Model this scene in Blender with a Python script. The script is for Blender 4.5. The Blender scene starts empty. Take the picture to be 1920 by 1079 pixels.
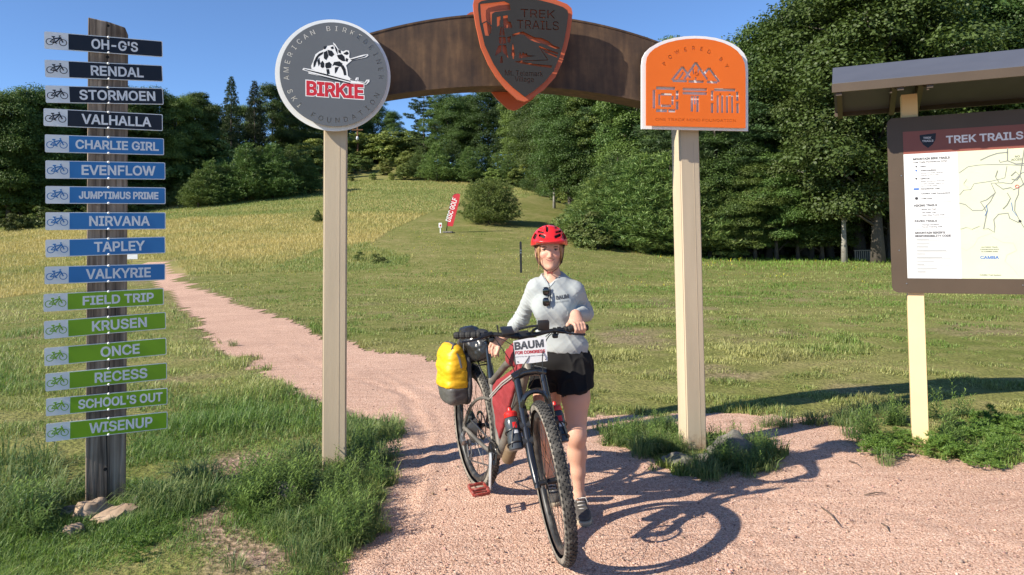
import bpy, bmesh, math, random, os
import numpy as np
from mathutils import Vector, Matrix, noise as mnoise
from mathutils.geometry import tessellate_polygon, delaunay_2d_cdt

C = bpy.context
SC = C.scene
COL = SC.collection
PI = math.pi
rng = np.random.default_rng(7)
random.seed(7)

# ------------------------------------------------------------------ camera
CAM_H = 1.63
FPX = 1380.0                      # focal length in pixels of a 1920 px wide frame
PITCH = math.radians(2.0)
ROLL = 0.015
CX, CY = 960.0, 400.0             # principal point (the photo is a crop)
FW = np.array([0, math.cos(PITCH), math.sin(PITCH)])
UP0 = np.array([0, -math.sin(PITCH), math.cos(PITCH)])
RT0 = np.array([1.0, 0, 0])
RT = math.cos(ROLL) * RT0 - math.sin(ROLL) * UP0
UP = math.cos(ROLL) * UP0 + math.sin(ROLL) * RT0
EYE = np.array([0, 0, CAM_H])
cam = bpy.data.cameras.new('camera')
cam_o = bpy.data.objects.new('camera', cam)
COL.objects.link(cam_o)
cam_o.matrix_world = Matrix(((RT[0], UP[0], -FW[0], 0), (RT[1], UP[1], -FW[1], 0), (RT[2], UP[2], -FW[2], CAM_H), (0, 0, 0, 1)))
cam.sensor_width = 36
cam.lens = FPX / 1920 * 36
cam.shift_y = -(539.5 - CY) / 1920
cam.clip_start = 0.05
cam.clip_end = 3000
SC.camera = cam_o

# ------------------------------------------------------------------ light
SUN_AZ = math.radians(29.0)       # light travels towards +X, turned this much to +Y
SUN_EL = math.radians(31.5)
world = bpy.data.worlds.new('World')
SC.world = world
world.use_nodes = True
wn = world.node_tree
sky = wn.nodes.new('ShaderNodeTexSky')
sky.sky_type = 'NISHITA'
sky.sun_disc = False
sky.sun_elevation = SUN_EL
sky.sun_rotation = math.radians(270) - SUN_AZ   # where the sun stands: -X, -Y side
sky.altitude = 3000
sky.air_density = 1.0
sky.dust_density = 0.0
sky.ozone_density = 6.0
bg = wn.nodes['Background']
bg.inputs['Strength'].default_value = 0.112
wn.links.new(sky.outputs['Color'], bg.inputs['Color'])
sun = bpy.data.lights.new('sun', 'SUN')
sun.energy = 4.9
sun.angle = math.radians(0.53)
sun.color = (1.0, 0.92, 0.78)
sun_o = bpy.data.objects.new('sun', sun)
COL.objects.link(sun_o)
ldir = Vector((math.cos(SUN_EL) * math.cos(SUN_AZ), math.cos(SUN_EL) * math.sin(SUN_AZ), -math.sin(SUN_EL)))
sun_o.rotation_euler = ldir.to_track_quat('-Z', 'Y').to_euler()
SC.view_settings.view_transform = 'Standard'
SC.view_settings.look = 'None'
SC.view_settings.exposure = 0.85
SC.view_settings.gamma = 1.0
SC.cycles.max_bounces = 6
SC.cycles.diffuse_bounces = 3
SC.cycles.transparent_max_bounces = 6
SC.cycles.use_denoising = True

# ------------------------------------------------------------------ measuring
def ray(px, py):
    d = FW * FPX + RT * (px - CX) - UP * (py - CY)
    return d / d[1]
def P(px, py, d):
    'world point seen at a pixel of the photo, d metres ahead (world Y)'
    return Vector(EYE + ray(px, py) * d)
def G(px, py, z=0.0):
    'ground point at height z'
    r = ray(px, py)
    return Vector(EYE + r * ((z - CAM_H) / r[2]))
def on_plane(px, py, p0, n):
    r = Vector(ray(px, py)); e = Vector(EYE)
    return e + r * ((Vector(p0) - e).dot(n) / r.dot(n))
def proj(p):
    d = np.asarray(p) - EYE
    w = d @ FW
    return (CX + FPX * (d @ RT) / w, CY - FPX * (d @ UP) / w)

# ------------------------------------------------------------------ helpers
def link(o, parent=None):
    COL.objects.link(o)
    if parent is not None: o.parent = parent
    return o
def tag(o, label=None, cat=None, group=None, kind=None):
    if label: o['label'] = label
    if cat: o['category'] = cat
    if group: o['group'] = group
    if kind: o['kind'] = kind
    return o
def thing(name, label, cat, loc=(0, 0, 0), rotz=0.0, group=None):
    o = bpy.data.objects.new(name, None)
    o.empty_display_size = 0.1
    link(o); o.location = loc; o.rotation_euler = (0, 0, rotz)
    return tag(o, label, cat, group)
def copy_tree(o, parent=None):
    c = o.copy(); COL.objects.link(c); c.parent = parent
    for ch in o.children: copy_tree(ch, c)
    return c

class MB:
    'collects shapes into one mesh'
    def __init__(s): s.v = []; s.f = []; s.mi = []; s.cur = 0
    def add(s, vs, fs):
        b = len(s.v); s.v += [tuple(v) for v in vs]
        for f in fs: s.f.append(tuple(i + b for i in f)); s.mi.append(s.cur)
    def box(s, c, size, R=None, bev=0.0):
        hx, hy, hz = [x / 2 for x in size]; R = R or Matrix.Identity(3); c = Vector(c)
        if bev <= 0:
            vs = [c + R @ Vector((x * hx, y * hy, z * hz)) for x in (-1, 1) for y in (-1, 1) for z in (-1, 1)]
            s.add(vs, [(0, 1, 3, 2), (4, 6, 7, 5), (0, 4, 5, 1), (2, 3, 7, 6), (0, 2, 6, 4), (1, 5, 7, 3)])
        else:
            bm = bmesh.new(); bmesh.ops.create_cube(bm, size=1)
            for v in bm.verts: v.co = Vector((v.co.x * size[0], v.co.y * size[1], v.co.z * size[2]))
            bmesh.ops.bevel(bm, geom=bm.edges[:], offset=bev, segments=2, affect='EDGES', profile=0.5)
            s.bm(bm, Matrix.Translation(c) @ R.to_4x4())
    def bm(s, bm, M=None):
        M = M or Matrix.Identity(4)
        bm.verts.index_update()
        s.add([M @ v.co for v in bm.verts], [tuple(v.index for v in f.verts) for f in bm.faces]); bm.free()
    def tube(s, pts, r, n=8, cap=True, flat=1.0, upv=None):
        pts = [Vector(p) for p in pts]; rs = r if isinstance(r, (list, tuple)) else [r] * len(pts)
        rings = []; prev = None
        for i, p in enumerate(pts):
            t = (pts[min(i + 1, len(pts) - 1)] - pts[max(i - 1, 0)])
            if t.length < 1e-9: t = Vector((0, 0, 1))
            t.normalize()
            if prev is None:
                a = Vector(upv) if upv is not None else (Vector((0, 0, 1)) if abs(t.z) < 0.9 else Vector((1, 0, 0)))
            else: a = prev
            u = (a - t * a.dot(t)).normalized(); w = t.cross(u); prev = u
            rings.append([p + (u * math.cos(2 * PI * k / n) + w * math.sin(2 * PI * k / n) * flat) * rs[i] for k in range(n)])
        vs = [v for rr in rings for v in rr]; fs = []
        for i in range(len(pts) - 1):
            for k in range(n):
                fs.append((i * n + k, i * n + (k + 1) % n, (i + 1) * n + (k + 1) % n, (i + 1) * n + k))
        if cap:
            fs.append(tuple(range(n))[::-1]); fs.append(tuple(range((len(pts) - 1) * n, len(pts) * n)))
        s.add(vs, fs)
    def lathe(s, prof, M=None, n=24, cap=True):
        'profile of (radius, height) round local z'
        M = M or Matrix.Identity(4); vs = []; fs = []
        for (r, z) in prof:
            for k in range(n):
                a = 2 * PI * k / n; vs.append(M @ Vector((r * math.cos(a), r * math.sin(a), z)))
        for i in range(len(prof) - 1):
            for k in range(n):
                fs.append((i * n + k, i * n + (k + 1) % n, (i + 1) * n + (k + 1) % n, (i + 1) * n + k))
        if prof[0] == prof[-1]: cap = False
        if cap and prof[0][0] > 1e-6: fs.append(tuple(range(n))[::-1])
        if cap and prof[-1][0] > 1e-6: fs.append(tuple(range((len(prof) - 1) * n, len(prof) * n)))
        s.add(vs, fs)
    def prism(s, poly, M, t):
        'polygon in local xy, from z=0 to z=t'
        n = len(poly)
        vs = [M @ Vector((x, y, 0)) for x, y in poly] + [M @ Vector((x, y, t)) for x, y in poly]
        tris = tessellate_polygon([[Vector((x, y, 0)) for x, y in poly]])
        fs = []
        area = sum(poly[i][0] * poly[(i + 1) % n][1] - poly[(i + 1) % n][0] * poly[i][1] for i in range(n))
        for a, b, c in tris:
            k = (poly[b][0] - poly[a][0]) * (poly[c][1] - poly[a][1]) - (poly[c][0] - poly[a][0]) * (poly[b][1] - poly[a][1])
            if k < 0: b, c = c, b
            fs.append((a + n, b + n, c + n)); fs.append((c, b, a))
        for i in range(n):
            j = (i + 1) % n
            fs.append((i, j, j + n, i + n) if area > 0 else (j, i, i + n, j + n))
        s.add(vs, fs)
    def build(s, name, mats, parent=None, smooth=None, label=None):
        me = bpy.data.meshes.new(name); me.from_pydata(s.v, [], s.f)
        ms = mats if isinstance(mats, (list, tuple)) else [mats]
        for m in ms: me.materials.append(m)
        if len(ms) > 1: me.polygons.foreach_set('material_index', s.mi)
        me.validate()
        bm = bmesh.new(); bm.from_mesh(me)
        bmesh.ops.remove_doubles(bm, verts=bm.verts, dist=1e-6)
        bmesh.ops.recalc_face_normals(bm, faces=bm.faces); bm.to_mesh(me); bm.free()
        if smooth is not None: me.shade_smooth() if smooth >= 180 else me.set_sharp_from_angle(angle=math.radians(smooth))
        o = bpy.data.objects.new(name, me); link(o, parent)
        if label: o['label'] = label
        return o

def frame_mat(o, x, z):
    'matrix with origin o, local x along x, local z along z'
    x = Vector(x).normalized(); z = Vector(z); z = (z - x * z.dot(x)).normalized(); y = z.cross(x)
    return Matrix(((x.x, y.x, z.x, o[0]), (x.y, y.y, z.y, o[1]), (x.z, y.z, z.z, o[2]), (0, 0, 0, 1)))

def np_mesh(name, V, faces_flat, loop_tot, mat, parent=None, col=None, smooth=False, nrm=None):
    'fast mesh from numpy: V (n,3), flat vertex index list, loops per face'
    me = bpy.data.meshes.new(name)
    V = np.asarray(V, np.float32)
    me.vertices.add(len(V)); me.vertices.foreach_set('co', V.ravel())
    faces_flat = np.asarray(faces_flat, np.int32).ravel(); loop_tot = np.asarray(loop_tot, np.int32)
    me.loops.add(len(faces_flat)); me.loops.foreach_set('vertex_index', faces_flat)
    me.polygons.add(len(loop_tot))
    st = np.zeros(len(loop_tot), np.int32); st[1:] = np.cumsum(loop_tot)[:-1]
    me.polygons.foreach_set('loop_start', st)
    if smooth: me.polygons.foreach_set('use_smooth', np.ones(len(loop_tot), bool))
    if col is not None:
        a = me.attributes.new('col', 'FLOAT_COLOR', 'POINT')
        c4 = np.ones((len(V), 4), np.float32); c4[:, :3] = col; a.data.foreach_set('color', c4.ravel())
    me.update(calc_edges=True)
    if mat: me.materials.append(mat)
    o = bpy.data.objects.new(name, me); link(o, parent)
    return o

# ------------------------------------------------------------------ materials
def lin(r, g, b):
    f = lambda c: ((c / 255 + 0.055) / 1.055) ** 2.4 if c > 10 else c / 255 / 12.92
    return (f(r), f(g), f(b))
def new_mat(name):
    m = bpy.data.materials.new(name); m.use_nodes = True
    return m, m.node_tree, m.node_tree.nodes, m.node_tree.nodes['Principled BSDF']
def mat(name, base, rough=0.6, var=0.12, scale=8.0, bump=0.0, bscale=60.0, metal=0.0, spec=0.5, stretch=(1, 1, 1), second=None, thr=None, coat=0.0, detail=6):
    m, nt, N, B = new_mat(name); L = nt.links
    tc = N.new('ShaderNodeTexCoord'); mp = N.new('ShaderNodeMapping'); mp.inputs['Scale'].default_value = stretch
    L.new(tc.outputs['Object'], mp.inputs['Vector'])
    nz = N.new('ShaderNodeTexNoise'); nz.inputs['Scale'].default_value = scale; nz.inputs['Detail'].default_value = detail
    L.new(mp.outputs['Vector'], nz.inputs['Vector'])
    cr = N.new('ShaderNodeValToRGB')
    lo, hi = thr or (0.3, 0.7)
    cr.color_ramp.elements[0].position = lo; cr.color_ramp.elements[1].position = hi
    b = Vector(base[:3]); s2 = Vector(second) if second else None
    cr.color_ramp.elements[0].color = tuple(b * (1 - var)) + (1,)
    cr.color_ramp.elements[1].color = (tuple(s2) if s2 else tuple(b * (1 + var))) + (1,)
    L.new(nz.outputs['Fac'], cr.inputs['Fac']); L.new(cr.outputs['Color'], B.inputs['Base Color'])
    B.inputs['Roughness'].default_value = rough; B.inputs['Metallic'].default_value = metal
    B.inputs['Specular IOR Level'].default_value = spec
    B.inputs['Coat Weight'].default_value = coat
    if bump > 0:
        n2 = N.new('ShaderNodeTexNoise'); n2.inputs['Scale'].default_value = bscale; n2.inputs['Detail'].default_value = 5
        L.new(mp.outputs['Vector'], n2.inputs['Vector'])
        bp = N.new('ShaderNodeBump'); bp.inputs['Strength'].default_value = 1.0; bp.inputs['Distance'].default_value = bump
        L.new(n2.outputs['Fac'], bp.inputs['Height']); L.new(bp.outputs['Normal'], B.inputs['Normal'])
    return m
def leaf_mat(name, trans=0.28, rough=0.55, gain=1.0, vary=1.0):
    'foliage: colour per leaf from the col attribute, some light through the leaf'
    m, nt, N, B = new_mat(name); L = nt.links
    at = N.new('ShaderNodeAttribute'); at.attribute_name = 'col'
    oi = N.new('ShaderNodeObjectInfo')
    hs = N.new('ShaderNodeHueSaturation')
    mr = N.new('ShaderNodeMapRange'); mr.inputs['To Min'].default_value = gain * (1 - .38 * vary); mr.inputs['To Max'].default_value = gain * (1 + .42 * vary)
    L.new(oi.outputs['Random'], mr.inputs['Value']); L.new(mr.outputs['Result'], hs.inputs['Value'])
    h0 = N.new('ShaderNodeMath'); h0.operation = 'MULTIPLY_ADD'; h0.inputs[1].default_value = 7.31; h0.inputs[2].default_value = 0.0; L.new(oi.outputs['Random'], h0.inputs[0])
    fr = N.new('ShaderNodeMath'); fr.operation = 'FRACT'; L.new(h0.outputs[0], fr.inputs[0])
    mh = N.new('ShaderNodeMapRange'); mh.inputs['To Min'].default_value = 0.5 - .022 * vary; mh.inputs['To Max'].default_value = 0.5 + .012 * vary; L.new(fr.outputs[0], mh.inputs['Value']); L.new(mh.outputs['Result'], hs.inputs['Hue'])
    L.new(at.outputs['Color'], hs.inputs['Color'])
    L.new(hs.outputs['Color'], B.inputs['Base Color'])
    B.inputs['Roughness'].default_value = rough; B.inputs['Specular IOR Level'].default_value = 0.35
    tr = N.new('ShaderNodeBsdfTranslucent'); mx = N.new('ShaderNodeMixShader'); mx.inputs['Fac'].default_value = trans
    h2 = N.new('ShaderNodeHueSaturation'); h2.inputs['Saturation'].default_value = 1.1; h2.inputs['Value'].default_value = 1.3
    L.new(hs.outputs['Color'], h2.inputs['Color']); L.new(h2.outputs['Color'], tr.inputs['Color'])
    L.new(B.outputs['BSDF'], mx.inputs[1]); L.new(tr.outputs['BSDF'], mx.inputs[2])
    L.new(mx.outputs['Shader'], N['Material Output'].inputs['Surface'])
    return m

M = {}
M['leaf'] = leaf_mat('foliage')
M['needle'] = leaf_mat('needles', trans=0.15)
M['blade'] = leaf_mat('grass blades', trans=0.3, rough=0.5, vary=0.15)
M['bark'] = mat('bark', (0.09, 0.075, 0.06), 0.9, 0.35, 3, 0.02, 12, stretch=(1, 1, .25))
M['bark_pale'] = mat('pale bark', (0.4, 0.38, 0.33), 0.8, 0.3, 4, 0.01, 14, stretch=(1, 1, 2), second=(0.14, 0.12, 0.1), thr=(0.5, 0.75))
M['tan'] = mat('tan painted steel', lin(186, 170, 145), 0.42, 0.10, 2.2, 0.0006, 40, spec=0.4, stretch=(7, 7, .5), thr=(.25, .8))
def splash(m, top=.16):
    'dried mud splashed on the foot of a post'
    nt = m.node_tree; N = nt.nodes; L = nt.links; B = N['Principled BSDF']; src = B.inputs['Base Color'].links[0].from_socket
    tc = N.new('ShaderNodeTexCoord'); sx = N.new('ShaderNodeSeparateXYZ'); L.new(tc.outputs['Object'], sx.inputs[0]); nz = N.new('ShaderNodeTexNoise'); nz.inputs['Scale'].default_value = 26; nz.inputs['Detail'].default_value = 6; L.new(tc.outputs['Object'], nz.inputs['Vector'])
    a = N.new('ShaderNodeMapRange'); a.inputs['From Min'].default_value = top * 2.2; a.inputs['From Max'].default_value = 0; L.new(sx.outputs['Z'], a.inputs['Value'])
    q = N.new('ShaderNodeMath'); q.operation = 'MULTIPLY'; L.new(a.outputs['Result'], q.inputs[0]); L.new(nz.outputs['Fac'], q.inputs[1])
    r = N.new('ShaderNodeValToRGB'); r.color_ramp.elements[0].position = .30; r.color_ramp.elements[1].position = .48; r.color_ramp.elements[1].color = (.75, .75, .75, 1); L.new(q.outputs[0], r.inputs['Fac'])
    mx = N.new('ShaderNodeMix'); mx.data_type = 'RGBA'; L.new(r.outputs['Color'], mx.inputs[0]); L.new(src, mx.inputs[6]); mx.inputs[7].default_value = (0.27, 0.18, 0.13, 1); L.new(mx.outputs[2], B.inputs['Base Color'])
splash(M['tan'])
M['white'] = mat('white painted aluminium', (0.78, 0.79, 0.8), 0.4, 0.03, 4, spec=0.4)
M['black'] = mat('black plastic', (0.016, 0.016, 0.017), 0.42, 0.2, 20)
M['black_matte'] = mat('black rubber', (0.022, 0.021, 0.02), 0.75, 0.25, 20, 0.0004, 200)
M['dark_metal'] = mat('black anodised metal', (0.02, 0.02, 0.022), 0.25, 0.2, 20, metal=0.3)
M['silver'] = mat('polished alloy', (0.58, 0.58, 0.58), 0.36, 0.1, 30, metal=.6)
M['steel'] = mat('grey steel', (0.3, 0.3, 0.31), 0.4, 0.2, 30, metal=0.9)

# ------------------------------------------------------------------ lettering
def _font():
    try:
        return bpy.data.fonts.load(os.path.join(bpy.utils.resource_path('LOCAL'), 'datafiles', 'fonts', 'Inter.woff2'))
    except Exception:
        return None
FONT = _font()
def text_splines(s, size, bold=0.0, align='CENTER', sx=1.0, space=1.0):
    'text -> list of closed polylines (2-D) centred on the origin, cap height about 0.73 size'
    c = bpy.data.curves.new('tmp', 'FONT'); c.body = s; c.size = size
    if FONT: c.font = FONT
    c.align_x = align; c.space_character = space; c.resolution_u = 3
    o = bpy.data.objects.new('tmp', c); COL.objects.link(o)
    cc = o.to_curve(C.evaluated_depsgraph_get())
    out = []
    for sp in cc.splines:
        pts = []
        bp = sp.bezier_points; n = len(bp)
        if n == 0: continue
        for i in range(n):
            a, b = bp[i], bp[(i + 1) % n]
            straight = (a.handle_right - a.co).cross(b.co - a.co).length < 1e-7 and (b.handle_left - a.co).cross(b.co - a.co).length < 1e-7
            k = 1 if straight else 4
            for j in range(k):
                t = j / k; q = 1 - t
                p = a.co * q ** 3 + a.handle_right * 3 * q * q * t + b.handle_left * 3 * q * t * t + b.co * t ** 3
                pts.append((p.x * sx, p.y))
        out.append(pts)
    o.to_curve_clear(); bpy.data.objects.remove(o); bpy.data.curves.remove(c)
    return out
def _area(l): return sum(l[i][0] * l[(i + 1) % len(l)][1] - l[(i + 1) % len(l)][0] * l[i][1] for i in range(len(l))) / 2
def grow(l, b):
    'move an outline to its left by b (clockwise outlines grow, counter-clockwise holes shrink)'
    n = len(l); out = []
    for i in range(n):
        p0, p1, p2 = Vector(l[i - 1]), Vector(l[i]), Vector(l[(i + 1) % n]); a = (p1 - p0); c = (p2 - p1)
        if a.length < 1e-9 or c.length < 1e-9: out.append(l[i]); continue
        a.normalize(); c.normalize(); n1 = Vector((-a.y, a.x)); n2 = Vector((-c.y, c.x)); m = n1 + n2
        if m.length < 0.3: out.append(tuple(p1 + n1 * b)); continue
        m.normalize(); out.append(tuple(p1 + m * (b / max(m.dot(n1), 0.5))))
    return out
def winding(x, y, loops):
    w = np.zeros(len(x), int)
    for l in loops:
        L_ = np.array(l); mn, mx = L_.min(0), L_.max(0)
        k = np.nonzero((x >= mn[0]) & (x <= mx[0]) & (y >= mn[1]) & (y <= mx[1]))[0]
        if len(k) == 0: continue
        c = in_poly(x[k], y[k], l); w[k] += np.where(c, 1 if _area(l) > 0 else -1, 0)
    return w
def _cap():
    return max(p[1] for l in text_splines('H', 1.0) for p in l)
def plate(loops, M4, t, name, m, parent, bold=0.0, bevel=0.0, label=None, cuts=()):
    'flat plate of thickness t from 2-D outlines (holes run the other way); cuts are taken out; its back lies on local z=0'
    loops = [l for l in loops if len(l) > 2]
    first = list(loops) if bold > 0 else []
    if bold: loops = [grow(l, bold) for l in loops]
    V2 = []; E = []
    for l in list(loops) + first + list(cuts):
        b = len(V2); q = []
        for p in l:
            if not q or (Vector(p) - Vector(q[-1])).length > 1e-6: q.append(p)
        V2 += [Vector(p) for p in q]; E += [(b + i, b + (i + 1) % len(q)) for i in range(len(q))]
    ov, oe, of = delaunay_2d_cdt(V2, E, [], 0, 1e-7)[:3]
    xy = np.array([(v.x, v.y) for v in ov]); T = np.array([f for f in of if len(f) == 3])
    c = xy[T].mean(1)
    keep = winding(c[:, 0], c[:, 1], loops) != 0
    if first: keep |= winding(c[:, 0], c[:, 1], first) != 0
    if cuts: keep &= winding(c[:, 0], c[:, 1], cuts) == 0
    T = T[keep]; a2 = (xy[T[:, 1]] - xy[T[:, 0]]); b2 = (xy[T[:, 2]] - xy[T[:, 0]])
    fl = (a2[:, 0] * b2[:, 1] - a2[:, 1] * b2[:, 0]) < 0; T[fl] = T[fl][:, ::-1]
    ed = {}
    for tr in T:
        for i in range(3): ed[(tr[i], tr[(i + 1) % 3])] = 1
    n = len(xy); vs = [M4 @ Vector((x, y, 0)) for x, y in xy] + [M4 @ Vector((x, y, t)) for x, y in xy]
    fs = [(int(a) + n, int(b) + n, int(c) + n) for a, b, c in T] + [(int(c), int(b), int(a)) for a, b, c in T]
    fs += [(int(a), int(b), int(b) + n, int(a) + n) for (a, b) in ed if (b, a) not in ed]
    me = bpy.data.meshes.new(name); me.from_pydata(vs, [], fs); me.materials.append(m)
    bm = bmesh.new(); bm.from_mesh(me); bmesh.ops.delete(bm, geom=[v for v in bm.verts if not v.link_faces], context='VERTS'); bm.to_mesh(me); bm.free()
    ob = bpy.data.objects.new(name, me); link(ob, parent)
    if label: ob['label'] = label
    return ob
def place2d(loops, x=0, y=0, rot=0.0, s=1.0, shear=0.0):
    c, d = math.cos(rot), math.sin(rot)
    return [[(x + s * (c * (px + shear * py) - d * py), y + s * (d * (px + shear * py) + c * py)) for px, py in lp] for lp in loops]
def letter(s, size, M4, name, m, parent, bold=0.0, align='CENTER', sx=1.0, space=1.0, t=0.0012, rot=0.0, shear=0.0, label=None):
    return plate(place2d(text_splines(s, size, 0, align, sx, space), rot=rot, shear=shear), M4, t, name, m, parent, bold=bold, label=label)
CAPF = _cap()             # cap height of a letter of size 1
def arc_text(s, R, a0, a1, size, inside=False, sx=1.0):
    'characters spread along a circle from angle a0 to a1 (degrees)'
    out = []; n = len(s)
    for i, ch in enumerate(s):
        if ch == ' ': continue
        a = math.radians(a0 + (a1 - a0) * i / (n - 1))
        rot = a - PI / 2 if not inside else a + PI / 2
        off = -0.5 * CAPF * size
        lp = [[(x, y + off) for x, y in l] for l in text_splines(ch, size, 0, 'CENTER', sx)]
        out += place2d(lp, R * math.cos(a), R * math.sin(a), rot)
    return out
def ring(r, n=64, x=0, y=0): return [(x + r * math.cos(2 * PI * k / n), y + r * math.sin(2 * PI * k / n)) for k in range(n)]
def rrect(w, h, r, n=5, x=0, y=0):
    pts = []
    for cx, cy, a0 in ((w / 2 - r, h / 2 - r, 0), (-w / 2 + r, h / 2 - r, 90), (-w / 2 + r, -h / 2 + r, 180), (w / 2 - r, -h / 2 + r, 270)):
        for k in range(n + 1):
            a = math.radians(a0 + 90 * k / n); pts.append((x + cx + r * math.cos(a), y + cy + r * math.sin(a)))
    return pts
def stroke(pts, w):
    'polyline -> thin closed outline'
    L = []; R = []
    for i, p in enumerate(pts):
        a = Vector(pts[max(i - 1, 0)]); b = Vector(pts[min(i + 1, len(pts) - 1)]); d = (b - a)
        d = d.normalized() if d.length > 0 else Vector((1, 0)); n = Vector((-d.y, d.x)) * w / 2
        L.append(tuple(Vector(p) + n)); R.append(tuple(Vector(p) - n))
    return L + R[::-1]

# ------------------------------------------------------------------ smooth solids (distance field -> surface nets)
class Field:
    def __init__(s, lo, hi, h):
        s.lo = np.array(lo, float); s.h = h; s.n = np.ceil((np.array(hi) - s.lo) / h).astype(int) + 1
        s.F = np.full(s.n, 1.0, np.float32)
    def _box(s, lo, hi):
        a = np.maximum(np.floor((np.array(lo) - s.lo) / s.h).astype(int), 0)
        b = np.minimum(np.ceil((np.array(hi) - s.lo) / s.h).astype(int) + 1, s.n)
        if (b <= a).any(): return None
        g = [s.lo[i] + s.h * np.arange(a[i], b[i]) for i in range(3)]
        X, Y, Z = np.meshgrid(*g, indexing='ij', sparse=True)
        return (slice(a[0], b[0]), slice(a[1], b[1]), slice(a[2], b[2])), X, Y, Z
    def _mix(s, sl, d, k, sub):
        F = s.F[sl]; d = d.astype(np.float32)
        if sub:
            d = -d; h = np.maximum(k - np.abs(F - d), 0) / max(k, 1e-6); s.F[sl] = np.maximum(F, d) + h * h * k / 4
        else:
            h = np.maximum(k - np.abs(F - d), 0) / max(k, 1e-6); s.F[sl] = np.minimum(F, d) - h * h * k / 4
    def cone(s, a, b, ra, rb, k=0.02, sub=False, flat=None):
        'tapered capsule; flat=(axis, factor) squeezes along a direction'
        a = np.array(a, float); b = np.array(b, float); m = max(ra, rb) * (max(1, 1 / flat[1]) if flat else 1) + k + 0.02
        q = s._box(np.minimum(a, b) - m, np.maximum(a, b) + m)
        if q is None: return
        sl, X, Y, Z = q; ab = b - a
        px, py, pz = X - a[0], Y - a[1], Z - a[2]
        t = np.clip((px * ab[0] + py * ab[1] + pz * ab[2]) / max(ab @ ab, 1e-9), 0, 1)
        dx, dy, dz = px - t * ab[0], py - t * ab[1], pz - t * ab[2]
        if flat:
            ax = np.array(flat[0], float); ax /= np.linalg.norm(ax); q1 = dx * ax[0] + dy * ax[1] + dz * ax[2]; g = (flat[1] - 1)
            dx, dy, dz = dx + ax[0] * q1 * g, dy + ax[1] * q1 * g, dz + ax[2] * q1 * g
        d = np.sqrt(dx * dx + dy * dy + dz * dz) - (ra + (rb - ra) * t)
        s._mix(sl, d, k, sub)
    def ell(s, c, r, R=None, k=0.02, sub=False, p=2.0):
        c = np.array(c, float); r = np.array(r, float); m = r.max() + k + 0.02
        q = s._box(c - m, c + m)
        if q is None: return
        sl, X, Y, Z = q; x, y, z = X - c[0], Y - c[1], Z - c[2]
        if R is not None:
            R = np.array(R)[:3, :3]
            x, y, z = x * R[0, 0] + y * R[1, 0] + z * R[2, 0], x * R[0, 1] + y * R[1, 1] + z * R[2, 1], x * R[0, 2] + y * R[1, 2] + z * R[2, 2]
        u = (np.abs(x / r[0]) ** p + np.abs(y / r[1]) ** p + np.abs(z / r[2]) ** p) ** (1 / p)
        g = np.sqrt((x / r[0] ** 2) ** 2 + (y / r[1] ** 2) ** 2 + (z / r[2] ** 2) ** 2) + 1e-9
        d = np.where(u > 0.05, (u - 1) * u / g, -r.min()) if p == 2.0 else (u - 1) * r.min()
        s._mix(sl, d, k, sub)
    def half(s, p, n, sub=True, k=0.004, lo=None, hi=None):
        'cut away the side the normal points to'
        q = s._box(s.lo if lo is None else lo, (s.lo + s.h * s.n) if hi is None else hi)
        if q is None: return
        sl, X, Y, Z = q; n = np.array(n, float); n /= np.linalg.norm(n)
        d = -((X - p[0]) * n[0] + (Y - p[1]) * n[1] + (Z - p[2]) * n[2])
        s._mix(sl, d, k, sub)
    def mesh(s):
        F = s.F; S = F < 0
        nx, ny, nz = F.shape
        cnt = np.zeros((nx - 1, ny - 1, nz - 1), np.uint8)
        for i in (0, 1):
            for j in (0, 1):
                for k in (0, 1): cnt += S[i:nx - 1 + i, j:ny - 1 + j, k:nz - 1 + k]
        act = np.argwhere((cnt > 0) & (cnt < 8))
        idx = np.full(cnt.shape, -1, np.int32); idx[tuple(act.T)] = np.arange(len(act))
        acc = np.zeros((len(act), 3)); num = np.zeros(len(act))
        cr = [(i, j, k) for i in (0, 1) for j in (0, 1) for k in (0, 1)]
        val = {c: F[act[:, 0] + c[0], act[:, 1] + c[1], act[:, 2] + c[2]] for c in cr}
        for c in cr:
            for ax in range(3):
                if c[ax]: continue
                e = list(c); e[ax] = 1; e = tuple(e); a, b = val[c], val[e]
                m = (a < 0) != (b < 0)
                t = np.where(m, a / np.where(m, a - b, 1), 0)
                pos = np.tile(np.array(c, float), (len(act), 1)); pos[:, ax] = t
                acc[m] += pos[m]; num[m] += 1
        V = s.lo + s.h * (act + acc / np.maximum(num, 1)[:, None])
        Q = []
        for ax in range(3):
            o1, o2 = [(1, 2), (2, 0), (0, 1)][ax]
            sl0 = [slice(None)] * 3; sl1 = [slice(None)] * 3
            sl0[ax] = slice(0, -1); sl1[ax] = slice(1, None)
            A, B = S[tuple(sl0)], S[tuple(sl1)]
            e = np.argwhere(A != B)
            ok = (e[:, o1] > 0) & (e[:, o2] > 0) & (e[:, o1] < F.shape[o1] - 1) & (e[:, o2] < F.shape[o2] - 1)
            e = e[ok]; flip = ~A[tuple(e.T)]
            def cell(d1, d2):
                q = e.copy(); q[:, o1] -= d1; q[:, o2] -= d2; return idx[tuple(q.T)]
            q = np.stack([cell(1, 1), cell(0, 1), cell(0, 0), cell(1, 0)], 1)
            q[flip] = q[flip][:, ::-1]; Q.append(q)
        return V, np.concatenate(Q)
def smooth_verts(V, Q, it=1, w=0.5):
    n = len(V)
    a = np.concatenate([Q[:, i] for i in range(4)] * 2); b = np.concatenate([Q[:, (i + 1) % 4] for i in range(4)] + [Q[:, (i - 1) % 4] for i in range(4)])
    num = np.bincount(a, minlength=n)[:, None]
    for _ in range(it):
        s = np.stack([np.bincount(a, V[b, i], n) for i in range(3)], 1)
        V = V * (1 - w) + w * s / np.maximum(num, 1)
    return V
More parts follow.
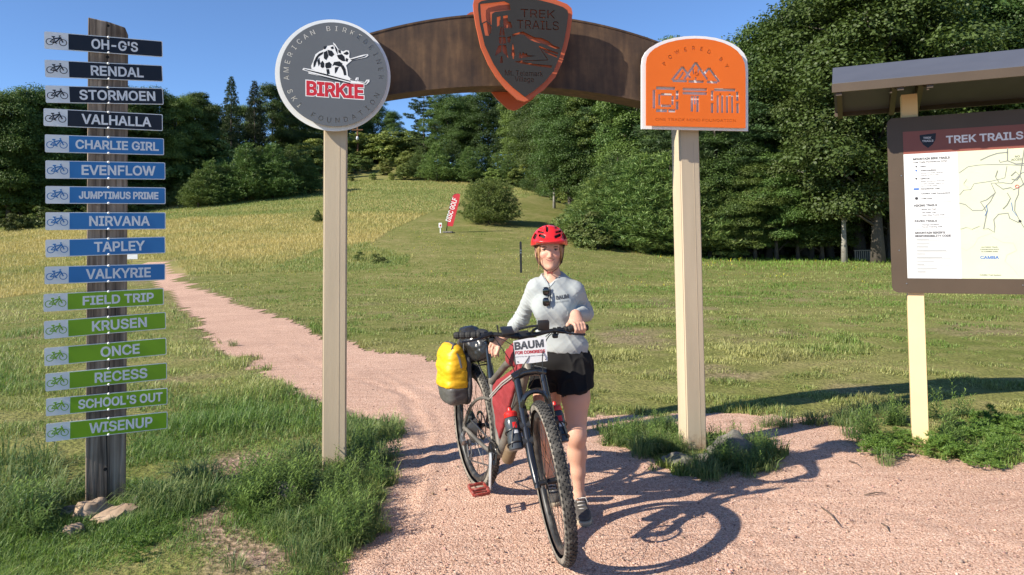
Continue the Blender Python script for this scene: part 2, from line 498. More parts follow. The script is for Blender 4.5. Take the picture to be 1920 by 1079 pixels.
def vert_normals(V, Q):
    fn = np.cross(V[Q[:, 2]] - V[Q[:, 0]], V[Q[:, 3]] - V[Q[:, 1]])
    N = np.zeros_like(V)
    for i in range(4):
        for j in range(3): N[:, j] += np.bincount(Q[:, i], fn[:, j], len(V))
    return N / np.maximum(np.linalg.norm(N, axis=1), 1e-12)[:, None]
def field_obj(name, F, m, parent=None, it=1, disp=None, col=None):
    V, Q = F.mesh(); V = smooth_verts(V, Q, it)
    if disp is not None: V = V + vert_normals(V, Q) * disp(V)[:, None]
    return np_mesh(name, V, Q, np.full(len(Q), 4), m, parent, smooth=True, col=None if col is None else col(V))

# ------------------------------------------------------------------ terrain
_TU = np.array([-1.6, -0.9, -0.7, -0.45, -0.22, -0.1, 0.02, 0.1, 0.2, 0.35, 0.6, 1.6])
_TY = np.array([0, 22, 30, 45, 60, 80, 100, 130, 400])
_TZ = np.array([[0, 0, .1, 1.0, 2.4, 3.5, 5, 7, 12], [0, 0, .1, 1.2, 2.9, 4.5, 6, 8, 14], [0, 0, .2, 1.4, 2.93, 4.7, 6.5, 8.5, 16],
                [0, 0, .25, 1.8, 4.0, 7.0, 9.5, 12, 22], [0, 0, .3, 2.0, 4.4, 7.9, 13, 18, 30], [0, 0, .3, 1.9, 4.2, 7.7, 11.5, 15, 30],
                [0, 0, .3, 1.8, 4.0, 7.3, 10, 13, 28], [0, 0, .25, 1.5, 3.4, 6.2, 8.7, 11, 24], [0, 0, .05, .5, 1.2, 3, 5, 7, 18],
                [0, 0, 0, .2, .5, 1.5, 3, 4.5, 12], [0, 0, 0, 0, .2, .8, 1.5, 3, 9], [0, 0, 0, 0, 0, .3, .8, 2, 8]], float)
_du = np.linspace(-1.6, 1.6, 161); _dy = np.linspace(0, 200, 201)
_T = np.array([np.interp(_dy, _TY, r) for r in _TZ])
_T = np.array([np.interp(_du, _TU, _T[:, j]) for j in range(len(_dy))]).T
def _blur(A, n, ax):
    k = np.exp(-0.5 * (np.arange(-3 * n, 3 * n + 1) / n) ** 2); k /= k.sum()
    pad = [(0, 0), (0, 0)]; pad[ax] = (3 * n, 3 * n)
    B = np.pad(A, pad, mode='edge')
    return np.apply_along_axis(lambda v: np.convolve(v, k, 'valid'), ax, B)
_T = _blur(_blur(_T, 4, 0), 3, 1); _T[:, :19] *= np.clip((np.arange(19) - 6) / 12, 0, 1)[None, :]
def ground_z(X, Y):
    X = np.asarray(X, float); Y = np.asarray(Y, float)
    u = np.clip(X / np.maximum(Y, 6), -1.59, 1.59); y = np.clip(Y, 0, 199.9)
    fi = (u + 1.6) / 0.02; i = np.floor(fi).astype(int); fi -= i
    j = np.floor(y).astype(int); fj = y - j
    i = np.clip(i, 0, 159); j = np.clip(j, 0, 199)
    z = (_T[i, j] * (1 - fi) + _T[i + 1, j] * fi) * (1 - fj) + (_T[i, j + 1] * (1 - fi) + _T[i + 1, j + 1] * fi) * fj
    return z + np.clip((Y - 200) * 0.05, 0, 20)
def gz(x, y): return float(ground_z(x, y))
def GT(px, py, ymax=190):
    'first terrain point under a pixel'
    r = ray(px, py); t = np.linspace(2, ymax, 3000)
    z = CAM_H + r[2] * t; g = ground_z(r[0] * t, t)
    k = np.argmax(z <= g)
    if not (z <= g).any(): k = len(t) - 1
    return Vector((r[0] * t[k], t[k], g[k]))
def at_px(px, d):
    'ground point at a picture column, d metres ahead'
    r = ray(px, 440); return Vector((r[0] * d, d, gz(r[0] * d, d)))
def in_poly(x, y, poly):
    c = np.zeros(np.shape(x), bool); n = len(poly)
    for i in range(n):
        x0, y0 = poly[i]; x1, y1 = poly[(i + 1) % n]
        if y0 == y1: continue
        m = ((y0 > y) != (y1 > y)) & (x < (x1 - x0) * (y - y0) / (y1 - y0) + x0)
        c ^= m
    return c
def edge_dist(x, y, poly):
    d = np.full(np.shape(x), 1e9); n = len(poly)
    for i in range(n):
        ax, ay = poly[i]; bx, by = poly[(i + 1) % n]
        vx, vy = bx - ax, by - ay; L = vx * vx + vy * vy + 1e-12
        t = np.clip(((x - ax) * vx + (y - ay) * vy) / L, 0, 1)
        d = np.minimum(d, np.hypot(x - ax - t * vx, y - ay - t * vy))
    return d
def sdist(x, y, poly):
    'negative inside'
    d = edge_dist(x, y, poly); return np.where(in_poly(x, y, poly), -d, d)
def projv(Pn):
    d = Pn - EYE; w = np.maximum(d @ FW, 1e-3)
    return CX + FPX * (d @ RT) / w, CY - FPX * (d @ UP) / w
def vnoise(x, y, s, seed=0):
    'cheap smooth value noise'
    x = np.asarray(x) * s + seed * 17.3; y = np.asarray(y) * s + seed * 5.7
    i = np.floor(x).astype(np.int64); j = np.floor(y).astype(np.int64); fx = x - i; fy = y - j
    fx = fx * fx * (3 - 2 * fx); fy = fy * fy * (3 - 2 * fy)
    def hsh(a, b):
        h = (a * 374761393 + b * 668265263 + seed * 974711) & 0x7fffffff
        h = ((h ^ (h >> 13)) * 1274126177) & 0x7fffffff
        return (h & 0xffff) / 65535.0
    return (hsh(i, j) * (1 - fx) + hsh(i + 1, j) * fx) * (1 - fy) + (hsh(i, j + 1) * (1 - fx) + hsh(i + 1, j + 1) * fx) * fy
def fbm(x, y, s, seed=0, o=3):
    return sum(vnoise(x, y, s * 2 ** k, seed + k) * 0.5 ** k for k in range(o)) / sum(0.5 ** k for k in range(o))

PATH_PX = [(250, 521), (322, 521), (360, 538), (430, 562), (470, 576), (530, 596), (575, 612), (600, 626), (650, 645), (700, 658), (760, 668), (830, 682),
           (862, 692), (905, 712), (930, 742), (965, 764), (1040, 778), (1100, 784), (1180, 786), (1290, 783), (1400, 781), (1480, 786), (1560, 784), (1597, 787), (1612, 820), (1628, 843),
           (1703, 852), (1785, 862), (1842, 876), (1895, 870), (1925, 846), (2100, 838)]
PATH_PX2 = [(640, 1079), (655, 1050), (682, 1020), (692, 985), (708, 952), (720, 920), (738, 890), (733, 860), (742, 822), (728, 794), (660, 780), (600, 768), (560, 742), (528, 712),
            (475, 686), (418, 658), (395, 635), (370, 607), (328, 577), (305, 556), (262, 540), (246, 530)]
PATH = [tuple(G(*p)[:2]) for p in PATH_PX] + [(9, 4.0), (9, -6), (-1.2, -6), (-1.05, 3.0)] + [tuple(G(*p)[:2]) for p in PATH_PX2]
ISLAND = [tuple(G(*p)[:2]) for p in [(1120, 818), (1180, 795), (1240, 792), (1290, 800), (1340, 812), (1400, 812), (1455, 842), (1475, 862), (1440, 882), (1330, 892), (1262, 884), (1205, 858), (1150, 838)]]
DIRT = [[tuple(G(*p)[:2]) for p in [(385, 950), (430, 935), (462, 950), (450, 985), (480, 1015), (560, 1040), (600, 1079), (430, 1079), (360, 1040), (330, 1000)]],
        [tuple(G(*p)[:2]) for p in [(415, 868), (455, 852), (500, 858), (500, 880), (455, 890), (420, 885)]]]
WORN = [[tuple(G(*p)[:2]) for p in q] for q in ([(1090, 640), (1130, 618), (1240, 622), (1262, 648), (1180, 662)], [(1330, 640), (1360, 628), (1430, 634), (1410, 648)], [(1560, 735), (1640, 722), (1700, 738), (1620, 748)], [(1230, 700), (1330, 690), (1480, 702), (1380, 716)])]
def path_sd(x, y):
    d = sdist(x, y, PATH)
    d = np.maximum(d, -sdist(x, y, ISLAND))
    wob = (fbm(x, y, 1.9, 3) - 0.5) * 0.5 + (fbm(x, y, 8, 5) - 0.5) * 0.3
    return d + wob
MEADOW_PX = [(-200, 425), (0, 425), (340, 375), (600, 335), (760, 340), (1000, 345), (1010, 362), (985, 372), (870, 378), (800, 402), (725, 437), (690, 462), (775, 482), (760, 497), (640, 512), (480, 512), (330, 522), (240, 528), (0, 560), (-200, 600)]

def axis_grid(lo, hi, near_lo, near_hi, fine, coarse_growth):
    a = list(np.arange(near_lo, near_hi + 1e-6, fine)); s = fine
    while a[-1] < hi: s *= coarse_growth; a.append(min(a[-1] + s, hi))
    s = fine; b = [near_lo]
    while b[-1] > lo: s *= coarse_growth; b.append(max(b[-1] - s, lo))
    return np.array(b[:0:-1] + a)
gx = axis_grid(-700, 700, -9, 9, 0.15, 1.05); gy = axis_grid(-60, 900, 1, 14, 0.15, 1.045)
X, Y = np.meshgrid(gx, gy, indexing='ij'); Zt = ground_z(X, Y)
psd = path_sd(X, Y)
near = np.clip(1 - Y / 20, 0, 1)
Zt = Zt + np.where(psd > 0, np.clip(psd * 0.12, 0, 0.035), np.clip((psd + .03) * .4, -0.04, 0)) * near + (fbm(X, Y, 0.9, 9) - .5) * 0.03 * near * np.clip(psd * 3, 0, 1)
Vg = np.stack([X, Y, Zt], -1).reshape(-1, 3)
nx_, ny_ = X.shape
ii = (np.arange(nx_ - 1)[:, None] * ny_ + np.arange(ny_ - 1)[None, :]).ravel()
Qg = np.stack([ii, ii + ny_, ii + ny_ + 1, ii + 1], 1)
qx, qy = projv(Vg)
mead = in_poly(qx, qy, MEADOW_PX) & (Vg[:, 1] > 16)
mead_soft = np.where(mead, 1.0, 0.0).reshape(X.shape)
for _ in range(2):
    p_ = np.pad(mead_soft, 1, mode='edge'); mead_soft = (p_[:-2, 1:-1] + p_[2:, 1:-1] + p_[1:-1, :-2] + p_[1:-1, 2:] + p_[1:-1, 1:-1] * 2) / 6

def ground_mat():
    m, nt, N, B = new_mat('turf'); L = nt.links
    def noise(scale, detail=5, vec=None, dist=0.0):
        n = N.new('ShaderNodeTexNoise'); n.inputs['Scale'].default_value = scale; n.inputs['Detail'].default_value = detail; n.inputs['Distortion'].default_value = dist
        L.new(vec or tc.outputs['Object'], n.inputs['Vector']); return n
    def ramp(src, stops):
        r = N.new('ShaderNodeValToRGB'); e = r.color_ramp.elements
        while len(e) < len(stops): e.new(0.5)
        for k, (p, c) in enumerate(stops): e[k].position = p; e[k].color = tuple(c) + (1,)
        L.new(src, r.inputs['Fac']); return r
    def mix(f, a, b):
        x = N.new('ShaderNodeMix'); x.data_type = 'RGBA'
        if isinstance(f, float): x.inputs[0].default_value = f
        else: L.new(f, x.inputs[0])
        L.new(a, x.inputs[6]); L.new(b, x.inputs[7]); return x.outputs[2]
    tc = N.new('ShaderNodeTexCoord')
    mp = N.new('ShaderNodeMapping'); mp.inputs['Scale'].default_value = (0.35, 1.0, 1.0); L.new(tc.outputs['Object'], mp.inputs['Vector'])
    at = N.new('ShaderNodeAttribute'); at.attribute_name = 'col'
    sp = N.new('ShaderNodeSeparateColor'); L.new(at.outputs['Color'], sp.inputs['Color'])
    big = noise(0.35, 4); mid = noise(2.2, 5); fine = noise(26, 6); band = noise(0.16, 5, mp.outputs['Vector'], 0.6)
    lawn = ramp(big.outputs['Fac'], [(0.35, (0.155, 0.175, 0.04)), (0.52, (0.215, 0.21, 0.064)), (0.68, (0.31, 0.265, 0.11))])
    lawn2 = ramp(mid.outputs['Fac'], [(0.3, (0.11, 0.14, 0.034)), (0.5, (0.185, 0.19, 0.06)), (0.72, (0.31, 0.26, 0.125))])
    lw = mix(0.5, lawn.outputs['Color'], lawn2.outputs['Color'])
    md = ramp(band.outputs['Fac'], [(0.36, (0.19, 0.21, 0.058)), (0.5, (0.27, 0.255, 0.09)), (0.62, (0.38, 0.32, 0.125))])
    col = mix(sp.outputs['Red'], lw, md.outputs['Color'])
    soil = ramp(fine.outputs['Fac'], [(0.3, (0.16, 0.1, 0.07)), (0.55, (0.34, 0.23, 0.175)), (0.75, (0.5, 0.36, 0.28))])
    col = mix(sp.outputs['Green'], col, soil.outputs['Color'])
    fr = ramp(fine.outputs['Fac'], [(0.25, (0.55, 0.55, 0.55)), (0.75, (1.3, 1.3, 1.3))])
    mu = N.new('ShaderNodeMix'); mu.data_type = 'RGBA'; mu.blend_type = 'MULTIPLY'; mu.inputs[0].default_value = 1.0
    L.new(col, mu.inputs[6]); L.new(fr.outputs['Color'], mu.inputs[7])
    L.new(mu.outputs[2], B.inputs['Base Color'])
    B.inputs['Roughness'].default_value = 0.95; B.inputs['Specular IOR Level'].default_value = 0.1
    bp = N.new('ShaderNodeBump'); bp.inputs['Distance'].default_value = 0.03; bp.inputs['Strength'].default_value = 1.0
    L.new(fine.outputs['Fac'], bp.inputs['Height']); L.new(bp.outputs['Normal'], B.inputs['Normal'])
    return m
def dirtness(x, y):
    d = np.zeros(np.shape(x))
    for dp in DIRT: d = np.maximum(d, np.clip(0.62 - (sdist(x, y, dp) + (fbm(x, y, 3, 21) - .5) * 0.5) * 4, 0, 1))
    # worn patches in the mown lawn
    w = np.clip((fbm(x, y, 0.9, 33, 4) - 0.62) * 6, 0, 1) * (y > 6) * (y < 22) * 0.45
    for wp in WORN: w = np.maximum(w, np.clip(0.45 - (sdist(x, y, wp) + (fbm(x, y, 2.5, 23, 4) - .5) * 1.3) * 1.6, 0, 1) * .5)
    e = np.clip(0.7 - np.abs(path_sd(x, y)) * 5, 0, 1) * 0.9
    return np.clip(np.maximum(np.maximum(d, w), e), 0, 1)
cg = np.zeros((len(Vg), 3), np.float32)
cg[:, 0] = mead_soft.ravel()
nm = (Vg[:, 1] > 0) & (Vg[:, 1] < 40) & (np.abs(Vg[:, 0]) < 40)
cg[nm, 1] = dirtness(Vg[nm, 0], Vg[nm, 1])
ground = np_mesh('ground', Vg, Qg, np.full(len(Qg), 4), ground_mat(), smooth=True, col=cg)
tag(ground, 'mown lawn and rising meadow slope', kind='structure')

# ------------------------------------------------------------------ gravel path
def path_mat():
    m, nt, N, B = new_mat('pink crushed granite'); L = nt.links
    tc = N.new('ShaderNodeTexCoord')
    def noise(s, d=4, v=None):
        n = N.new('ShaderNodeTexNoise'); n.inputs['Scale'].default_value = s; n.inputs['Detail'].default_value = d; L.new(v or tc.outputs['Object'], n.inputs['Vector']); return n
    v1 = N.new('ShaderNodeTexVoronoi'); v1.inputs['Scale'].default_value = 150; L.new(tc.outputs['Object'], v1.inputs['Vector'])
    v2 = N.new('ShaderNodeTexVoronoi'); v2.inputs['Scale'].default_value = 60; L.new(tc.outputs['Object'], v2.inputs['Vector'])
    mp = N.new('ShaderNodeMapping'); mp.inputs['Scale'].default_value = (0.35, 4.0, 1); mp.inputs['Rotation'].default_value = (0, 0, math.radians(-62)); L.new(tc.outputs['Object'], mp.inputs['Vector'])
    tr = noise(3.2, 6, mp.outputs['Vector']); big = noise(0.8, 5); fine = noise(160, 3)
    r = N.new('ShaderNodeValToRGB'); e = r.color_ramp.elements
    cols = [(0.0, (0.20, 0.105, 0.07)), (0.13, (0.42, 0.25, 0.18)), (0.5, (0.57, 0.37, 0.275)), (0.85, (0.66, 0.45, 0.345)), (1.0, (0.76, 0.60, 0.49))]
    for _ in range(3): e.new(0.5)
    for k, (p, c) in enumerate(cols): e[k].position = p; e[k].color = c + (1,)
    sc_ = N.new('ShaderNodeSeparateColor'); L.new(v1.outputs['Color'], sc_.inputs['Color']); L.new(sc_.outputs['Red'], r.inputs['Fac'])
    r2 = N.new('ShaderNodeValToRGB'); r2.color_ramp.elements[0].position = 0.3; r2.color_ramp.elements[0].color = (0.82, 0.78, 0.76, 1); r2.color_ramp.elements[1].position = 0.7; r2.color_ramp.elements[1].color = (1.16, 1.14, 1.12, 1)
    ad = N.new('ShaderNodeMath'); ad.operation = 'ADD'; ml = N.new('ShaderNodeMath'); ml.operation = 'MULTIPLY'; ml.inputs[1].default_value = 0.5
    L.new(tr.outputs['Fac'], ad.inputs[0]); L.new(big.outputs['Fac'], ad.inputs[1]); L.new(ad.outputs[0], ml.inputs[0]); L.new(ml.outputs[0], r2.inputs['Fac'])
    mu = N.new('ShaderNodeMix'); mu.data_type = 'RGBA'; mu.blend_type = 'MULTIPLY'; mu.inputs[0].default_value = 1.0
    L.new(r.outputs['Color'], mu.inputs[6]); L.new(r2.outputs['Color'], mu.inputs[7]); L.new(mu.outputs[2], B.inputs['Base Color'])
    B.inputs['Roughness'].default_value = 0.92; B.inputs['Specular IOR Level'].default_value = 0.2
    b1 = N.new('ShaderNodeBump'); b1.inputs['Distance'].default_value = 0.0035; b1.invert = True; L.new(v1.outputs['Distance'], b1.inputs['Height'])
    b2 = N.new('ShaderNodeBump'); b2.inputs['Distance'].default_value = 0.006; b2.invert = True; b2.inputs['Strength'].default_value = 0.6; L.new(v2.outputs['Distance'], b2.inputs['Height']); L.new(b1.outputs['Normal'], b2.inputs['Normal'])
    b3 = N.new('ShaderNodeBump'); b3.inputs['Distance'].default_value = 0.010; L.new(tr.outputs['Fac'], b3.inputs['Height']); L.new(b2.outputs['Normal'], b3.inputs['Normal'])
    L.new(b3.outputs['Normal'], B.inputs['Normal'])
    return m
M['granite'] = path_mat()
def ruts(x, y):
    out = np.zeros(np.shape(x))
    for k, (pts, wd, dp) in enumerate([([(640, 1079), (760, 960), (800, 820), (760, 740), (600, 690), (450, 610), (340, 560)], .05, .008), ([(720, 1079), (800, 980), (840, 880), (820, 780), (700, 700), (520, 620), (380, 560)], .05, .007), ([(1500, 1079), (1300, 960), (1130, 880), (1000, 820), (860, 760), (700, 690), (560, 640)], .05, .007), ([(1900, 1040), (1700, 960), (1400, 930), (1150, 900)], .06, .006), ([(1180, 1079), (1500, 1000), (1900, 930)], .05, .006)]):
        q = [tuple(G(*p)[:2]) for p in pts]; d = np.full(np.shape(x), 9.0)
        for a, b in zip(q[:-1], q[1:]):
            vx, vy = b[0] - a[0], b[1] - a[1]; t = np.clip(((x - a[0]) * vx + (y - a[1]) * vy) / (vx * vx + vy * vy), 0, 1); d = np.minimum(d, np.hypot(x - a[0] - t * vx, y - a[1] - t * vy))
        d = d + (fbm(x, y, 4, 120 + k) - .5) * .08
        out += dp * (np.exp(-(d / wd) ** 2) - .45 * np.exp(-((d - wd * 1.9) / (wd * .7)) ** 2)) * (fbm(x, y, 1.5, 130 + k) * 1.4)
    return out
hx = axis_grid(-34, 12, -4, 4, 0.03, 1.04); hy = axis_grid(-6, 40, 3, 7.5, 0.03, 1.035)
X, Y = np.meshgrid(hx, hy, indexing='ij')
ps = path_sd(X, Y)
Zp = ground_z(X, Y) + 0.006 + (fbm(X, Y, 1.3, 40) - .5) * 0.012 + (fbm(X, Y, 3, 44) - .5) * 0.010 - ruts(X, Y)
ok = ps < 0.05
i0 = np.arange(X.shape[0] - 1)[:, None] * X.shape[1] + np.arange(X.shape[1] - 1)[None, :]
okq = ok[:-1, :-1] & ok[1:, :-1] & ok[1:, 1:] & ok[:-1, 1:]
q = i0[okq]; Qp = np.stack([q, q + X.shape[1], q + X.shape[1] + 1, q + 1], 1)
used = np.unique(Qp); remap = np.full(X.size, -1); remap[used] = np.arange(len(used))
Vp = np.stack([X, Y, Zp], -1).reshape(-1, 3)[used]
path = np_mesh('path', Vp, remap[Qp], np.full(len(Qp), 4), M['granite'], smooth=True)
tag(path, 'pink crushed granite path and pad', kind='structure')

# loose stones on the gravel
def pebbles():
    n = 13000
    v = rng.uniform(1 / 11.0, 1 / 3.1, n); y = 1 / v; x = rng.uniform(-0.75, 0.78, n) * y
    k = path_sd(x, y) < 0.05; x, y = x[k], y[k]; n = len(x)
    s = rng.gamma(2.0, 0.0014, n) + 0.0018
    base = np.array([[1, 0, 0], [-1, 0, 0], [0, 1, 0], [0, -1, 0], [0, 0, 1], [0, 0, -1]], float)
    fs = np.array([[0, 2, 4], [2, 1, 4], [1, 3, 4], [3, 0, 4], [2, 0, 5], [1, 2, 5], [3, 1, 5], [0, 3, 5]])
    V = base[None] * s[:, None, None] * rng.uniform(0.6, 1.3, (n, 6, 1)); V[:, :, 2] *= 0.7
    a = rng.uniform(0, 2 * PI, n); ca, sa = np.cos(a), np.sin(a)
    vx = V[..., 0] * ca[:, None] - V[..., 1] * sa[:, None]; vy = V[..., 0] * sa[:, None] + V[..., 1] * ca[:, None]
    V = np.stack([vx + x[:, None], vy + y[:, None], V[..., 2] + 0.007 + (ground_z(x, y) + s * 0.3)[:, None]], -1)
    c = np.array([0.42, 0.27, 0.21]) * rng.uniform(0.35, 1.6, (n, 1)) * rng.uniform(0.9, 1.1, (n, 3))
    Fc = (fs[None] + (np.arange(n) * 6)[:, None, None]).reshape(-1)
    m, nt, N, B = new_mat('loose granite'); at = N.new('ShaderNodeAttribute'); at.attribute_name = 'col'; nt.links.new(at.outputs['Color'], B.inputs['Base Color']); B.inputs['Roughness'].default_value = 0.9
    o = np_mesh('gravel', V.reshape(-1, 3), Fc, np.full(n * 8, 3), m, col=np.repeat(c, 6, 0))
    tag(o, 'loose pink stones on the path', kind='stuff')
pebbles()

# ------------------------------------------------------------------ grass
def blades(P0, h, w, lean, col, name, label, yaw=None):
    n = len(P0); yaw = rng.uniform(0, 2 * PI, n) if yaw is None else yaw
    d = np.stack([np.cos(yaw), np.sin(yaw), np.zeros(n)], 1); s = np.stack([-d[:, 1], d[:, 0], np.zeros(n)], 1)
    up = np.array([0, 0, 1.0])
    m1 = P0 + up * (h * 0.55)[:, None] + d * (h * lean * 0.28)[:, None]
    tp = P0 + up * (h * np.clip(1 - lean * 0.35, .3, 1))[:, None] + d * (h * lean)[:, None]
    w2 = (w / 2)[:, None]
    V = np.stack([P0 - s * w2, P0 + s * w2, m1 + s * w2 * .75, m1 - s * w2 * .75, tp], 1).reshape(-1, 3)
    b = np.arange(n) * 5
    Fc = np.stack([b, b + 1, b + 2, b + 3, b + 3, b + 2, b + 4], 1).ravel()
    lt = np.tile([4, 3], n)
    o = np_mesh(name, V, Fc, lt, M['blade'], col=np.repeat(col, 5, 0))
    return tag(o, label, kind='stuff')
def mixc(t, a, b): return np.array(a)[None] * (1 - t)[:, None] + np.array(b)[None] * t[:, None]
def sample(n, y0, y1, u0=-0.8, u1=0.8):
    v = rng.uniform(1 / y1, 1 / y0, n); y = 1 / v; return rng.uniform(u0, u1, n) * y, y
LEFT_PX = [(-400, 560), (0, 556), (235, 528), (300, 556), (395, 635), (475, 686), (560, 742), (660, 780), (740, 800), (760, 860), (720, 950), (690, 1020), (640, 1090), (500, 1400), (-900, 1400), (-900, 700)]
def is_left(x, y):
    qx, qy = projv(np.stack([x, y, np.zeros_like(x)], 1)); return in_poly(qx, qy, LEFT_PX) | ((y < 3.4) & (x < -0.6))
# mown lawn
def lawn():
    x, y = sample(1050000, 3.6, 50, -0.9, 0.95)
    z = ground_z(x, y); qx, qy = projv(np.stack([x, y, z], 1))
    dirt = dirtness(x, y)
    k = (path_sd(x, y) > 0.0) & ~is_left(x, y) & ~(in_poly(qx, qy, MEADOW_PX) & (y > 16)) & (rng.random(len(x)) > dirt * 0.93)
    x, y, z = x[k], y[k], z[k]; n = len(x)
    pat = fbm(x, y, 0.7, 50, 4); tall = np.clip((pat - 0.5) * 3.5, 0, 1)
    edge = np.clip(1 - path_sd(x, y) / 0.3, 0, 1) * (rng.random(n) < .5)
    h_amp = 0.6 + 1.5 * np.clip((fbm(x, y, 2.6, 140, 3) - .45) * 4, 0, 1)
    far = np.clip((y - 30) / 8, 0, 1) * np.clip((x - 6) / 4, 0, 1)
    h = rng.uniform(0.014, 0.042, n) * h_amp * (1 + 0.9 * tall + 1.3 * edge + 2.5 * far)
    w = 0.0026 + 0.00062 * y
    t = np.clip((fbm(x * 0.7, y, 0.45, 60, 5) - 0.36) * 2.6 + rng.normal(0, 0.24, n), 0, 1)
    c = mixc(t, (0.130, 0.215, 0.040), (0.34, 0.33, 0.125)) * rng.uniform(0.7, 1.3, (n, 1)) * (0.62 + 0.76 * fbm(x, y, 1.6, 141, 4))[:, None]
    c = c * (1 - far * .75)[:, None] + np.array([0.17, 0.29, 0.045]) * (far * .75)[:, None]
    fl = (rng.random(n) < .05) & (fbm(x, y, .35, 95) > .52) & (y > 24); c[fl] = (0.62, 0.56, 0.03)
    blades(np.stack([x, y, z], 1), h, w, rng.uniform(0.2, 1.0, n), c, 'grass', 'short mown green and straw grass of the lawn')
lawn()
# rank grass left of the path
def rank():
    x, y = sample(440000, 2.9, 32, -1.15, -0.05)
    y2 = rng.uniform(3.0, 5.0, 60000); x = np.concatenate([x, rng.uniform(-1.1, -.05, 60000) * y2]); y = np.concatenate([y, y2])
    z = ground_z(x, y); dirt = dirtness(x, y)
    k = (path_sd(x, y) > -0.02) & is_left(x, y) & (rng.random(len(x)) > dirt * 0.95)
    x, y, z = x[k], y[k], z[k]; n = len(x)
    low = np.clip((4.25 - y) / 0.5, 0, 1)
    cl = fbm(x, y, 1.1, 70, 4)
    h = (0.035 + 0.15 * np.clip((cl - 0.36) * 2.2, 0, 1)) * rng.uniform(0.5, 1.15, n) * (1 - 0.4 * low) * np.clip(1.15 - (y - 6) * 0.03, 0.5, 1)
    w = rng.uniform(0.5, 1.3, n) * (0.0032 + 0.00045 * y)
    t = np.clip((fbm(x, y, 0.6, 80, 4) - 0.38) * 2.2 + rng.normal(0, 0.26, n) + 0.03 * (y - 4.5), 0, 1)
    c = mixc(t, (0.12, 0.205, 0.05), (0.42, 0.42, 0.16)) * rng.uniform(0.65, 1.35, (n, 1))
    brt = rng.random(n) < 0.12 + 0.3 * low
    c[brt] = np.array([0.22, 0.33, 0.06]) * rng.uniform(0.7, 1.2, (brt.sum(), 1))
    blades(np.stack([x, y, z], 1), h, w, rng.uniform(0.15, 1.1, n), c, 'grass', 'rank green grass left of the gravel path')
rank()
# seed stalks and hay of the meadow
def meadow():
    n = 520000
    y = 1 / rng.uniform(1 / 100, 1 / 19, n); y = np.where(rng.random(n) < .5, rng.uniform(30, 92, n), y)
    x = rng.uniform(-0.95, 0.12, n) * y; z = ground_z(x, y)
    qx, qy = projv(np.stack([x, y, z], 1)); k = in_poly(qx, qy, MEADOW_PX) & (path_sd(x, y) > 0.1)
    x, y, z = x[k], y[k], z[k]; n = len(x)
    b = fbm(x * 0.22, y, 0.13, 90, 5) * .7 + fbm(x, y, .45, 97, 3) * .3
    dk = in_poly(qx[k], qy[k], [(600, 470), (690, 455), (770, 480), (765, 500), (640, 512), (500, 505)]); b = np.where(dk, b - .18, b)
    h = rng.uniform(0.07, 0.24, n) * (0.5 + b) * np.clip(y / 40, 0.5, 1)
    t = np.clip((b - 0.40) * 4.2 + rng.normal(0, 0.2, n), 0, 1)
    c = mixc(t, (0.18, 0.24, 0.065), (0.47, 0.395, 0.155)) * rng.uniform(0.85, 1.15, (n, 1))
    blades(np.stack([x, y, z], 1), h, 0.004 + 0.00036 * y, rng.uniform(0.1, 0.7, n), c, 'grass', 'tall golden and green meadow grass on the slope')
meadow()

# ------------------------------------------------------------------ trees
def leaf_quads(c, nrm, ln, wd, col, up_bias=0.0):
    'diamond leaves at c facing roughly nrm'
    n = len(c)
    nrm = nrm / np.maximum(np.linalg.norm(nrm, axis=1), 1e-6)[:, None]
    a = rng.normal(size=(n, 3)); a[:, 2] += up_bias
    t = a - nrm * (a * nrm).sum(1)[:, None]; t /= np.maximum(np.linalg.norm(t, axis=1), 1e-6)[:, None]
    b = np.cross(nrm, t)
    l = (ln / 2)[:, None]; w = (wd / 2)[:, None]
    V = np.stack([c - t * l, c + b * w - t * l * .1, c + t * l, c - b * w - t * l * .1], 1).reshape(-1, 3)
    return V, np.repeat(col, 4, 0)
def unit(n):
    v = rng.normal(size=(n, 3)); return v / np.linalg.norm(v, axis=1)[:, None]
def trunk_mb(H, r0, bend=0.3, limbs=(), n=8, top=0.97):
    mb = MB(); pts = []; a = random.uniform(0, 6.28)
    for i in range(8):
        t = i / 7; pts.append((math.cos(a) * bend * t * t * math.sin(3 * t + 1), math.sin(a) * bend * t * t * math.cos(2 * t), H * top * t - 0.15 * (i == 0)))
    rs = [r0 * (1.35 if i == 0 else 1) * (1 - 0.86 * i / 7) for i in range(8)]
    mb.tube(pts, rs, n)
    for (p0, p1, r) in limbs:
        p0 = Vector(p0); p1 = Vector(p1); m = (p0 + p1) / 2 + Vector((0, 0, (p1 - p0).length * .08))
        mb.tube([p0, m, p1], [r, r * .6, r * .2], 5)
    return mb
def make_tree(name, trunk, crownV, crownC, crown_mat, bark, label, cat='tree', group=None, smooth=True):
    t = thing(name, label, cat, (0, 0, 0), 0, group)
    if trunk: trunk.build('trunk', bark, t, smooth=180)
    n = len(crownV) // 4
    np_mesh('crown', crownV, np.arange(n * 4), np.full(n, 4), crown_mat, t, col=crownC)
    return t
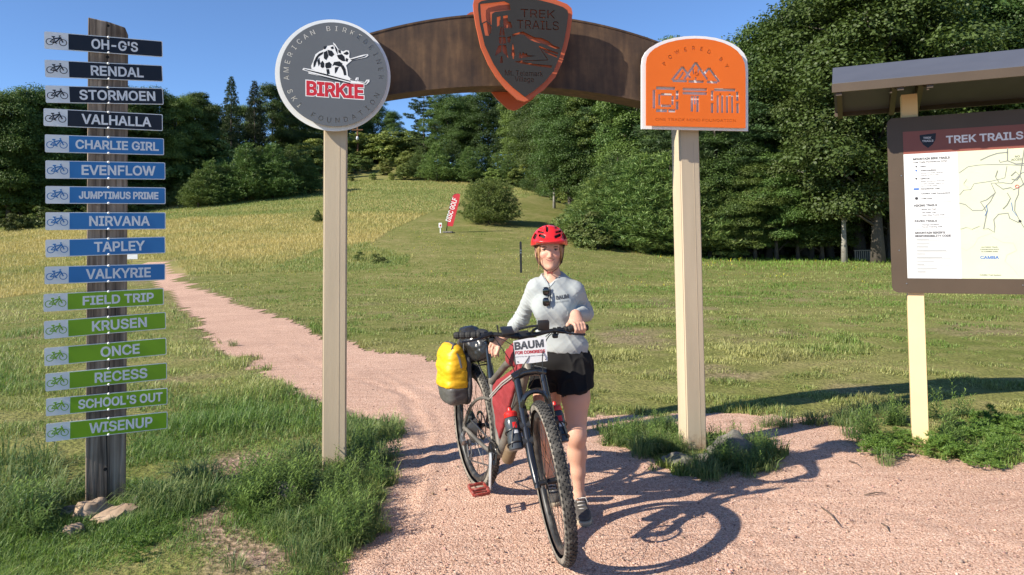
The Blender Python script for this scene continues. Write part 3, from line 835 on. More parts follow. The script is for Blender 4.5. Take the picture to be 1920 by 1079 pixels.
def broadleaf(H, R, base, nl, leaves, size, c0, c1, seed, trunk_r=0.22, droop=0.0, bark='bark', squash=1.0, label='', name='broadleaf_tree'):
    global rng
    rng = np.random.default_rng(seed); random.seed(seed)
    lob = []; limbs = []
    for k in range(nl):
        f = (k + 0.5) / nl
        z = base + (H - base) * (0.06 + 0.9 * f)
        prof = math.sin(PI * min(max(0.12 + 0.80 * f, 0), 1)) ** 0.7
        a = k * 2.4 + rng.uniform(-.5, .5)
        rr = R * prof * rng.uniform(0.35, 0.85)
        r = R * rng.uniform(0.22, 0.4) * (0.75 + 0.4 * prof)
        c = np.array([math.cos(a) * rr, math.sin(a) * rr, z + rng.uniform(-.4, .4)]); lob.append((c, r))
        if k % 2 == 0: limbs.append(((0, 0, max(base * .7, z - rr * 0.7)), tuple(c), trunk_r * .35))
    lob.append((np.array([0, 0, H - R * .3]), R * .32))
    tot = sum(r * r for _, r in lob); Vs = []; Cs = []
    for c, r in lob:
        n = int(leaves * r * r / tot); d = unit(n)
        d[:, 2] = np.where(d[:, 2] < -0.3, -d[:, 2] * .6, d[:, 2])
        # leaf sprays: gather the leaves of a lobe on twigs, leaving gaps
        tw = unit(max(n // 26, 3)); tw[:, 2] = np.abs(tw[:, 2]) * .9 - 0.15
        pick = rng.integers(0, len(tw), n)
        d = tw[pick] + d * 0.42; dn = d / np.linalg.norm(d, axis=1)[:, None]
        rad = r * rng.uniform(0.62, 1.12, n) * (0.8 + 0.35 * rng.random(len(tw))[pick])
        p = c + dn * rad[:, None] * np.array([1, 1, 0.8 * squash])
        p[:, 2] -= droop * rng.random(n) * r
        nr = dn * 0.7 + unit(n) * 0.8 + np.array([0, 0, 0.5])
        tone = np.clip(rng.normal(0.5, 0.22, n) + (rng.random(len(tw))[pick] - .5) * .5, 0, 1)
        Vq, Cq = leaf_quads(p, nr, size * rng.uniform(0.7, 1.35, n), size * rng.uniform(0.5, 0.85, n), mixc(tone, c0, c1))
        Vs.append(Vq); Cs.append(Cq)
    return make_tree(name, trunk_mb(H * .93, trunk_r, .4, limbs), np.concatenate(Vs), np.concatenate(Cs), M['leaf'], M[bark], label)
def needles(c, axis, n, ln, wd, col, spread=0.9):
    'tufts: n long thin leaves round each shoot tip'
    k = len(c); ax = np.repeat(axis, n, 0); d = ax + unit(k * n) * spread; d /= np.linalg.norm(d, axis=1)[:, None]
    p0 = np.repeat(c, n, 0); s = np.cross(d, unit(k * n)); s /= np.maximum(np.linalg.norm(s, axis=1), 1e-6)[:, None]
    l = ln * rng.uniform(0.7, 1.2, (k * n, 1)); w = wd * 0.5
    V = np.stack([p0 - s * w * .4, p0 + d * l * .5 - s * w, p0 + d * l, p0 + d * l * .5 + s * w], 1).reshape(-1, 3)
    return V, np.repeat(np.repeat(col, n, 0) * rng.uniform(0.8, 1.2, (k * n, 1)), 4, 0)
def pine(H, R, base, whorl, tuft, ln, wd, c0, c1, seed, trunk_r=0.22, shape='tall', up=0.15, label='', name='pine_tree', gap=0.0, bark='bark', per=5):
    global rng
    rng = np.random.default_rng(seed); random.seed(seed)
    Vs = []; Cs = []; limbs = []; z = base
    while z < H - 0.25:
        f = (z - base) / (H - base)
        if shape == 'cone': L = R * (1 - f) ** 0.85 * rng.uniform(.8, 1.1) + .12
        elif shape == 'round': L = R * math.sqrt(max(1 - (f * 1.02) ** 2.2, 0.01)) * rng.uniform(.8, 1.1)
        else: L = R * (math.sin(PI * (0.18 + 0.74 * f)) ** 0.8) * rng.uniform(.55, 1.15)
        m = max(3, int(per + rng.integers(-1, 2)))
        a0 = rng.uniform(0, 6.28)
        for j in range(m):
            if rng.random() < gap: continue
            a = a0 + j * 2 * PI / m + rng.uniform(-.3, .3); l = L * rng.uniform(0.75, 1.15)
            dirv = np.array([math.cos(a), math.sin(a), 0]); zz = z + rng.uniform(-.15, .15)
            tip = dirv * l + np.array([0, 0, zz + up * l])
            limbs.append(((0, 0, zz - .05), tuple(tip), trunk_r * 0.16 * max(1 - f, .25)))
            nt_ = max(4, int(tuft * l * (1 if shape == 'tall' else 1.25)))
            t = rng.uniform(0.22 if shape != 'tall' else 0.4, 1.02, nt_) ** 0.8
            side = rng.normal(0, 0.17 if shape == 'tall' else .14, nt_) * l * (0.5 + t * .6)
            s = np.array([-dirv[1], dirv[0], 0])
            c = dirv * (l * t)[:, None] + s * side[:, None]; c[:, 2] = zz + up * l * t ** 1.4 + rng.normal(0, .07, nt_) * (1 if shape == 'tall' else 2.0) - np.abs(side) * .15
            ax = dirv * .55 + s * np.sign(side)[:, None] * .4 + np.array([0, 0, 0.75 if shape != 'tall' else .55])
            tone = np.clip(rng.normal(.5, .25, nt_), 0, 1)
            Vq, Cq = needles(c, ax / np.linalg.norm(ax, axis=1)[:, None], 7, ln, wd, mixc(tone, c0, c1)); Vs.append(Vq); Cs.append(Cq)
        z += whorl * rng.uniform(.8, 1.2)
    c = np.array([[0, 0, H - .3 + .06 * i] for i in range(5)]); Vq, Cq = needles(c, np.tile([0, 0, 1.0], (5, 1)), 8, ln, wd, mixc(np.full(5, .6), c0, c1)); Vs.append(Vq); Cs.append(Cq)
    return make_tree(name, trunk_mb(H, trunk_r, .15, limbs if shape == 'tall' else ()), np.concatenate(Vs), np.concatenate(Cs), M['needle'], M[bark], label)

DK, MD, LT, YG = (0.045, 0.076, 0.018), (0.075, 0.130, 0.030), (0.118, 0.182, 0.042), (0.18, 0.23, 0.055)
PROTO = {
    'oak': broadleaf(15, 5.2, 2.0, 44, 74000, 0.165, DK, MD, 11, .25),
    'maple': broadleaf(16, 4.6, 1.5, 46, 74000, 0.155, MD, LT, 12, .22),
    'basswood': broadleaf(14, 4.2, 1.2, 44, 66000, 0.16, DK, LT, 13, .2),
    'birch': broadleaf(13, 3.0, 2.0, 44, 48000, 0.13, MD, (0.09, 0.13, 0.035), 14, .13, droop=.5, bark='bark_pale'),
    'ash': broadleaf(17, 3.6, 2.5, 44, 66000, 0.15, DK, LT, 15, .2),
    'white_pine': pine(17, 3.6, 4.5, 0.80, 24, .34, .06, (0.035, 0.07, 0.026), (0.075, 0.12, 0.04), 16, .24, 'tall', .14, gap=.06),
    'spruce': pine(14, 2.6, .8, .42, 14, .26, .05, (0.022, 0.045, 0.016), (0.05, 0.08, 0.026), 17, .17, 'cone', -.05, per=6),
    'young_pine': pine(6, 2.2, .25, .32, 16, .26, .035, (0.06, 0.115, 0.03), (0.14, 0.20, 0.05), 18, .09, 'cone', .3, per=7),
    'round_pine': pine(4.3, 2.7, .1, .24, 17, .24, .03, (0.07, 0.12, 0.028), (0.17, 0.22, 0.055), 19, .09, 'round', .3, per=9),
    'shrub': broadleaf(3, 1.7, .1, 24, 10000, 0.14, (0.09, 0.145, 0.034), (0.23, 0.27, 0.07), 20, .05),
    'low_bush': broadleaf(1.3, 1.1, .0, 16, 4200, 0.11, (0.08, 0.13, 0.03), (0.18, 0.21, 0.06), 21, .03),
}
rng = np.random.default_rng(7); random.seed(7)
_used = set()
def put(kind, x, y, s, rot, label, group=None, sz=None, name=None, z=None, cat='tree'):
    o = PROTO[kind]
    if kind in _used: o = copy_tree(o)
    else: _used.add(kind)
    if name:
        o.name = name
    o.location = (x, y, (gz(x, y) if z is None else z) - 0.05)
    o.rotation_euler = (0, 0, rot); o.scale = (s, s, sz if sz else s)
    tag(o, label, cat, group)
    return o
HT = {'oak': 15, 'maple': 16, 'basswood': 14, 'birch': 13, 'ash': 17, 'white_pine': 17, 'spruce': 14, 'young_pine': 6, 'round_pine': 4.3, 'shrub': 3.2, 'low_bush': 1.4}
NAMES = {'oak': 'broadleaf_tree', 'maple': 'broadleaf_tree', 'basswood': 'broadleaf_tree', 'birch': 'birch_tree', 'ash': 'broadleaf_tree', 'white_pine': 'pine_tree', 'spruce': 'spruce_tree', 'young_pine': 'young_pine', 'round_pine': 'pine_bush', 'shrub': 'shrub', 'low_bush': 'bush'}
def put_px(kind, px, d, top_py, label, group=None, wide=1.0, cat='tree'):
    'tree at picture column px, d metres ahead, as tall as the photo shows'
    g = at_px(px, d); top = P(px, top_py, d).z
    s = max(top - g.z, 0.4) / HT[kind]
    return put(kind, g.x, g.y, s * wide, random.uniform(0, 6.28), label, group, sz=s, name=NAMES[kind], cat=cat)
LW = ('dark broadleaf tree in the wood left of the meadow', 'trees of the wood left of the meadow')
CW = ('tall tree of the wood along the top of the slope', 'trees of the wood above the meadow')
RW = ('leafy green tree of the tall wood right of the mown strip', 'trees of the wood right of the mown strip')
BW = ('tree deep in the right hand wood, mostly hidden by those before it', 'trees deep inside the right wood')
# left wood: front rank, then two ranks behind
random.seed(3)
k = 0
for px, d, top in [(-900, 60, 140), (-760, 58, 150), (-620, 59, 160), (-480, 60, 155), (-410, 66, 160), (-330, 60, 150), (-190, 62, 172), (-70, 60, 165), (15, 62, 168), (75, 64, 165), (130, 66, 172), (185, 68, 168), (240, 70, 168), (285, 72, 160), (330, 73, 175), (372, 76, 165)]:
    kind = ['oak', 'basswood', 'maple', 'ash'][k % 4]; put_px(kind, px, d, top + random.uniform(-6, 10), LW[0], LW[1], 1.05); k += 1
for px, d, top in [(-250, 68, 185), (-110, 69, 175), (-20, 70, 190), (50, 71, 185), (110, 73, 185), (165, 75, 190), (215, 77, 185), (262, 79, 178), (310, 81, 185), (352, 83, 180), (400, 86, 185), (450, 90, 190), (-150, 76, 180), (90, 80, 190), (240, 86, 190)]:
    kind = ['spruce', 'oak', 'ash', 'basswood'][k % 4]; put_px(kind, px, d, top + random.uniform(-4, 12), LW[0], LW[1], 1.1); k += 1
put_px('spruce', 434, 80, 144, 'tall pointed dark spruce at the left wood edge', None, 1.0)
put_px('spruce', 478, 86, 152, 'dark spruce with a blunt top beside the taller pointed one', None, 1.1)
for px, d, top in [(512, 96, 160), (545, 100, 172), (580, 108, 150), (620, 112, 165), (662, 114, 178), (700, 114, 186), (738, 113, 210)]:
    kind = ['oak', 'basswood', 'maple'][k % 3]; put_px(kind, px, d, top, CW[0], CW[1], 1.0); k += 1
put_px('white_pine', 797, 98, 168, 'tall white pine with bare trunk and layered boughs against the sky', None, 1.15)
for px, d, top in [(842, 96, 178), (880, 98, 176), (918, 95, 168), (955, 93, 174), (990, 88, 170), (1015, 84, 182), (830, 108, 200), (870, 112, 190), (935, 110, 185), (980, 104, 190)]:
    kind = ['oak', 'white_pine', 'basswood', 'oak', 'ash'][k % 5]; put_px(kind, px, d, top, CW[0], CW[1], 1.05); k += 1
# understorey along the wood edge
E1 = ('bright green young pine at the upper meadow edge', 'young pines along the upper meadow edge')
for px, d, top in [(395, 67, 300), (372, 66, 318), (462, 69, 268), (487, 70, 275), (512, 70, 268), (545, 72, 272), (575, 73, 290), (425, 68, 312), (820, 84, 268), (850, 86, 262), (880, 84, 275), (905, 86, 270), (935, 85, 285), (955, 84, 292), (790, 86, 275), (1005, 80, 300), (1030, 76, 318)]:
    put_px('young_pine', px, d, top, E1[0], E1[1], 1.5)
E2 = ('bushy shrub on the knoll below the wood', 'shrubs on the knoll at the meadow top')
for px, d, top in [(335, 71, 345), (430, 73, 318), (350, 70, 340), (640, 88, 305), (665, 90, 292), (690, 92, 296), (725, 88, 300), (755, 90, 292), (770, 88, 288), (700, 84, 325), (660, 83, 330), (735, 84, 325), (620, 84, 325), (760, 84, 310), (985, 84, 312), (965, 83, 318), (1055, 72, 340), (1075, 70, 330), (840, 84, 320), (925, 83, 318)]:
    put_px('shrub', px, d, top, E2[0], E2[1], 1.25, cat='shrub')
E3 = ('low leafy bush in the row bordering the golden meadow', 'low bushes bordering the meadow')
for i in range(34):
    px = 20 + i * 17 + random.uniform(-6, 6); d = 57 + i * .62
    g = at_px(px, d); put('low_bush', g.x, g.y, random.uniform(.6, 1.1) * (1 + max(0, (px - 300) / 500)), random.uniform(0, 6), E3[0], E3[1], name='bush', cat='bush')
E4 = ('leafy sapling filling the dark foot of the left wood', 'saplings at the foot of the left wood')
for i in range(26):
    px = -60 + i * 17 + random.uniform(-5, 5); d = 62.5 + max(0, px) * .034 + random.uniform(0, 2)
    put_px(['basswood', 'shrub', 'birch', 'oak'][i % 4], px, d, random.uniform(255, 340) - 20 * (px > 300), E4[0], E4[1], 2.0 if i % 4 != 1 else 1.3)
# right wood
R1 = [('birch', 1040, 66, 165), ('birch', 1068, 62, 170), ('birch', 1100, 58, 165), ('ash', 1128, 58, 120), ('white_pine', 1165, 56, 105), ('birch', 1195, 54, 110), ('maple', 1240, 53, 62), ('white_pine', 1285, 52, 66), ('basswood', 1330, 51, 68),
      ('white_pine', 1375, 49, 60), ('oak', 1420, 49, 45), ('maple', 1462, 48, 22), ('oak', 1505, 47, 12), ('ash', 1555, 46, -20), ('oak', 1610, 45, -60), ('maple', 1665, 44, -55), ('oak', 1720, 44, -60), ('basswood', 1775, 44, -50), ('oak', 1830, 43, -30), ('maple', 1880, 43, -12), ('oak', 1930, 43, -15), ('maple', 1990, 42, -40), ('oak', 2080, 42, -60), ('ash', 2200, 42, -60), ('oak', 2330, 42, -60), ('maple', 2480, 41, -60), ('basswood', 2640, 41, -60)]
for kind, px, d, top in R1: put_px(kind, px, d, top + (np.interp(px, [1200, 1260, 1480, 1580], [0, 22, 34, 0])), RW[0], RW[1], 1.12)
for i in range(26):
    px = 1060 + i * 42 + random.uniform(-12, 12)
    put_px(['oak', 'basswood', 'maple', 'ash'][i % 4], px, 62 - i * .35 + random.uniform(-3, 5), np.interp(px, [1000, 1100, 1250, 1400, 1500, 1600, 2200], [195, 165, 125, 118, 85, 30, 0]), BW[0], BW[1], 1.1)
E5 = ('shaded undergrowth shrub between the trunks of the right wood', 'undergrowth of the right wood')
for i in range(26):
    px = 1250 + i * 30 + random.uniform(-9, 9); d = 48.5 + random.uniform(-1, 5)
    if 1570 < px < 1690: d += 14
    put_px('shrub', px, d, random.uniform(360, 440), E5[0], E5[1], 1.7, cat='shrub')
# the lower, nearer edge of the right wood
R2 = ('feathery young pine in the thicket behind the right gate post', 'young pines of the thicket behind the right gate post')
for px, d, top in [(1105, 47, 372), (1125, 46, 330), (1150, 46, 310), (1178, 45, 300), (1205, 44, 290), (1232, 44, 300), (1260, 43, 285), (1140, 44, 405), (1190, 43, 395), (1220, 42, 410), (1290, 43, 300), (1160, 48, 290), (1105, 48, 345)]:
    put_px('young_pine', px, d, top, R2[0], R2[1], 1.75)
R3 = ('low spreading dark green tree at the far edge of the mown lawn', 'low trees at the far lawn edge on the right')
for px, d, top in [(1330, 42.5, 300), (1375, 42, 330), (1415, 42, 310), (1455, 42, 290), (1495, 42.5, 300), (1540, 42.5, 280), (1350, 44, 250), (1440, 44.5, 240), (1520, 44, 230), (1395, 43, 390), (1350, 42, 420)]:
    put_px('basswood' if top < 350 else 'shrub', px, d, top, R3[0], R3[1], 1.35)
for px, d, top, kind in [(1582, 40, 60, 'birch'), (1645, 39.5, -80, 'oak'), (1668, 43, 150, 'basswood')]:
    put_px(kind, px, d, top, {'birch': 'slim pale trunked birch before the dark house', 'oak': 'big oak with a thick dark trunk beside the deck rail', 'basswood': 'dark leafy tree behind the deck rail and thick oak'}[kind], None, 1.15)
R4 = ('feathery dark pine leaning out of the right wood above the lawn', 'pines at the front of the right wood')
for px, d, top in [(1345, 44, 190), (1440, 44, 210), (1400, 45, 150), (1300, 46, 170)]: put_px('white_pine', px, d, top, R4[0], R4[1], 1.6)
put_px('shrub', 596, 92, 268, 'round shrub filling the gap beside the left gate post top', None, 1.5, cat='shrub')
put_px('shrub', 578, 90, 275, 'leafy shrub at the wood edge just left of the left gate post', None, 1.5, cat='shrub')
KN = ('dense shrub under the trees at the back of the knoll', 'shrubs at the back of the knoll')
for i in range(26): put_px('shrub', 545 + i * 10 + random.uniform(-4, 4), random.uniform(101, 108), random.uniform(250, 282), KN[0], KN[1], 1.7, cat='shrub')
# lone bushes on the slope
b = put_px('round_pine', 918, 51, 338, 'big rounded pine bush standing alone on the mown slope', None, 1.12); b['category'] = 'bush'
put_px('young_pine', 596, 52, 392, 'tiny pine sapling in the golden meadow by the left gate post', None, 1.3)
put_px('low_bush', 672, 34, 482, 'leafy weed patch left of the curve in the mown strip', None, 1.0, cat='bush')
put_px('low_bush', 708, 33, 479, 'larger leafy weed patch at the tip of the tall grass', None, 1.3, cat='bush')
for px, d, top in [(1100, 43, 405), (1092, 42, 418), (1110, 41.5, 425), (1120, 41, 432)]:
    put_px('low_bush', px, d, top, 'yellowish weed bush at the foot of the young pines', 'yellow weed bushes at the thicket foot', 1.2, cat='bush')

# ------------------------------------------------------------------ standing signs
class Frame:
    'upright plane frame: x along the sign, y away from the viewer, z up'
    def __init__(s, o, yaw):
        s.o = Vector(o); s.yaw = yaw
        s.x = Vector((math.cos(yaw), math.sin(yaw), 0)); s.y = Vector((-math.sin(yaw), math.cos(yaw), 0))
    def loc(s, px, py, y=0.0):
        p = on_plane(px, py, s.o + s.y * y, s.y) - s.o
        return (p.dot(s.x), p.z)
    def face(s, x, z, y):
        'matrix for flat work: local x right, local y up, local z towards the viewer'
        return Matrix(((1, 0, 0, x), (0, 0, -1, y), (0, 1, 0, z), (0, 0, 0, 1)))
def fit(s, x0, x1, cap, bold=0.0, space=1.0):
    'text loops from x0 to x1 with cap height cap, standing on y=0'
    lp = text_splines(s, cap / CAPF, 0, 'LEFT', 1.0, space)
    xs = [p[0] for l in lp for p in l]; k = (x1 - x0 - 2 * bold) / (max(xs) - min(xs)); m = min(xs)
    return [[(x0 + bold + (x - m) * k, y) for x, y in l] for l in lp]
def flat_paint(name, c, rough=0.45, var=0.04): return mat(name, c, rough, var, 5, spec=0.35)
M['navy'] = flat_paint('navy sign film', (0.006, 0.009, 0.02)); M['blue'] = flat_paint('blue sign film', (0.03, 0.185, 0.46)); M['green'] = flat_paint('green sign film', (0.21, 0.41, 0.012))
M['letters'] = flat_paint('white sign film', (0.74, 0.75, 0.77))
def wood_mat():
    m, nt, N, B = new_mat('weathered timber'); L = nt.links
    tc = N.new('ShaderNodeTexCoord'); mp = N.new('ShaderNodeMapping'); mp.inputs['Scale'].default_value = (22, 22, 0.9); L.new(tc.outputs['Object'], mp.inputs['Vector'])
    n1 = N.new('ShaderNodeTexNoise'); n1.inputs['Scale'].default_value = 1.6; n1.inputs['Detail'].default_value = 9; n1.inputs['Distortion'].default_value = 0.4; L.new(mp.outputs['Vector'], n1.inputs['Vector'])
    n3 = N.new('ShaderNodeTexNoise'); n3.inputs['Scale'].default_value = 2.2; n3.inputs['Detail'].default_value = 4; L.new(tc.outputs['Object'], n3.inputs['Vector'])
    r = N.new('ShaderNodeValToRGB'); e = r.color_ramp.elements; e.new(.5); e.new(.6)
    for k, (p, c) in enumerate([(0.3, (0.05, 0.037, 0.027)), (0.44, (0.17, 0.128, 0.095)), (0.58, (0.29, 0.228, 0.172)), (0.75, (0.42, 0.345, 0.27))]): e[k].position = p; e[k].color = c + (1,)
    L.new(n1.outputs['Fac'], r.inputs['Fac'])
    r3 = N.new('ShaderNodeValToRGB'); r3.color_ramp.elements[0].color = (.6, .56, .52, 1); r3.color_ramp.elements[1].color = (1.2, 1.2, 1.22, 1); r3.color_ramp.elements[0].position = .35; r3.color_ramp.elements[1].position = .65; L.new(n3.outputs['Fac'], r3.inputs['Fac'])
    mu = N.new('ShaderNodeMix'); mu.data_type = 'RGBA'; mu.blend_type = 'MULTIPLY'; mu.inputs[0].default_value = 1; L.new(r.outputs['Color'], mu.inputs[6]); L.new(r3.outputs['Color'], mu.inputs[7])
    L.new(mu.outputs[2], B.inputs['Base Color']); B.inputs['Roughness'].default_value = 0.9
    bp = N.new('ShaderNodeBump'); bp.inputs['Distance'].default_value = 0.012; L.new(n1.outputs['Fac'], bp.inputs['Height']); L.new(bp.outputs['Normal'], B.inputs['Normal'])
    return m
M['timber'] = wood_mat()
M['crack'] = mat('dark split', (0.012, 0.01, 0.009), 0.95, 0.2)

SP = Frame(G(199, 950), math.radians(28))
sp = thing('trail_signpost', 'weathered timber post carrying sixteen trail name boards', 'signpost', SP.o, SP.yaw)
zt = SP.loc(200, 40, 0)[1]; xl, _ = SP.loc(162, 500, 0); xr, _ = SP.loc(237, 500, 0)
mb = MB(); w = xr - xl
prof = [(xl, -0.25), (xr, -0.25), (xr + .004, zt * .3), (xr + .006, zt - .075), (xr - .012, zt - .028), (xl + w * .55, zt - .004), (xl + .002, zt + .012)]
mb.prism(prof, Matrix(((1, 0, 0, 0), (0, 0, -1, 0.14), (0, 1, 0, 0), (0, 0, 0, 1))), 0.14)
po = mb.build('post', M['timber'], sp)
bv = po.modifiers.new('b', 'BEVEL'); bv.width = .004; bv.segments = 1; bv.limit_method = 'ANGLE'
# the long drying split, its depth shade put into the colour, and knots
mb = MB(); random.seed(5)
zz = [0.0 + zt * i / 60 for i in range(61)]; cx0 = xl + w * .5
def crackx(z): return cx0 + 0.012 * math.sin(z * 2.1) + 0.006 * math.sin(z * 7.3 + 1)
for i in range(60):
    if (0.55 < zz[i] % 1.0 < 0.62): continue
    w0, w1 = [0.0012 + 0.002 * abs(math.sin(q * 3.1)) for q in (zz[i], zz[i + 1])]
    a, b = crackx(zz[i]), crackx(zz[i + 1]); y = -0.0012
    mb.add([(a - w0, y, zz[i]), (a + w0, y, zz[i]), (b + w1, y, zz[i + 1]), (b - w1, y, zz[i + 1]), (a - w0, .004, zz[i]), (a + w0, .004, zz[i]), (b + w1, .004, zz[i + 1]), (b - w1, .004, zz[i + 1])], [(0, 1, 2, 3), (4, 0, 3, 7), (1, 5, 6, 2)])
mb.build('split', M['crack'], po)
mb = MB()
for kx, kz, kr in ((cx0 - .004, SP.loc(198, 880)[1], .012), (cx0 + .002, SP.loc(198, 48)[1], .010), (cx0, SP.loc(198, 107)[1], .011), (cx0 + .03, SP.loc(206, 700)[1], .008)):
    mb.lathe([(kr, 0), (kr * .8, .0022)], Matrix.Translation((kx, 0.0006, kz)) @ Matrix.Rotation(PI / 2, 4, 'X'), 12)
mb.build('knot', M['crack'], po)

BOARDS = [("OH-G'S", 'navy', 83, 58, 92, 305, 78, 107, 168, 256), ('RENDAL', 'navy', 84, 112, 145, 305, 123, 153, 167, 267), ('STORMOEN', 'navy', 85, 160, 193, 306, 166, 196, 146, 290), ('VALHALLA', 'navy', 81.5, 203, 236, 305, 215, 246, 150, 282),
          ('CHARLIE GIRL', 'blue', 84, 252, 286, 307.5, 260, 291, 139, 297), ('EVENFLOW', 'blue', 85, 301, 335, 310, 305, 337, 150, 290), ('JUMPTIMUS PRIME', 'blue', 85, 349, 382, 310.5, 352, 383, 145, 296), ('NIRVANA', 'blue', 85, 398, 432, 310.5, 399, 430, 164, 279),
          ('TAPLEY', 'blue', 85, 450, 483, 310, 444, 475, 173, 269), ('VALKYRIE', 'blue', 83.5, 500, 534, 310, 495, 525, 158, 281), ('FIELD TRIP', 'green', 81.5, 551, 586, 307, 541.5, 571, 152, 287), ('KRUSEN', 'green', 82.5, 602.5, 637, 311, 586, 616.5, 169, 273),
          ('ONCE', 'green', 83, 653, 688, 312, 634, 665, 185, 259), ('RECESS', 'green', 85, 701, 735, 313, 681, 711, 174, 274), ("SCHOOL'S OUT", 'green', 86, 748, 782, 314, 728, 758, 144, 304), ('WISENUP', 'green', 86, 796, 830, 314, 772, 804, 164, 284)]
def bike_symbol(s, M4, m, parent):
    'small mountain bike seen from the side, s = overall length'
    mb = MB(); k = [0]
    def st(pts, w):
        k[0] += 1; mb.prism(stroke([(x * s, y * s) for x, y in pts], w * s), M4, 0.0010 + 0.00012 * k[0])
    for cx in (-.31, .31):
        n = 20; r1, r0 = .19 * s, .155 * s; k[0] += 1; t = .001 + .00012 * k[0]
        o = ring(r1, n, cx * s, -.09 * s); i = ring(r0, n, cx * s, -.09 * s)
        vs = [M4 @ Vector((x, y, t)) for x, y in o + i]; mb.add(vs, [(q, (q + 1) % n, n + (q + 1) % n, n + q) for q in range(n)])
    st([(-.31, -.09), (-.06, -.12)], .05); st([(-.31, -.09), (-.12, .1)], .04); st([(-.06, -.12), (-.15, .2)], .05); st([(-.13, .08), (.17, .17)], .06)
    st([(-.06, -.12), (.17, .14)], .06); st([(.31, -.09), (.17, .21)], .06); st([(.17, .21), (.13, .27), (.2, .29)], .045); st([(-.22, .2), (-.07, .2)], .06); st([(-.06, -.12), (.02, -.17)], .05)
    return mb.build('bicycle_symbol', m, parent)
random.seed(9)
for (txt, colr, x0, ytl, ybl, x1, ytr, ybr, t0, t1) in BOARDS:
    yf = -0.012
    a = Vector(SP.loc(x0, (ytl + ybl) / 2, yf)); b = Vector(SP.loc(x1, (ytr + ybr) / 2, yf)); h = ((SP.loc(x0, ytl, yf)[1] - SP.loc(x0, ybl, yf)[1]) + (SP.loc(x1, ytr, yf)[1] - SP.loc(x1, ybr, yf)[1])) / 2
    c = (a + b) / 2; wd = (b - a).length; ang = math.atan2(b.y - a.y, b.x - a.x)
    F = Matrix.Translation((c.x, -0.0035 - random.uniform(0, .003), c.y)) @ Matrix(((1, 0, 0, 0), (0, 0, -1, 0), (0, 1, 0, 0), (0, 0, 0, 1))) @ Matrix.Rotation(ang, 4, 'Z') @ Matrix.Rotation(random.uniform(-.012, .012), 4, 'Y')
    bd = plate([rrect(wd, h, .008)], F, 0.004, 'sign_board', M['white'], sp, label=('narrow white edged board in %s film lettered ' % colr) + txt)
    sc = wd / (x1 - x0); X_ = lambda px: (px - (x0 + x1) / 2) * sc
    xs = X_(x0 + 43); e = .0045
    fld = [(xs, -h / 2 + e), (wd / 2 - e - .004, -h / 2 + e), (wd / 2 - e, -h / 2 + e + .004), (wd / 2 - e, h / 2 - e - .004), (wd / 2 - e - .004, h / 2 - e), (xs, h / 2 - e)]
    plate([fld], F @ Matrix.Translation((0, 0, .0042)), 0.0008, 'colour_field', M[colr], bd)
    cap = 0.058 if len(txt) < 10 else (0.052 if len(txt) < 13 else 0.042)
    lp = fit(txt, X_(t0), X_(t1), cap, .0018)
    plate([[(x, y - cap / 2) for x, y in l] for l in lp], F @ Matrix.Translation((0, 0, .0053)), 0.0008, 'lettering', M['letters'], bd, bold=0.0024)
    bike_symbol(0.112, F @ Matrix.Translation((X_(x0 + 21.5), 0.002, .0042)), M[colr], bd)
    mb = MB()
    for s_ in (-1, 1): mb.lathe([(.008, 0), (.0075, .003), (.004, .006), (0, .0068)], F @ Matrix.Translation((X_(200), s_ * (h / 2 - .004), .005)), 10)
    mb.build('bolt', M['white'], bd, smooth=60)

# ------------------------------------------------------------------ the gateway
GL = G(626, 902); GR = G(1307.5, 849)
GW = Frame(GL, math.atan2(GR.y - GL.y, GR.x - GL.x)); W = (GR - GL).length
gate = thing('trail_gateway', 'trail gateway of two tan posts joined by a rusty arch with three big signs', 'gateway', GW.o, GW.yaw)
def gate_post(x, base, top):
    'square tube, base and top are picture points of its axis'
    b = Vector(GW.loc(*base)); t = Vector(GW.loc(*top)); k = (t.x - b.x) / (t.y - b.y); H = 2.62; w = .16
    mb = MB(); bm = bmesh.new(); bmesh.ops.create_cube(bm, size=1)
    for v in bm.verts: v.co = Vector((v.co.x * w, v.co.y * w, (v.co.z + .5) * (H + .3) - .3))
    bmesh.ops.bevel(bm, geom=[e for e in bm.edges if abs((e.verts[0].co - e.verts[1].co).z) > .5], offset=.009, segments=3, affect='EDGES')
    for v in bm.verts: v.co.x += b.x + k * v.co.z; v.co.y += .08
    mb.bm(bm); p = mb.build('post', M['tan'], gate, smooth=40)
    # seam line of the wrap and two screws
    mb = MB(); xs = x + .028
    mb.box((b.x + .03 + k * 1.2, -.0005, 1.2), (.0022, .0018, 2.3), Matrix(((1, 0, k), (0, 1, 0), (0, 0, 1))))
    mb.build('seam', M['tan'], p)
    return p
gate_post(0, (626, 902), (628.8, 250)); gate_post(W, (1307.5, 849), (1293, 262))
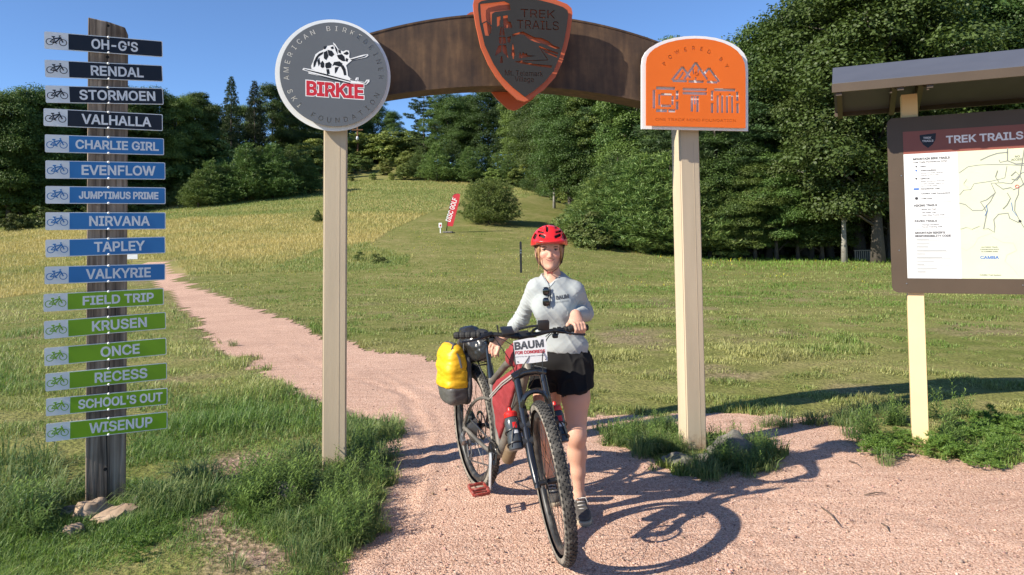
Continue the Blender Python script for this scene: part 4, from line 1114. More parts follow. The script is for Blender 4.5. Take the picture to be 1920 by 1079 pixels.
def rust_mat():
    m, nt, N, B = new_mat('weathering steel'); L = nt.links
    tc = N.new('ShaderNodeTexCoord'); n1 = N.new('ShaderNodeTexNoise'); n1.inputs['Scale'].default_value = 3.5; n1.inputs['Detail'].default_value = 10; n1.inputs['Roughness'].default_value = .68; L.new(tc.outputs['Object'], n1.inputs['Vector'])
    mp = N.new('ShaderNodeMapping'); mp.inputs['Scale'].default_value = (14, 14, 1.5); L.new(tc.outputs['Object'], mp.inputs['Vector']); n2 = N.new('ShaderNodeTexNoise'); n2.inputs['Scale'].default_value = 1.5; n2.inputs['Detail'].default_value = 6; L.new(mp.outputs['Vector'], n2.inputs['Vector'])
    ad = N.new('ShaderNodeMath'); ad.operation = 'MULTIPLY_ADD'; ad.inputs[1].default_value = .6; L.new(n1.outputs['Fac'], ad.inputs[0])
    m2 = N.new('ShaderNodeMath'); m2.operation = 'MULTIPLY'; m2.inputs[1].default_value = .4; L.new(n2.outputs['Fac'], m2.inputs[0]); L.new(m2.outputs[0], ad.inputs[2])
    r = N.new('ShaderNodeValToRGB'); e = r.color_ramp.elements; e.new(.5)
    for k, (p, c) in enumerate([(.36, (0.032, 0.018, 0.012)), (.5, (0.072, 0.04, 0.022)), (.66, (0.15, 0.085, 0.042))]): e[k].position = p; e[k].color = c + (1,)
    L.new(ad.outputs[0], r.inputs['Fac']); L.new(r.outputs['Color'], B.inputs['Base Color']); B.inputs['Roughness'].default_value = .75
    bp = N.new('ShaderNodeBump'); bp.inputs['Distance'].default_value = .002; L.new(n1.outputs['Fac'], bp.inputs['Height']); L.new(bp.outputs['Normal'], B.inputs['Normal'])
    return m
M['rust'] = rust_mat()
yb = -0.045
tops = np.array([GW.loc(*p, yb) for p in [(705, 60), (760, 46), (800, 37), (850, 30), (890, 27), (1075, 38), (1120, 45), (1180, 60), (1235, 78)]])
bots = np.array([GW.loc(*p, yb) for p in [(737, 178), (770, 172), (820, 167), (890, 164), (1060, 166), (1100, 172), (1150, 180), (1198, 190)]])
ct = np.polyfit(tops[:, 0], tops[:, 1], 2); cb = np.polyfit(bots[:, 0], bots[:, 1], 2)
xs = np.linspace(-.02, W + .02, 49)
mb = MB(); vs = []; ft = 0.014
def beam_strip(z0f, z1f, y0, y1):
    vs = []
    for x in xs:
        a, b = z0f(x), z1f(x); vs += [(x, y0, a), (x, y1, a), (x, y1, b), (x, y0, b)]
    fs = []
    for i in range(len(xs) - 1):
        o = i * 4
        for k in range(4): fs.append((o + k, o + (k + 1) % 4, o + 4 + (k + 1) % 4, o + 4 + k))
    fs += [(3, 2, 1, 0), tuple(len(vs) - 4 + k for k in range(4))]
    mb.add(vs, fs)
zt_ = lambda x: np.polyval(ct, x); zb_ = lambda x: np.polyval(cb, x)
beam_strip(lambda x: zb_(x) + ft + .0005, lambda x: zt_(x) - ft - .0005, yb, yb + .022)
beam_strip(lambda x: zb_(x) + ft + .0005, lambda x: zt_(x) - ft - .0005, yb + .20, yb + .222)
beam_strip(lambda x: zt_(x) - ft, zt_, yb - .004, yb + .226)
beam_strip(zb_, lambda x: zb_(x) + ft, yb - .004, yb + .226)
mb.build('arch_beam', M['rust'], gate, smooth=30)

M['sign_grey'] = mat('slate grey powder coat', (0.115, 0.125, 0.14), .5, .05, 4, spec=.3)
M['sign_white'] = mat('white powder coat', (0.8, 0.8, 0.8), .45, .03, 4, spec=.3)
M['logo_red'] = flat_paint('red film', (0.52, 0.022, 0.035)); M['logo_black'] = flat_paint('black film', (0.012, 0.012, 0.014)); M['logo_white'] = flat_paint('bright white film', (0.82, 0.82, 0.82))
# round sign: white disc, grey face with cut letters
def gface(px, py, y): x, z = GW.loc(px, py, y); return GW.face(x, z, y)
cx_, cz_ = GW.loc(625.5, 141.5, -.10)
R0 = (GW.loc(734, 141, -.1)[0] - GW.loc(517.5, 141, -.1)[0]) / 2
rs_ = plate([ring(R0, 72)], GW.face(cx_, cz_, -.085), .018, 'round_sign', M['sign_white'], gate, bevel=0, label='round grey and white sign on the left gate post')
R1 = R0 * .925
cut = arc_text('AMERICAN BIRKEBEINER', R1 * .885, 186, -2, .066) + arc_text('SKI FOUNDATION', R1 * .885, 203, 334, .066, inside=True)
fm = GW.face(cx_ + .006, cz_ - .002, -.135)
plate([ring(R1, 72)], fm, .006, 'sign_face', M['sign_grey'], rs_, cuts=cut)
Z = R1 / 440.0                    # tracing units of the emblem
def U(pts): return [((x - 565) * Z, (545 - y) * Z) for x, y in pts]
ft_ = lambda k: fm @ Matrix.Translation((0, 0, .0062 + .0007 * k))
bl = fit('BIRKIE', -235 * Z, 248 * Z, 118 * Z, .012)
def bend(l, g=0): return [(x, y * (1 - .08 * math.cos(x / (300 * Z))) + (545 - 722) * Z + .06 * 0 - (x + 235 * Z) * .045) for x, y in l]
blb = [bend(l) for l in bl]
plate(blb, ft_(0), .0006, 'logo_word_edge', M['logo_white'], rs_, bold=.0115)
plate(blb, ft_(1), .0006, 'logo_word', M['logo_red'], rs_, bold=.0058)
def E2_(p): return U([((65 + x / 7.115) * 4.496, (55 + y / 7.115) * 4.496) for x, y in p])
sil = [(135, 370), (160, 310), (190, 215), (240, 175), (290, 150), (310, 110), (345, 95), (375, 90), (410, 80), (430, 95), (418, 45), (445, 65), (490, 135), (520, 150), (550, 165), (585, 143), (625, 150), (632, 190), (625, 240), (640, 255), (800, 200), (870, 187), (880, 203), (850, 230), (660, 280), (620, 315), (585, 350), (600, 400), (610, 490), (650, 530), (700, 545), (715, 510), (745, 505), (750, 530), (735, 550), (830, 570), (850, 535), (890, 530), (890, 560), (850, 600), (640, 582), (520, 560), (100, 472), (98, 455), (140, 460), (22, 425), (38, 400), (180, 422), (140, 410)]
plate([E2_(sil)], ft_(2), .0006, 'skier_emblem', M['logo_white'], rs_)
ink = [[(165, 385), (168, 320), (200, 250), (235, 205), (290, 178), (282, 205), (230, 245), (205, 310), (182, 375)], [(298, 185), (340, 160), (356, 235), (328, 285), (300, 262)], [(348, 150), (402, 160), (432, 205), (400, 240), (362, 222)], [(255, 330), (280, 298), (302, 330), (300, 382), (275, 395), (258, 375)], [(320, 330), (370, 310), (398, 340), (388, 385), (330, 398), (315, 368)],
       [(330, 410), (362, 405), (372, 465), (340, 478)], [(430, 310), (500, 298), (540, 328), (508, 368), (430, 348), (408, 362)], [(468, 218), (530, 200), (562, 230), (574, 290), (540, 292), (490, 262)], [(553, 188), (600, 160), (622, 186), (600, 207), (565, 200)], [(388, 112), (420, 100), (426, 130), (400, 136)], [(432, 78), (472, 136), (476, 205), (452, 152)], [(500, 332), (550, 350), (577, 400), (588, 478), (560, 482), (545, 420)],
       [(642, 268), (800, 222), (862, 196), (832, 222), (662, 276)], [(40, 412), (300, 468), (640, 556), (640, 566), (300, 486), (60, 426)], [(122, 464), (380, 524), (640, 586), (640, 596), (380, 536)], [(486, 140), (515, 150), (520, 190), (490, 180)], [(215, 300), (240, 260), (250, 330), (230, 370)], [(440, 380), (490, 372), (460, 440), (440, 460)], [(300, 105), (340, 100), (320, 135), (300, 140)], [(585, 250), (615, 262), (600, 300), (580, 290)], [(640, 532), (720, 552), (740, 512), (726, 556), (640, 544)], [(740, 556), (835, 580), (870, 542), (842, 590)]]
plate([E2_(p) for p in ink], ft_(3), .0006, 'skier_emblem_ink', M['logo_black'], rs_, bold=.0008)
# orange sign on the right post
M['orange'] = mat('orange powder coat', (0.74, 0.145, 0.012), .42, .04, 4, spec=.35)
def Q7(pts, y): return [GW.loc(1160 + x / 2.6974, z / 2.6974, y) for x, z in pts]
def arch_outline(L, R, B_L, B_R, side_l, side_r, top, y, n=16):
    pts = [(L, B_L), (R, B_R), (R, side_r)]
    cx = (L + R) / 2; w = (R - L) / 2
    for k in range(1, n):
        a = PI * k / n; x = cx + w * math.cos(a); s = side_r + (side_l - side_r) * k / n
        pts.append((x, s - (s - top) * math.sin(a) ** .8))
    pts.append((L, side_l)); return Q7(pts, y)
yo = -.085
wbk = arch_outline(112, 648, 655, 666, 335, 352, 186, yo)
osg = plate([wbk], GW.face(0, 0, yo), .02, 'arched_sign', M['sign_white'], gate, bevel=.002, label='orange arched sign on the right gate post')
yf = -.122
face = arch_outline(137, 640, 637, 650, 325, 372, 197, yf)
def cz7(pts): return Q7(pts, yf)
cuts = []
for i, ch in enumerate('POWERED BY'):
    if ch == ' ': continue
    x, y, r = [(231, 325, 55), (259, 290, 40), (295, 266, 27), (336, 252, 12), (377, 246, 0), (418, 250, -12), (456, 264, -25), (0, 0, 0), (517, 302, -45), (545, 336, -57)][i]
    lx, lz = cz7([(x, y)])[0]; lp = [[(a, b - .014) for a, b in grow(l, .0008)] for l in text_splines(ch, .056, 0, 'CENTER', 1.0)]; cuts += place2d(lp, lx, lz, math.radians(r))
def frame_cut(x0, y0, x1, y1, x2, y2, x3, y3): cuts.append(cz7([(x0, y0), (x1, y1), (x2, y2), (x3, y3)]))
def bar(x0, y0, x1, y1, w):
    w *= 1.42
    d = Vector((x1 - x0, y1 - y0)).normalized(); n_ = Vector((-d.y, d.x)) * w / 2
    cuts.append(cz7([(x0 + n_.x, y0 + n_.y), (x1 + n_.x, y1 + n_.y), (x1 - n_.x, y1 - n_.y), (x0 - n_.x, y0 - n_.y)]))
for x0, y0, x1, y1, w in [(268, 408, 322, 340, 9), (322, 340, 362, 396, 9), (272, 410, 345, 412, 9), (330, 404, 389, 318, 9), (389, 318, 448, 404, 9), (352, 413, 430, 415, 9), (300, 408, 326, 368, 7), (428, 378, 456, 346, 9), (456, 346, 508, 416, 9), (445, 416, 500, 418, 9), (389, 392, 389, 408, 7), (375, 350, 380, 378, 6), (403, 350, 398, 378, 6)]: bar(x0, y0, x1, y1, w)
# O with double line, T, M
for x0, y0, x1, y1, w in [(178, 455, 178, 550, 11), (188, 446, 285, 449, 11), (295, 460, 295, 505, 11), (295, 515, 295, 556, 11), (188, 560, 245, 561, 11), (250, 561, 286, 562, 11),
                          (205, 478, 205, 535, 9), (212, 478, 268, 480, 9), (272, 486, 272, 532, 9), (212, 536, 266, 537, 9),
                          (322, 452, 446, 455, 10), (322, 472, 446, 475, 10), (370, 486, 370, 566, 10), (384, 486, 384, 530, 7), (398, 486, 398, 568, 10),
                          (472, 460, 472, 510, 10), (472, 522, 472, 572, 10), (482, 455, 590, 457, 10), (598, 466, 600, 512, 10), (600, 524, 601, 574, 10), (500, 484, 500, 572, 9), (523, 484, 523, 572, 9), (547, 486, 548, 573, 9), (573, 486, 574, 573, 9), (508, 480, 516, 480, 8), (555, 482, 566, 482, 8)]: bar(x0, y0, x1, y1, w)
a, b = cz7([(185, 612), (592, 618)]); lp = fit('ONE TRACK MIND FOUNDATION', a[0], b[0], .0195)
cuts += [[(x, y + a[1]) for x, y in l] for l in lp]
plate([face], GW.face(0, 0, yf), .006, 'sign_face', M['orange'], osg, cuts=cuts)
lx, lz = cz7([(389, 372)])[0]
plate([ring(.016, 20, lx, lz)], GW.face(0, 0, yf - .0075), .0015, 'hub_emblem', M['orange'], osg, cuts=[ring(.0105, 20, lx, lz)])

# shield at the crown of the arch
M['shield_dark'] = mat('dark bronze powder coat', (0.034, 0.030, 0.026), .5, .08, 5, spec=.3); M['shield_orange'] = mat('rust orange powder coat', (0.50, 0.11, 0.045), .45, .05, 5, spec=.35)
def Q1(pts, y): return [GW.loc(860 + x / 4.904, z / 4.904, y) for x, z in pts]
shp = [(600, 942), (640, 926), (780, 832), (880, 720), (945, 580), (985, 460), (1012, 350), (1030, 220), (1039, 130), (1030, 85), (990, 48), (880, 5), (760, -25), (600, -48), (430, -50), (280, -38), (170, -20), (140, 0), (130, 50), (135, 120), (155, 240), (200, 440), (270, 600), (340, 715), (430, 825), (540, 925)]
ins = [(608, 893), (690, 840), (790, 755), (870, 660), (930, 520), (965, 400), (990, 270), (1006, 140), (1000, 100), (960, 70), (860, 35), (740, 5), (590, -18), (440, -20), (300, -8), (205, 15), (180, 35), (178, 90), (195, 230), (240, 420), (320, 590), (400, 710), (500, 810)]
shb = plate([Q1(shp, -.16)], GW.face(0, 0, -.16), .022, 'shield_sign', M['shield_orange'], gate, label='orange and bronze shield sign at the crown of the arch')
c1 = [[(198, 40), (420, 15), (468, 38), (478, 94), (330, 114), (306, 130), (302, 235), (255, 195), (212, 215), (203, 130)], [(222, 222), (258, 204), (302, 250), (298, 300), (276, 334), (242, 330)], [(350, 160), (384, 152), (380, 232), (352, 250)], [(408, 150), (450, 142), (452, 200), (478, 206), (492, 245), (490, 262), (415, 262), (410, 215)],
      [(385, 250), (394, 250), (394, 330), (372, 330)], [(402, 250), (412, 250), (426, 330), (402, 330)], [(368, 345), (394, 340), (394, 410), (372, 405)], [(402, 340), (430, 345), (440, 400), (402, 410)], [(446, 345), (480, 335), (474, 395), (450, 395)], [(365, 425), (393, 415), (393, 480), (332, 520), (345, 470)], [(402, 415), (436, 420), (456, 540), (402, 480)],
      [(490, 320), (555, 300), (590, 292), (640, 318), (700, 347), (760, 352), (825, 382), (870, 420), (926, 440), (930, 452), (890, 452), (800, 415), (700, 388), (645, 365), (600, 325), (556, 318), (495, 345)], [(735, 422), (800, 450), (915, 490), (912, 504), (810, 472), (745, 445)], [(772, 462), (902, 514), (906, 534), (800, 490)],
      [(552, 535), (563, 475), (575, 512), (592, 480), (604, 500), (620, 488), (636, 512), (712, 517), (640, 527), (556, 542)], [(480, 515), (498, 390), (520, 515), (506, 520), (506, 545), (496, 545), (496, 520)], [(378, 585), (388, 520), (400, 520), (408, 580)], [(512, 570), (560, 562), (820, 552), (822, 558), (570, 568), (690, 590), (858, 606), (850, 630), (700, 610), (560, 585)], [(735, 435), (742, 432), (822, 550), (814, 552)]]
cu = [Q1(p, -.2) for p in c1]
for s_, x0, x1, yy, cp in (('TREK', 570, 885, 160, .058), ('TRAILS', 535, 920, 265, .062), ('Mt. Telemark', 425, 775, 695, .036), ('Village', 515, 690, 752, .036)):
    a, b = Q1([(x0, yy), (x1, yy)], -.2); cu += [[(x, y + a[1]) for x, y in l] for l in fit(s_, a[0], b[0], cp)]
plate([Q1(ins, -.2)], GW.face(0, 0, -.2), .005, 'shield_face', M['shield_dark'], shb, cuts=cu)
shb2 = plate([Q1(shp, -.16)], GW.face(0, .0, .20), .022, 'rear_shield_sign', M['shield_orange'], gate)

# ------------------------------------------------------------------ map kiosk
KO = G(1727, 842); KY = math.radians(-24.5)
KF = Frame(KO, KY)
ki = thing('map_kiosk', 'roofed map kiosk with a dark brown panel on tan posts', 'notice board', KF.o, KF.yaw)
M['kiosk_tan'] = mat('tan painted timber', lin(222, 196, 150), .55, .05, 4, spec=.3)
M['kiosk_brown'] = mat('brown painted steel', lin(76, 64, 52), .45, .08, 5, spec=.35); M['roof_grey'] = mat('charcoal metal roofing', (0.105, 0.105, 0.118), .42, .06, 6, metal=.15)
wp = KF.loc(1742, 838)[0] - KF.loc(1710.5, 838)[0]
roof_zf = KF.loc(1563, 172, -.55)[1]
KW = 2.35
for j, xo in enumerate((0.0, KW)):
    mb = MB(); mb.box((xo, wp / 2, 1.22), (wp, wp, 2.95), bev=.004)
    pk = mb.build('post', M['kiosk_tan'], ki)
xL = KF.loc(1564, 165, -.55)[0]; xR = KW - xL
zf0 = KF.loc(1564, 172, -.55)[1]; zf1 = KF.loc(1564, 159, -.55)[1]
zr = KF.loc(1570, 126, 0.03)[1]
mb = MB(); th = .05
ridge_y = .05; dy = .62
prof = [(-.57, zf1 + .004), (ridge_y, zr), (2 * ridge_y + .57, zf1 + .004), (2 * ridge_y + .57, zf1 - .03), (ridge_y, zr - .045), (-.57, zf1 - .03)]
vs = []; n = len(prof)
for x in (xL - .012, xR + .012): vs += [(x, y, z) for y, z in prof]
fs = [tuple(range(n))[::-1], tuple(range(n, 2 * n))] + [(i, (i + 1) % n, n + (i + 1) % n, n + i) for i in range(n)]
mb.add(vs, fs); rf = mb.build('roof', M['roof_grey'], ki)
mb = MB()
mb.box(((xL + xR) / 2, -.561, (zf0 + zf1) / 2 - .004), (xR - xL + .03, .02, zf1 - zf0 + .012)); mb.box(((xL + xR) / 2, 2 * ridge_y + .561, (zf0 + zf1) / 2 - .004), (xR - xL + .03, .02, zf1 - zf0 + .012))
mb.build('fascia', M['kiosk_brown'], rf)
def rafter(x, w, h=.1):
    mb = MB()
    for s_ in (-1, 1):
        ye = ridge_y + s_ * (.60); vs = []
        for xx in (x - w / 2, x + w / 2): vs += [(xx, ridge_y, zr - .047), (xx, ye, zf1 - .033), (xx, ye, zf1 - .033 - h * .5), (xx, ridge_y, zr - .047 - h * 1.5)]
        mb.add(vs, [(0, 1, 2, 3), (7, 6, 5, 4), (0, 4, 5, 1), (1, 5, 6, 2), (2, 6, 7, 3), (3, 7, 4, 0)])
    mb.build('rafter', M['kiosk_brown'], rf)
for x in (xL + .03, -wp / 2 - .035, wp / 2 + .035, KW - wp / 2 - .035, KW + wp / 2 + .035, xR - .03): rafter(x, .04)
mb = MB()
for x in (-wp / 2 - .06, wp / 2 + .06): mb.lathe([(.011, 0), (.011, .012), (.005, .02)], Matrix.Translation((x, -.02, zf1 - .0)) @ Matrix.Rotation(PI / 2 * (1 if x > 0 else -1), 4, 'Y'), 8)
mb.build('bolt', M['steel'], rf)
# panel
yp = -.03
pz0 = KF.loc(1672, 549, yp)[1]; pz1 = KF.loc(1664, 223, yp)[1]; px0 = KF.loc(1668, 400, yp)[0]; px1 = KW + .14
bx = plate([rrect(px1 - px0, pz1 - pz0, .05, 6, (px0 + px1) / 2, (pz0 + pz1) / 2)], KF.face(0, 0, yp + .025), .025, 'map_panel', M['kiosk_brown'], ki, bevel=0)
def Kp(px, py): return KF.loc(px, py, yp)
M['map_white'] = flat_paint('map legend ground', (0.60, 0.61, 0.62), .4); M['map_cream'] = flat_paint('pale yellow map ground', (0.53, 0.56, 0.41), .4); M['map_header'] = flat_paint('brick red header', lin(128, 72, 60), .35)
M['map_ink'] = flat_paint('dark grey ink', (0.03, 0.03, 0.035)); M['map_grey'] = flat_paint('grey map line', (0.20, 0.21, 0.20)); M['map_pale'] = flat_paint('pale map line', (0.42, 0.44, 0.36)); M['map_blue'] = flat_paint('blue ink', (0.05, 0.14, 0.4)); M['map_red'] = flat_paint('red ink', (0.5, 0.03, 0.03))
hx0 = Kp(1693, 262)[0]; mz0 = Kp(1701, 522)[1]; hz0 = Kp(1694, 290)[1]; hz1 = Kp(1692, 248)[1]; lx1 = Kp(1799, 400)[0]; mx1 = px1 - .12
def kplate(loops, k, name, m, bold=0.0): return plate(loops, KF.face(0, 0, yp - .0006 - .0007 * k), .0006, name, m, bx, bold=bold)
rect = lambda x0, z0, x1, z1: [(x0, z0), (x1, z0), (x1, z1), (x0, z1)]
kplate([rect(hx0, mz0, lx1, hz0)], 1, 'legend', M['map_white']); kplate([rect(lx1, mz0, mx1, hz0)], 1, 'map_sheet', M['map_cream']); kplate([rect(hx0, hz0, mx1, hz1)], 1, 'header', M['map_header'])
def ktext(s, x0, y0, x1, y1, cap, name, m, k=2, bold=0.0):
    bold += .0003
    a = Kp(x0, y0); b = Kp(x1, y1); lp = fit(s, a[0], b[0], cap, bold)
    kplate([[(x, y + a[1] - cap * 0) for x, y in l] for l in lp], k, name, m, bold)
ktext('TREK TRAILS', 1774, 269, 1919, 264, .052, 'header_title', M['letters'], bold=.0022)
sh_ = [(1724, 254), (1755, 250), (1754, 262), (1749, 271), (1740, 278), (1731, 272), (1725, 263)]
kplate([[Kp(*p) for p in sh_]], 2, 'shield_logo', M['navy']); ktext('TREK', 1731, 261, 1746, 260, .014, 'logo_text', M['letters'], 3); ktext('TRAILS', 1729, 267, 1750, 266, .014, 'logo_text', M['letters'], 3)
T = [('MOUNTAIN BIKE TRAILS', 1712, 301, 1781, .015, .0007), ('Trek Trails Powered by OTM', 1712, 306.5, 1775, .010, .0002), ('Easy', 1726, 314, 1736, .010, .0003), ('Intermediate', 1726, 321.5, 1755, .010, .0003), ('Moderate trail, gravel', 1726, 326, 1768, .006, 0), ('uneven surface ride', 1726, 330, 1760, .006, 0), ('Difficult', 1726, 337, 1743, .010, .0003), ('Steep unmarked features', 1726, 341.5, 1771, .006, 0), ('larger rocks, tight turns', 1726, 346, 1777, .006, 0), ('technical trail', 1726, 350, 1757, .006, 0),
     ('Directional Trail', 1727, 356, 1762, .010, .0003), ('CAMBA Trail Connectors', 1727, 365, 1782, .010, .0003), ('Trail Hub', 1727, 374, 1748, .010, .0003), ('HIKING TRAILS', 1714, 388, 1757, .015, .0007), ('Birkie Ski Trail', 1728, 394, 1755, .008, .0002), ('Old Hotle Trail', 1728, 400, 1755, .008, .0002), ('Tony Wise Tower Trail', 1728, 405, 1771, .008, .0002), ('PAVED TRAILS', 1715, 417, 1757, .015, .0007), ('George Hovland', 1729, 423, 1760, .008, .0002), ('Paved Training Trail', 1729, 427, 1767, .008, .0002), ("MOUNTAIN BIKER'S", 1716, 439, 1772, .015, .0007), ('RESPONSIBILITY CODE', 1716, 445, 1783, .015, .0007)]
for s_, x0, y0, x1, cp, bo in T: ktext(s_, x0, y0, x1, y0 - .5, cp, 'legend_text', M['map_ink'], 2, bo)
lines = []
for i in range(10):
    y = 449 + i * 6.7
    x0 = 1718 + i * .2
    lines.append([Kp(x0, y), Kp(x0 + [24, 25, 22, 56, 16, 48, 33, 14, 38, 16][i], y), Kp(x0 + [24, 25, 22, 56, 16, 48, 33, 14, 38, 16][i], y + 1.1), Kp(x0, y + 1.1)])
    lines.append([Kp(x0, y + 2.4), Kp(x0 + [44, 60, 60, 58, 50, 64, 56, 62, 60, 50][i], y + 2.2), Kp(x0 + [44, 60, 60, 58, 50, 64, 56, 62, 60, 50][i], y + 2.9), Kp(x0, y + 3.1)])
for y in (379, 408.5, 430.5): lines.append([Kp(1714, y), Kp(1784, y - 1), Kp(1784, y - .3), Kp(1714, y + .7)])
for y in (391.5, 397.5, 403): lines += [[Kp(1714 + 3 * j, y), Kp(1716 + 3 * j, y), Kp(1716 + 3 * j, y + .9), Kp(1714 + 3 * j, y + .9)] for j in range(4)]
kplate(lines, 2, 'legend_rules', M['map_grey'])
sy = []
for x, y, r in ((1718, 313, .006), (1718, 335.5, .007), (1718.5, 372.5, .011)): a = Kp(x, y); sy.append(ring(r, 14, *a)); sy.append(ring(r * .5, 10, *a)) if r > .01 else None
kplate(sy, 2, 'legend_symbol', M['map_ink']); kplate([ring(.007, 12, *Kp(1718, 320.5)), rect(*Kp(1713, 357), *Kp(1723, 353))], 2, 'legend_symbol', M['map_blue'])
def kline(pts, w, m, k=2): kplate([stroke([Kp(*p) for p in pts], w * 1.15)], k, 'map_line', m)
kline([(1798, 325), (1815, 313), (1835, 310), (1855, 309), (1885, 309), (1925, 311)], .005, M['map_grey']); kline([(1838, 301), (1855, 293), (1870, 288), (1890, 286)], .008, M['map_grey']); kline([(1889, 278), (1889, 302), (1905, 308), (1925, 307)], .008, M['map_grey']); kline([(1889, 302), (1875, 305), (1873, 300)], .006, M['map_grey'])
kline([(1799, 366), (1807, 357), (1820, 356), (1826, 345), (1860, 340), (1884, 334), (1888, 312)], .005, M['map_grey']); kline([(1798, 381), (1810, 384), (1823, 395), (1842, 395), (1857, 378), (1866, 361), (1858, 344), (1880, 343), (1896, 345), (1915, 325), (1925, 322)], .0055, M['map_grey'], 3)
kline([(1866, 362), (1850, 375), (1838, 379), (1845, 389), (1850, 400), (1844, 430), (1853, 429), (1864, 436), (1865, 425), (1863, 412), (1872, 402), (1890, 400), (1893, 410), (1910, 418)], .0055, M['map_grey'], 4)
kline([(1910, 350), (1909, 365), (1903, 378), (1902, 395), (1912, 415), (1925, 435)], .0045, M['map_grey'], 5); kline([(1866, 345), (1880, 355), (1895, 352), (1900, 356), (1913, 350), (1925, 340)], .005, M['map_grey'], 5)
kline([(1802, 465), (1812, 470), (1825, 462), (1835, 446), (1860, 437)], .003, M['map_pale'], 2); kline([(1860, 444), (1880, 455), (1900, 456), (1906, 470), (1888, 478), (1884, 490), (1900, 505), (1910, 518)], .003, M['map_pale'], 3); kline([(1920, 280), (1912, 330), (1925, 360)], .004, M['map_grey'], 6)
kplate([stroke([(Kp(1907, 350)[0] + .011 * math.cos(a_), Kp(1907, 350)[1] + .011 * math.sin(a_)) for a_ in [.35 * q_ for q_ in range(18)]], .004)], 6, 'map_mark', M['map_red']); kline([(1800, 430), (1812, 426), (1822, 430), (1836, 424)], .003, M['map_pale'], 7); kline([(1895, 330), (1904, 322), (1912, 330), (1906, 338), (1896, 336)], .0045, M['map_grey'], 7); kline([(1888, 362), (1894, 372), (1888, 384), (1880, 392)], .004, M['map_grey'], 7); kline([(1870, 320), (1866, 332), (1872, 341)], .004, M['map_grey'], 7); kline([(1812, 336), (1806, 345), (1814, 352)], .003, M['map_pale'], 7)
kline([(1896, 380), (1898, 395), (1906, 405)], .003, M['map_blue'], 8); kline([(1846, 405), (1851, 396), (1849, 385)], .003, M['map_blue'], 8)
for q_ in range(5): kline([(1930 + 22 * q_, 300 + 9 * q_), (1950 + 22 * q_, 340 + 13 * q_), (1938 + 25 * q_, 390), (1960 + 22 * q_, 450 - 8 * q_), (1945 + 25 * q_, 500)], .0045, M['map_grey'], 9 + q_)
kplate([ring(.009, 14, *Kp(1912, 415)), ring(.004, 10, *Kp(1912, 415))], 6, 'map_mark', M['map_ink'])
ktext('NO', 1903, 296, 1912, 296, .015, 'map_text', M['map_ink']); ktext('ACCESS', 1896, 302, 1918, 301, .015, 'map_text', M['map_ink']); ktext('CAMBA', 1838, 486, 1873, 486, .022, 'map_text', M['map_blue'], bold=.001)
for s_, x0, x1, y in (('OUTSIDE TRAIL', 1840, 1871, 465), ('Connectors point', 1838, 1873, 469), ('to CAMBA trails', 1840, 1871, 473), ('CAMBA Trail System', 1837, 1877, 517)): ktext(s_, x0, y, x1, y, .008, 'map_text', M['map_ink'])
mb = MB()
for px, py in ((1700, 532), (1686, 470), (1918, 535), (1690, 330)): x, z = Kp(px, py); mb.lathe([(.006, 0), (.004, .004)], Matrix.Translation((x, yp, z)) @ Matrix.Rotation(PI / 2, 4, 'X'), 8)
mb.build('screw', M['steel'], bx)

# ------------------------------------------------------------------ bicycle (built upright in its own axes: x forward, y rider's left, z up)
BK = 1.075
B_R0 = Vector((-.252, 4.88, 0.006)); B_F0 = Vector((.197, 3.767, 0))
B_YAW = math.atan2(B_F0.y - B_R0.y, B_F0.x - B_R0.x); B_LEAN = math.radians(1.2); B_STEER = math.radians(-14)
BM_ = Matrix.Translation(B_R0) @ Matrix.Rotation(B_YAW, 4, 'Z') @ Matrix.Rotation(B_LEAN, 4, 'X') @ Matrix.Scale(BK, 4)
BI_ = BM_.inverted()
def BI(px, py, d): return BI_ @ P(px, py, d)
def on_bike(name, label, cat, base, group=None):
    'a thing carried by the bicycle: its Empty stands at base (bike axes)'
    o = thing(name, label, cat, group=group); o.matrix_world = BM_ @ Matrix.Translation(base)
    o['_b'] = tuple(base); return o
def bb_build(mb, name, m, root, parent=None, smooth=40, label=None, xf=None):
    base = Vector(root['_b']) if '_b' in root else Vector((0, 0, 0))
    if xf is not None: mb.v = [tuple(xf @ Vector(v)) for v in mb.v]
    mb.v = [tuple(Vector(v) - base) for v in mb.v]
    return mb.build(name, m, parent or root, smooth=smooth, label=label)
bike = thing('bicycle', 'dusty grey mountain bike loaded with bags, its front wheel towards the camera', 'bicycle')
bike.matrix_world = BM_
WB = (B_F0 - B_R0).length / BK; RW_ = .372
Fh = Vector((WB, 0, RW_)); sv = Vector((-.399, 0, .917)); nv = Vector((.917, 0, .399)); Ax = Fh - nv * .044
ST_ = Matrix.Translation(Ax) @ Matrix.Rotation(B_STEER, 4, sv) @ Matrix.Translation(-Ax)
CR = Ax + sv * .53; HB = CR + sv * .012; HT = CR + sv * .118; STC = HT + sv * .058 + nv * .05
BB = Vector((.425, 0, .318)); SEAT = Vector((.30, 0, .735)); RH = Vector((0, 0, RW_))
M['frame'] = mat('dusty grey frame paint', (0.15, 0.14, 0.125), .5, .25, 9, .0004, 120, metal=.35, second=(0.27, 0.24, 0.2), thr=(.4, .75))
M['fork'] = mat('gloss black fork', (0.013, 0.013, 0.014), .2, .2, 10, coat=.6)
M['tyre'] = mat('dusty tread rubber', (0.035, 0.033, 0.03), .85, .3, 25, .0006, 150, second=(0.10, 0.092, 0.08), thr=(.42, .75))
M['sidewall'] = mat('dust caked sidewall', (0.17, 0.15, 0.12), .9, .3, 14, .0005, 120, second=(0.30, 0.265, 0.22), thr=(.35, .7))
M['rim'] = mat('black rim with dust', (0.03, 0.03, 0.03), .45, .3, 20, second=(0.1, 0.095, 0.085), thr=(.45, .8))
M['spoke'] = mat('black spokes', (0.025, 0.025, 0.025), .4, .1, 9, metal=.5)
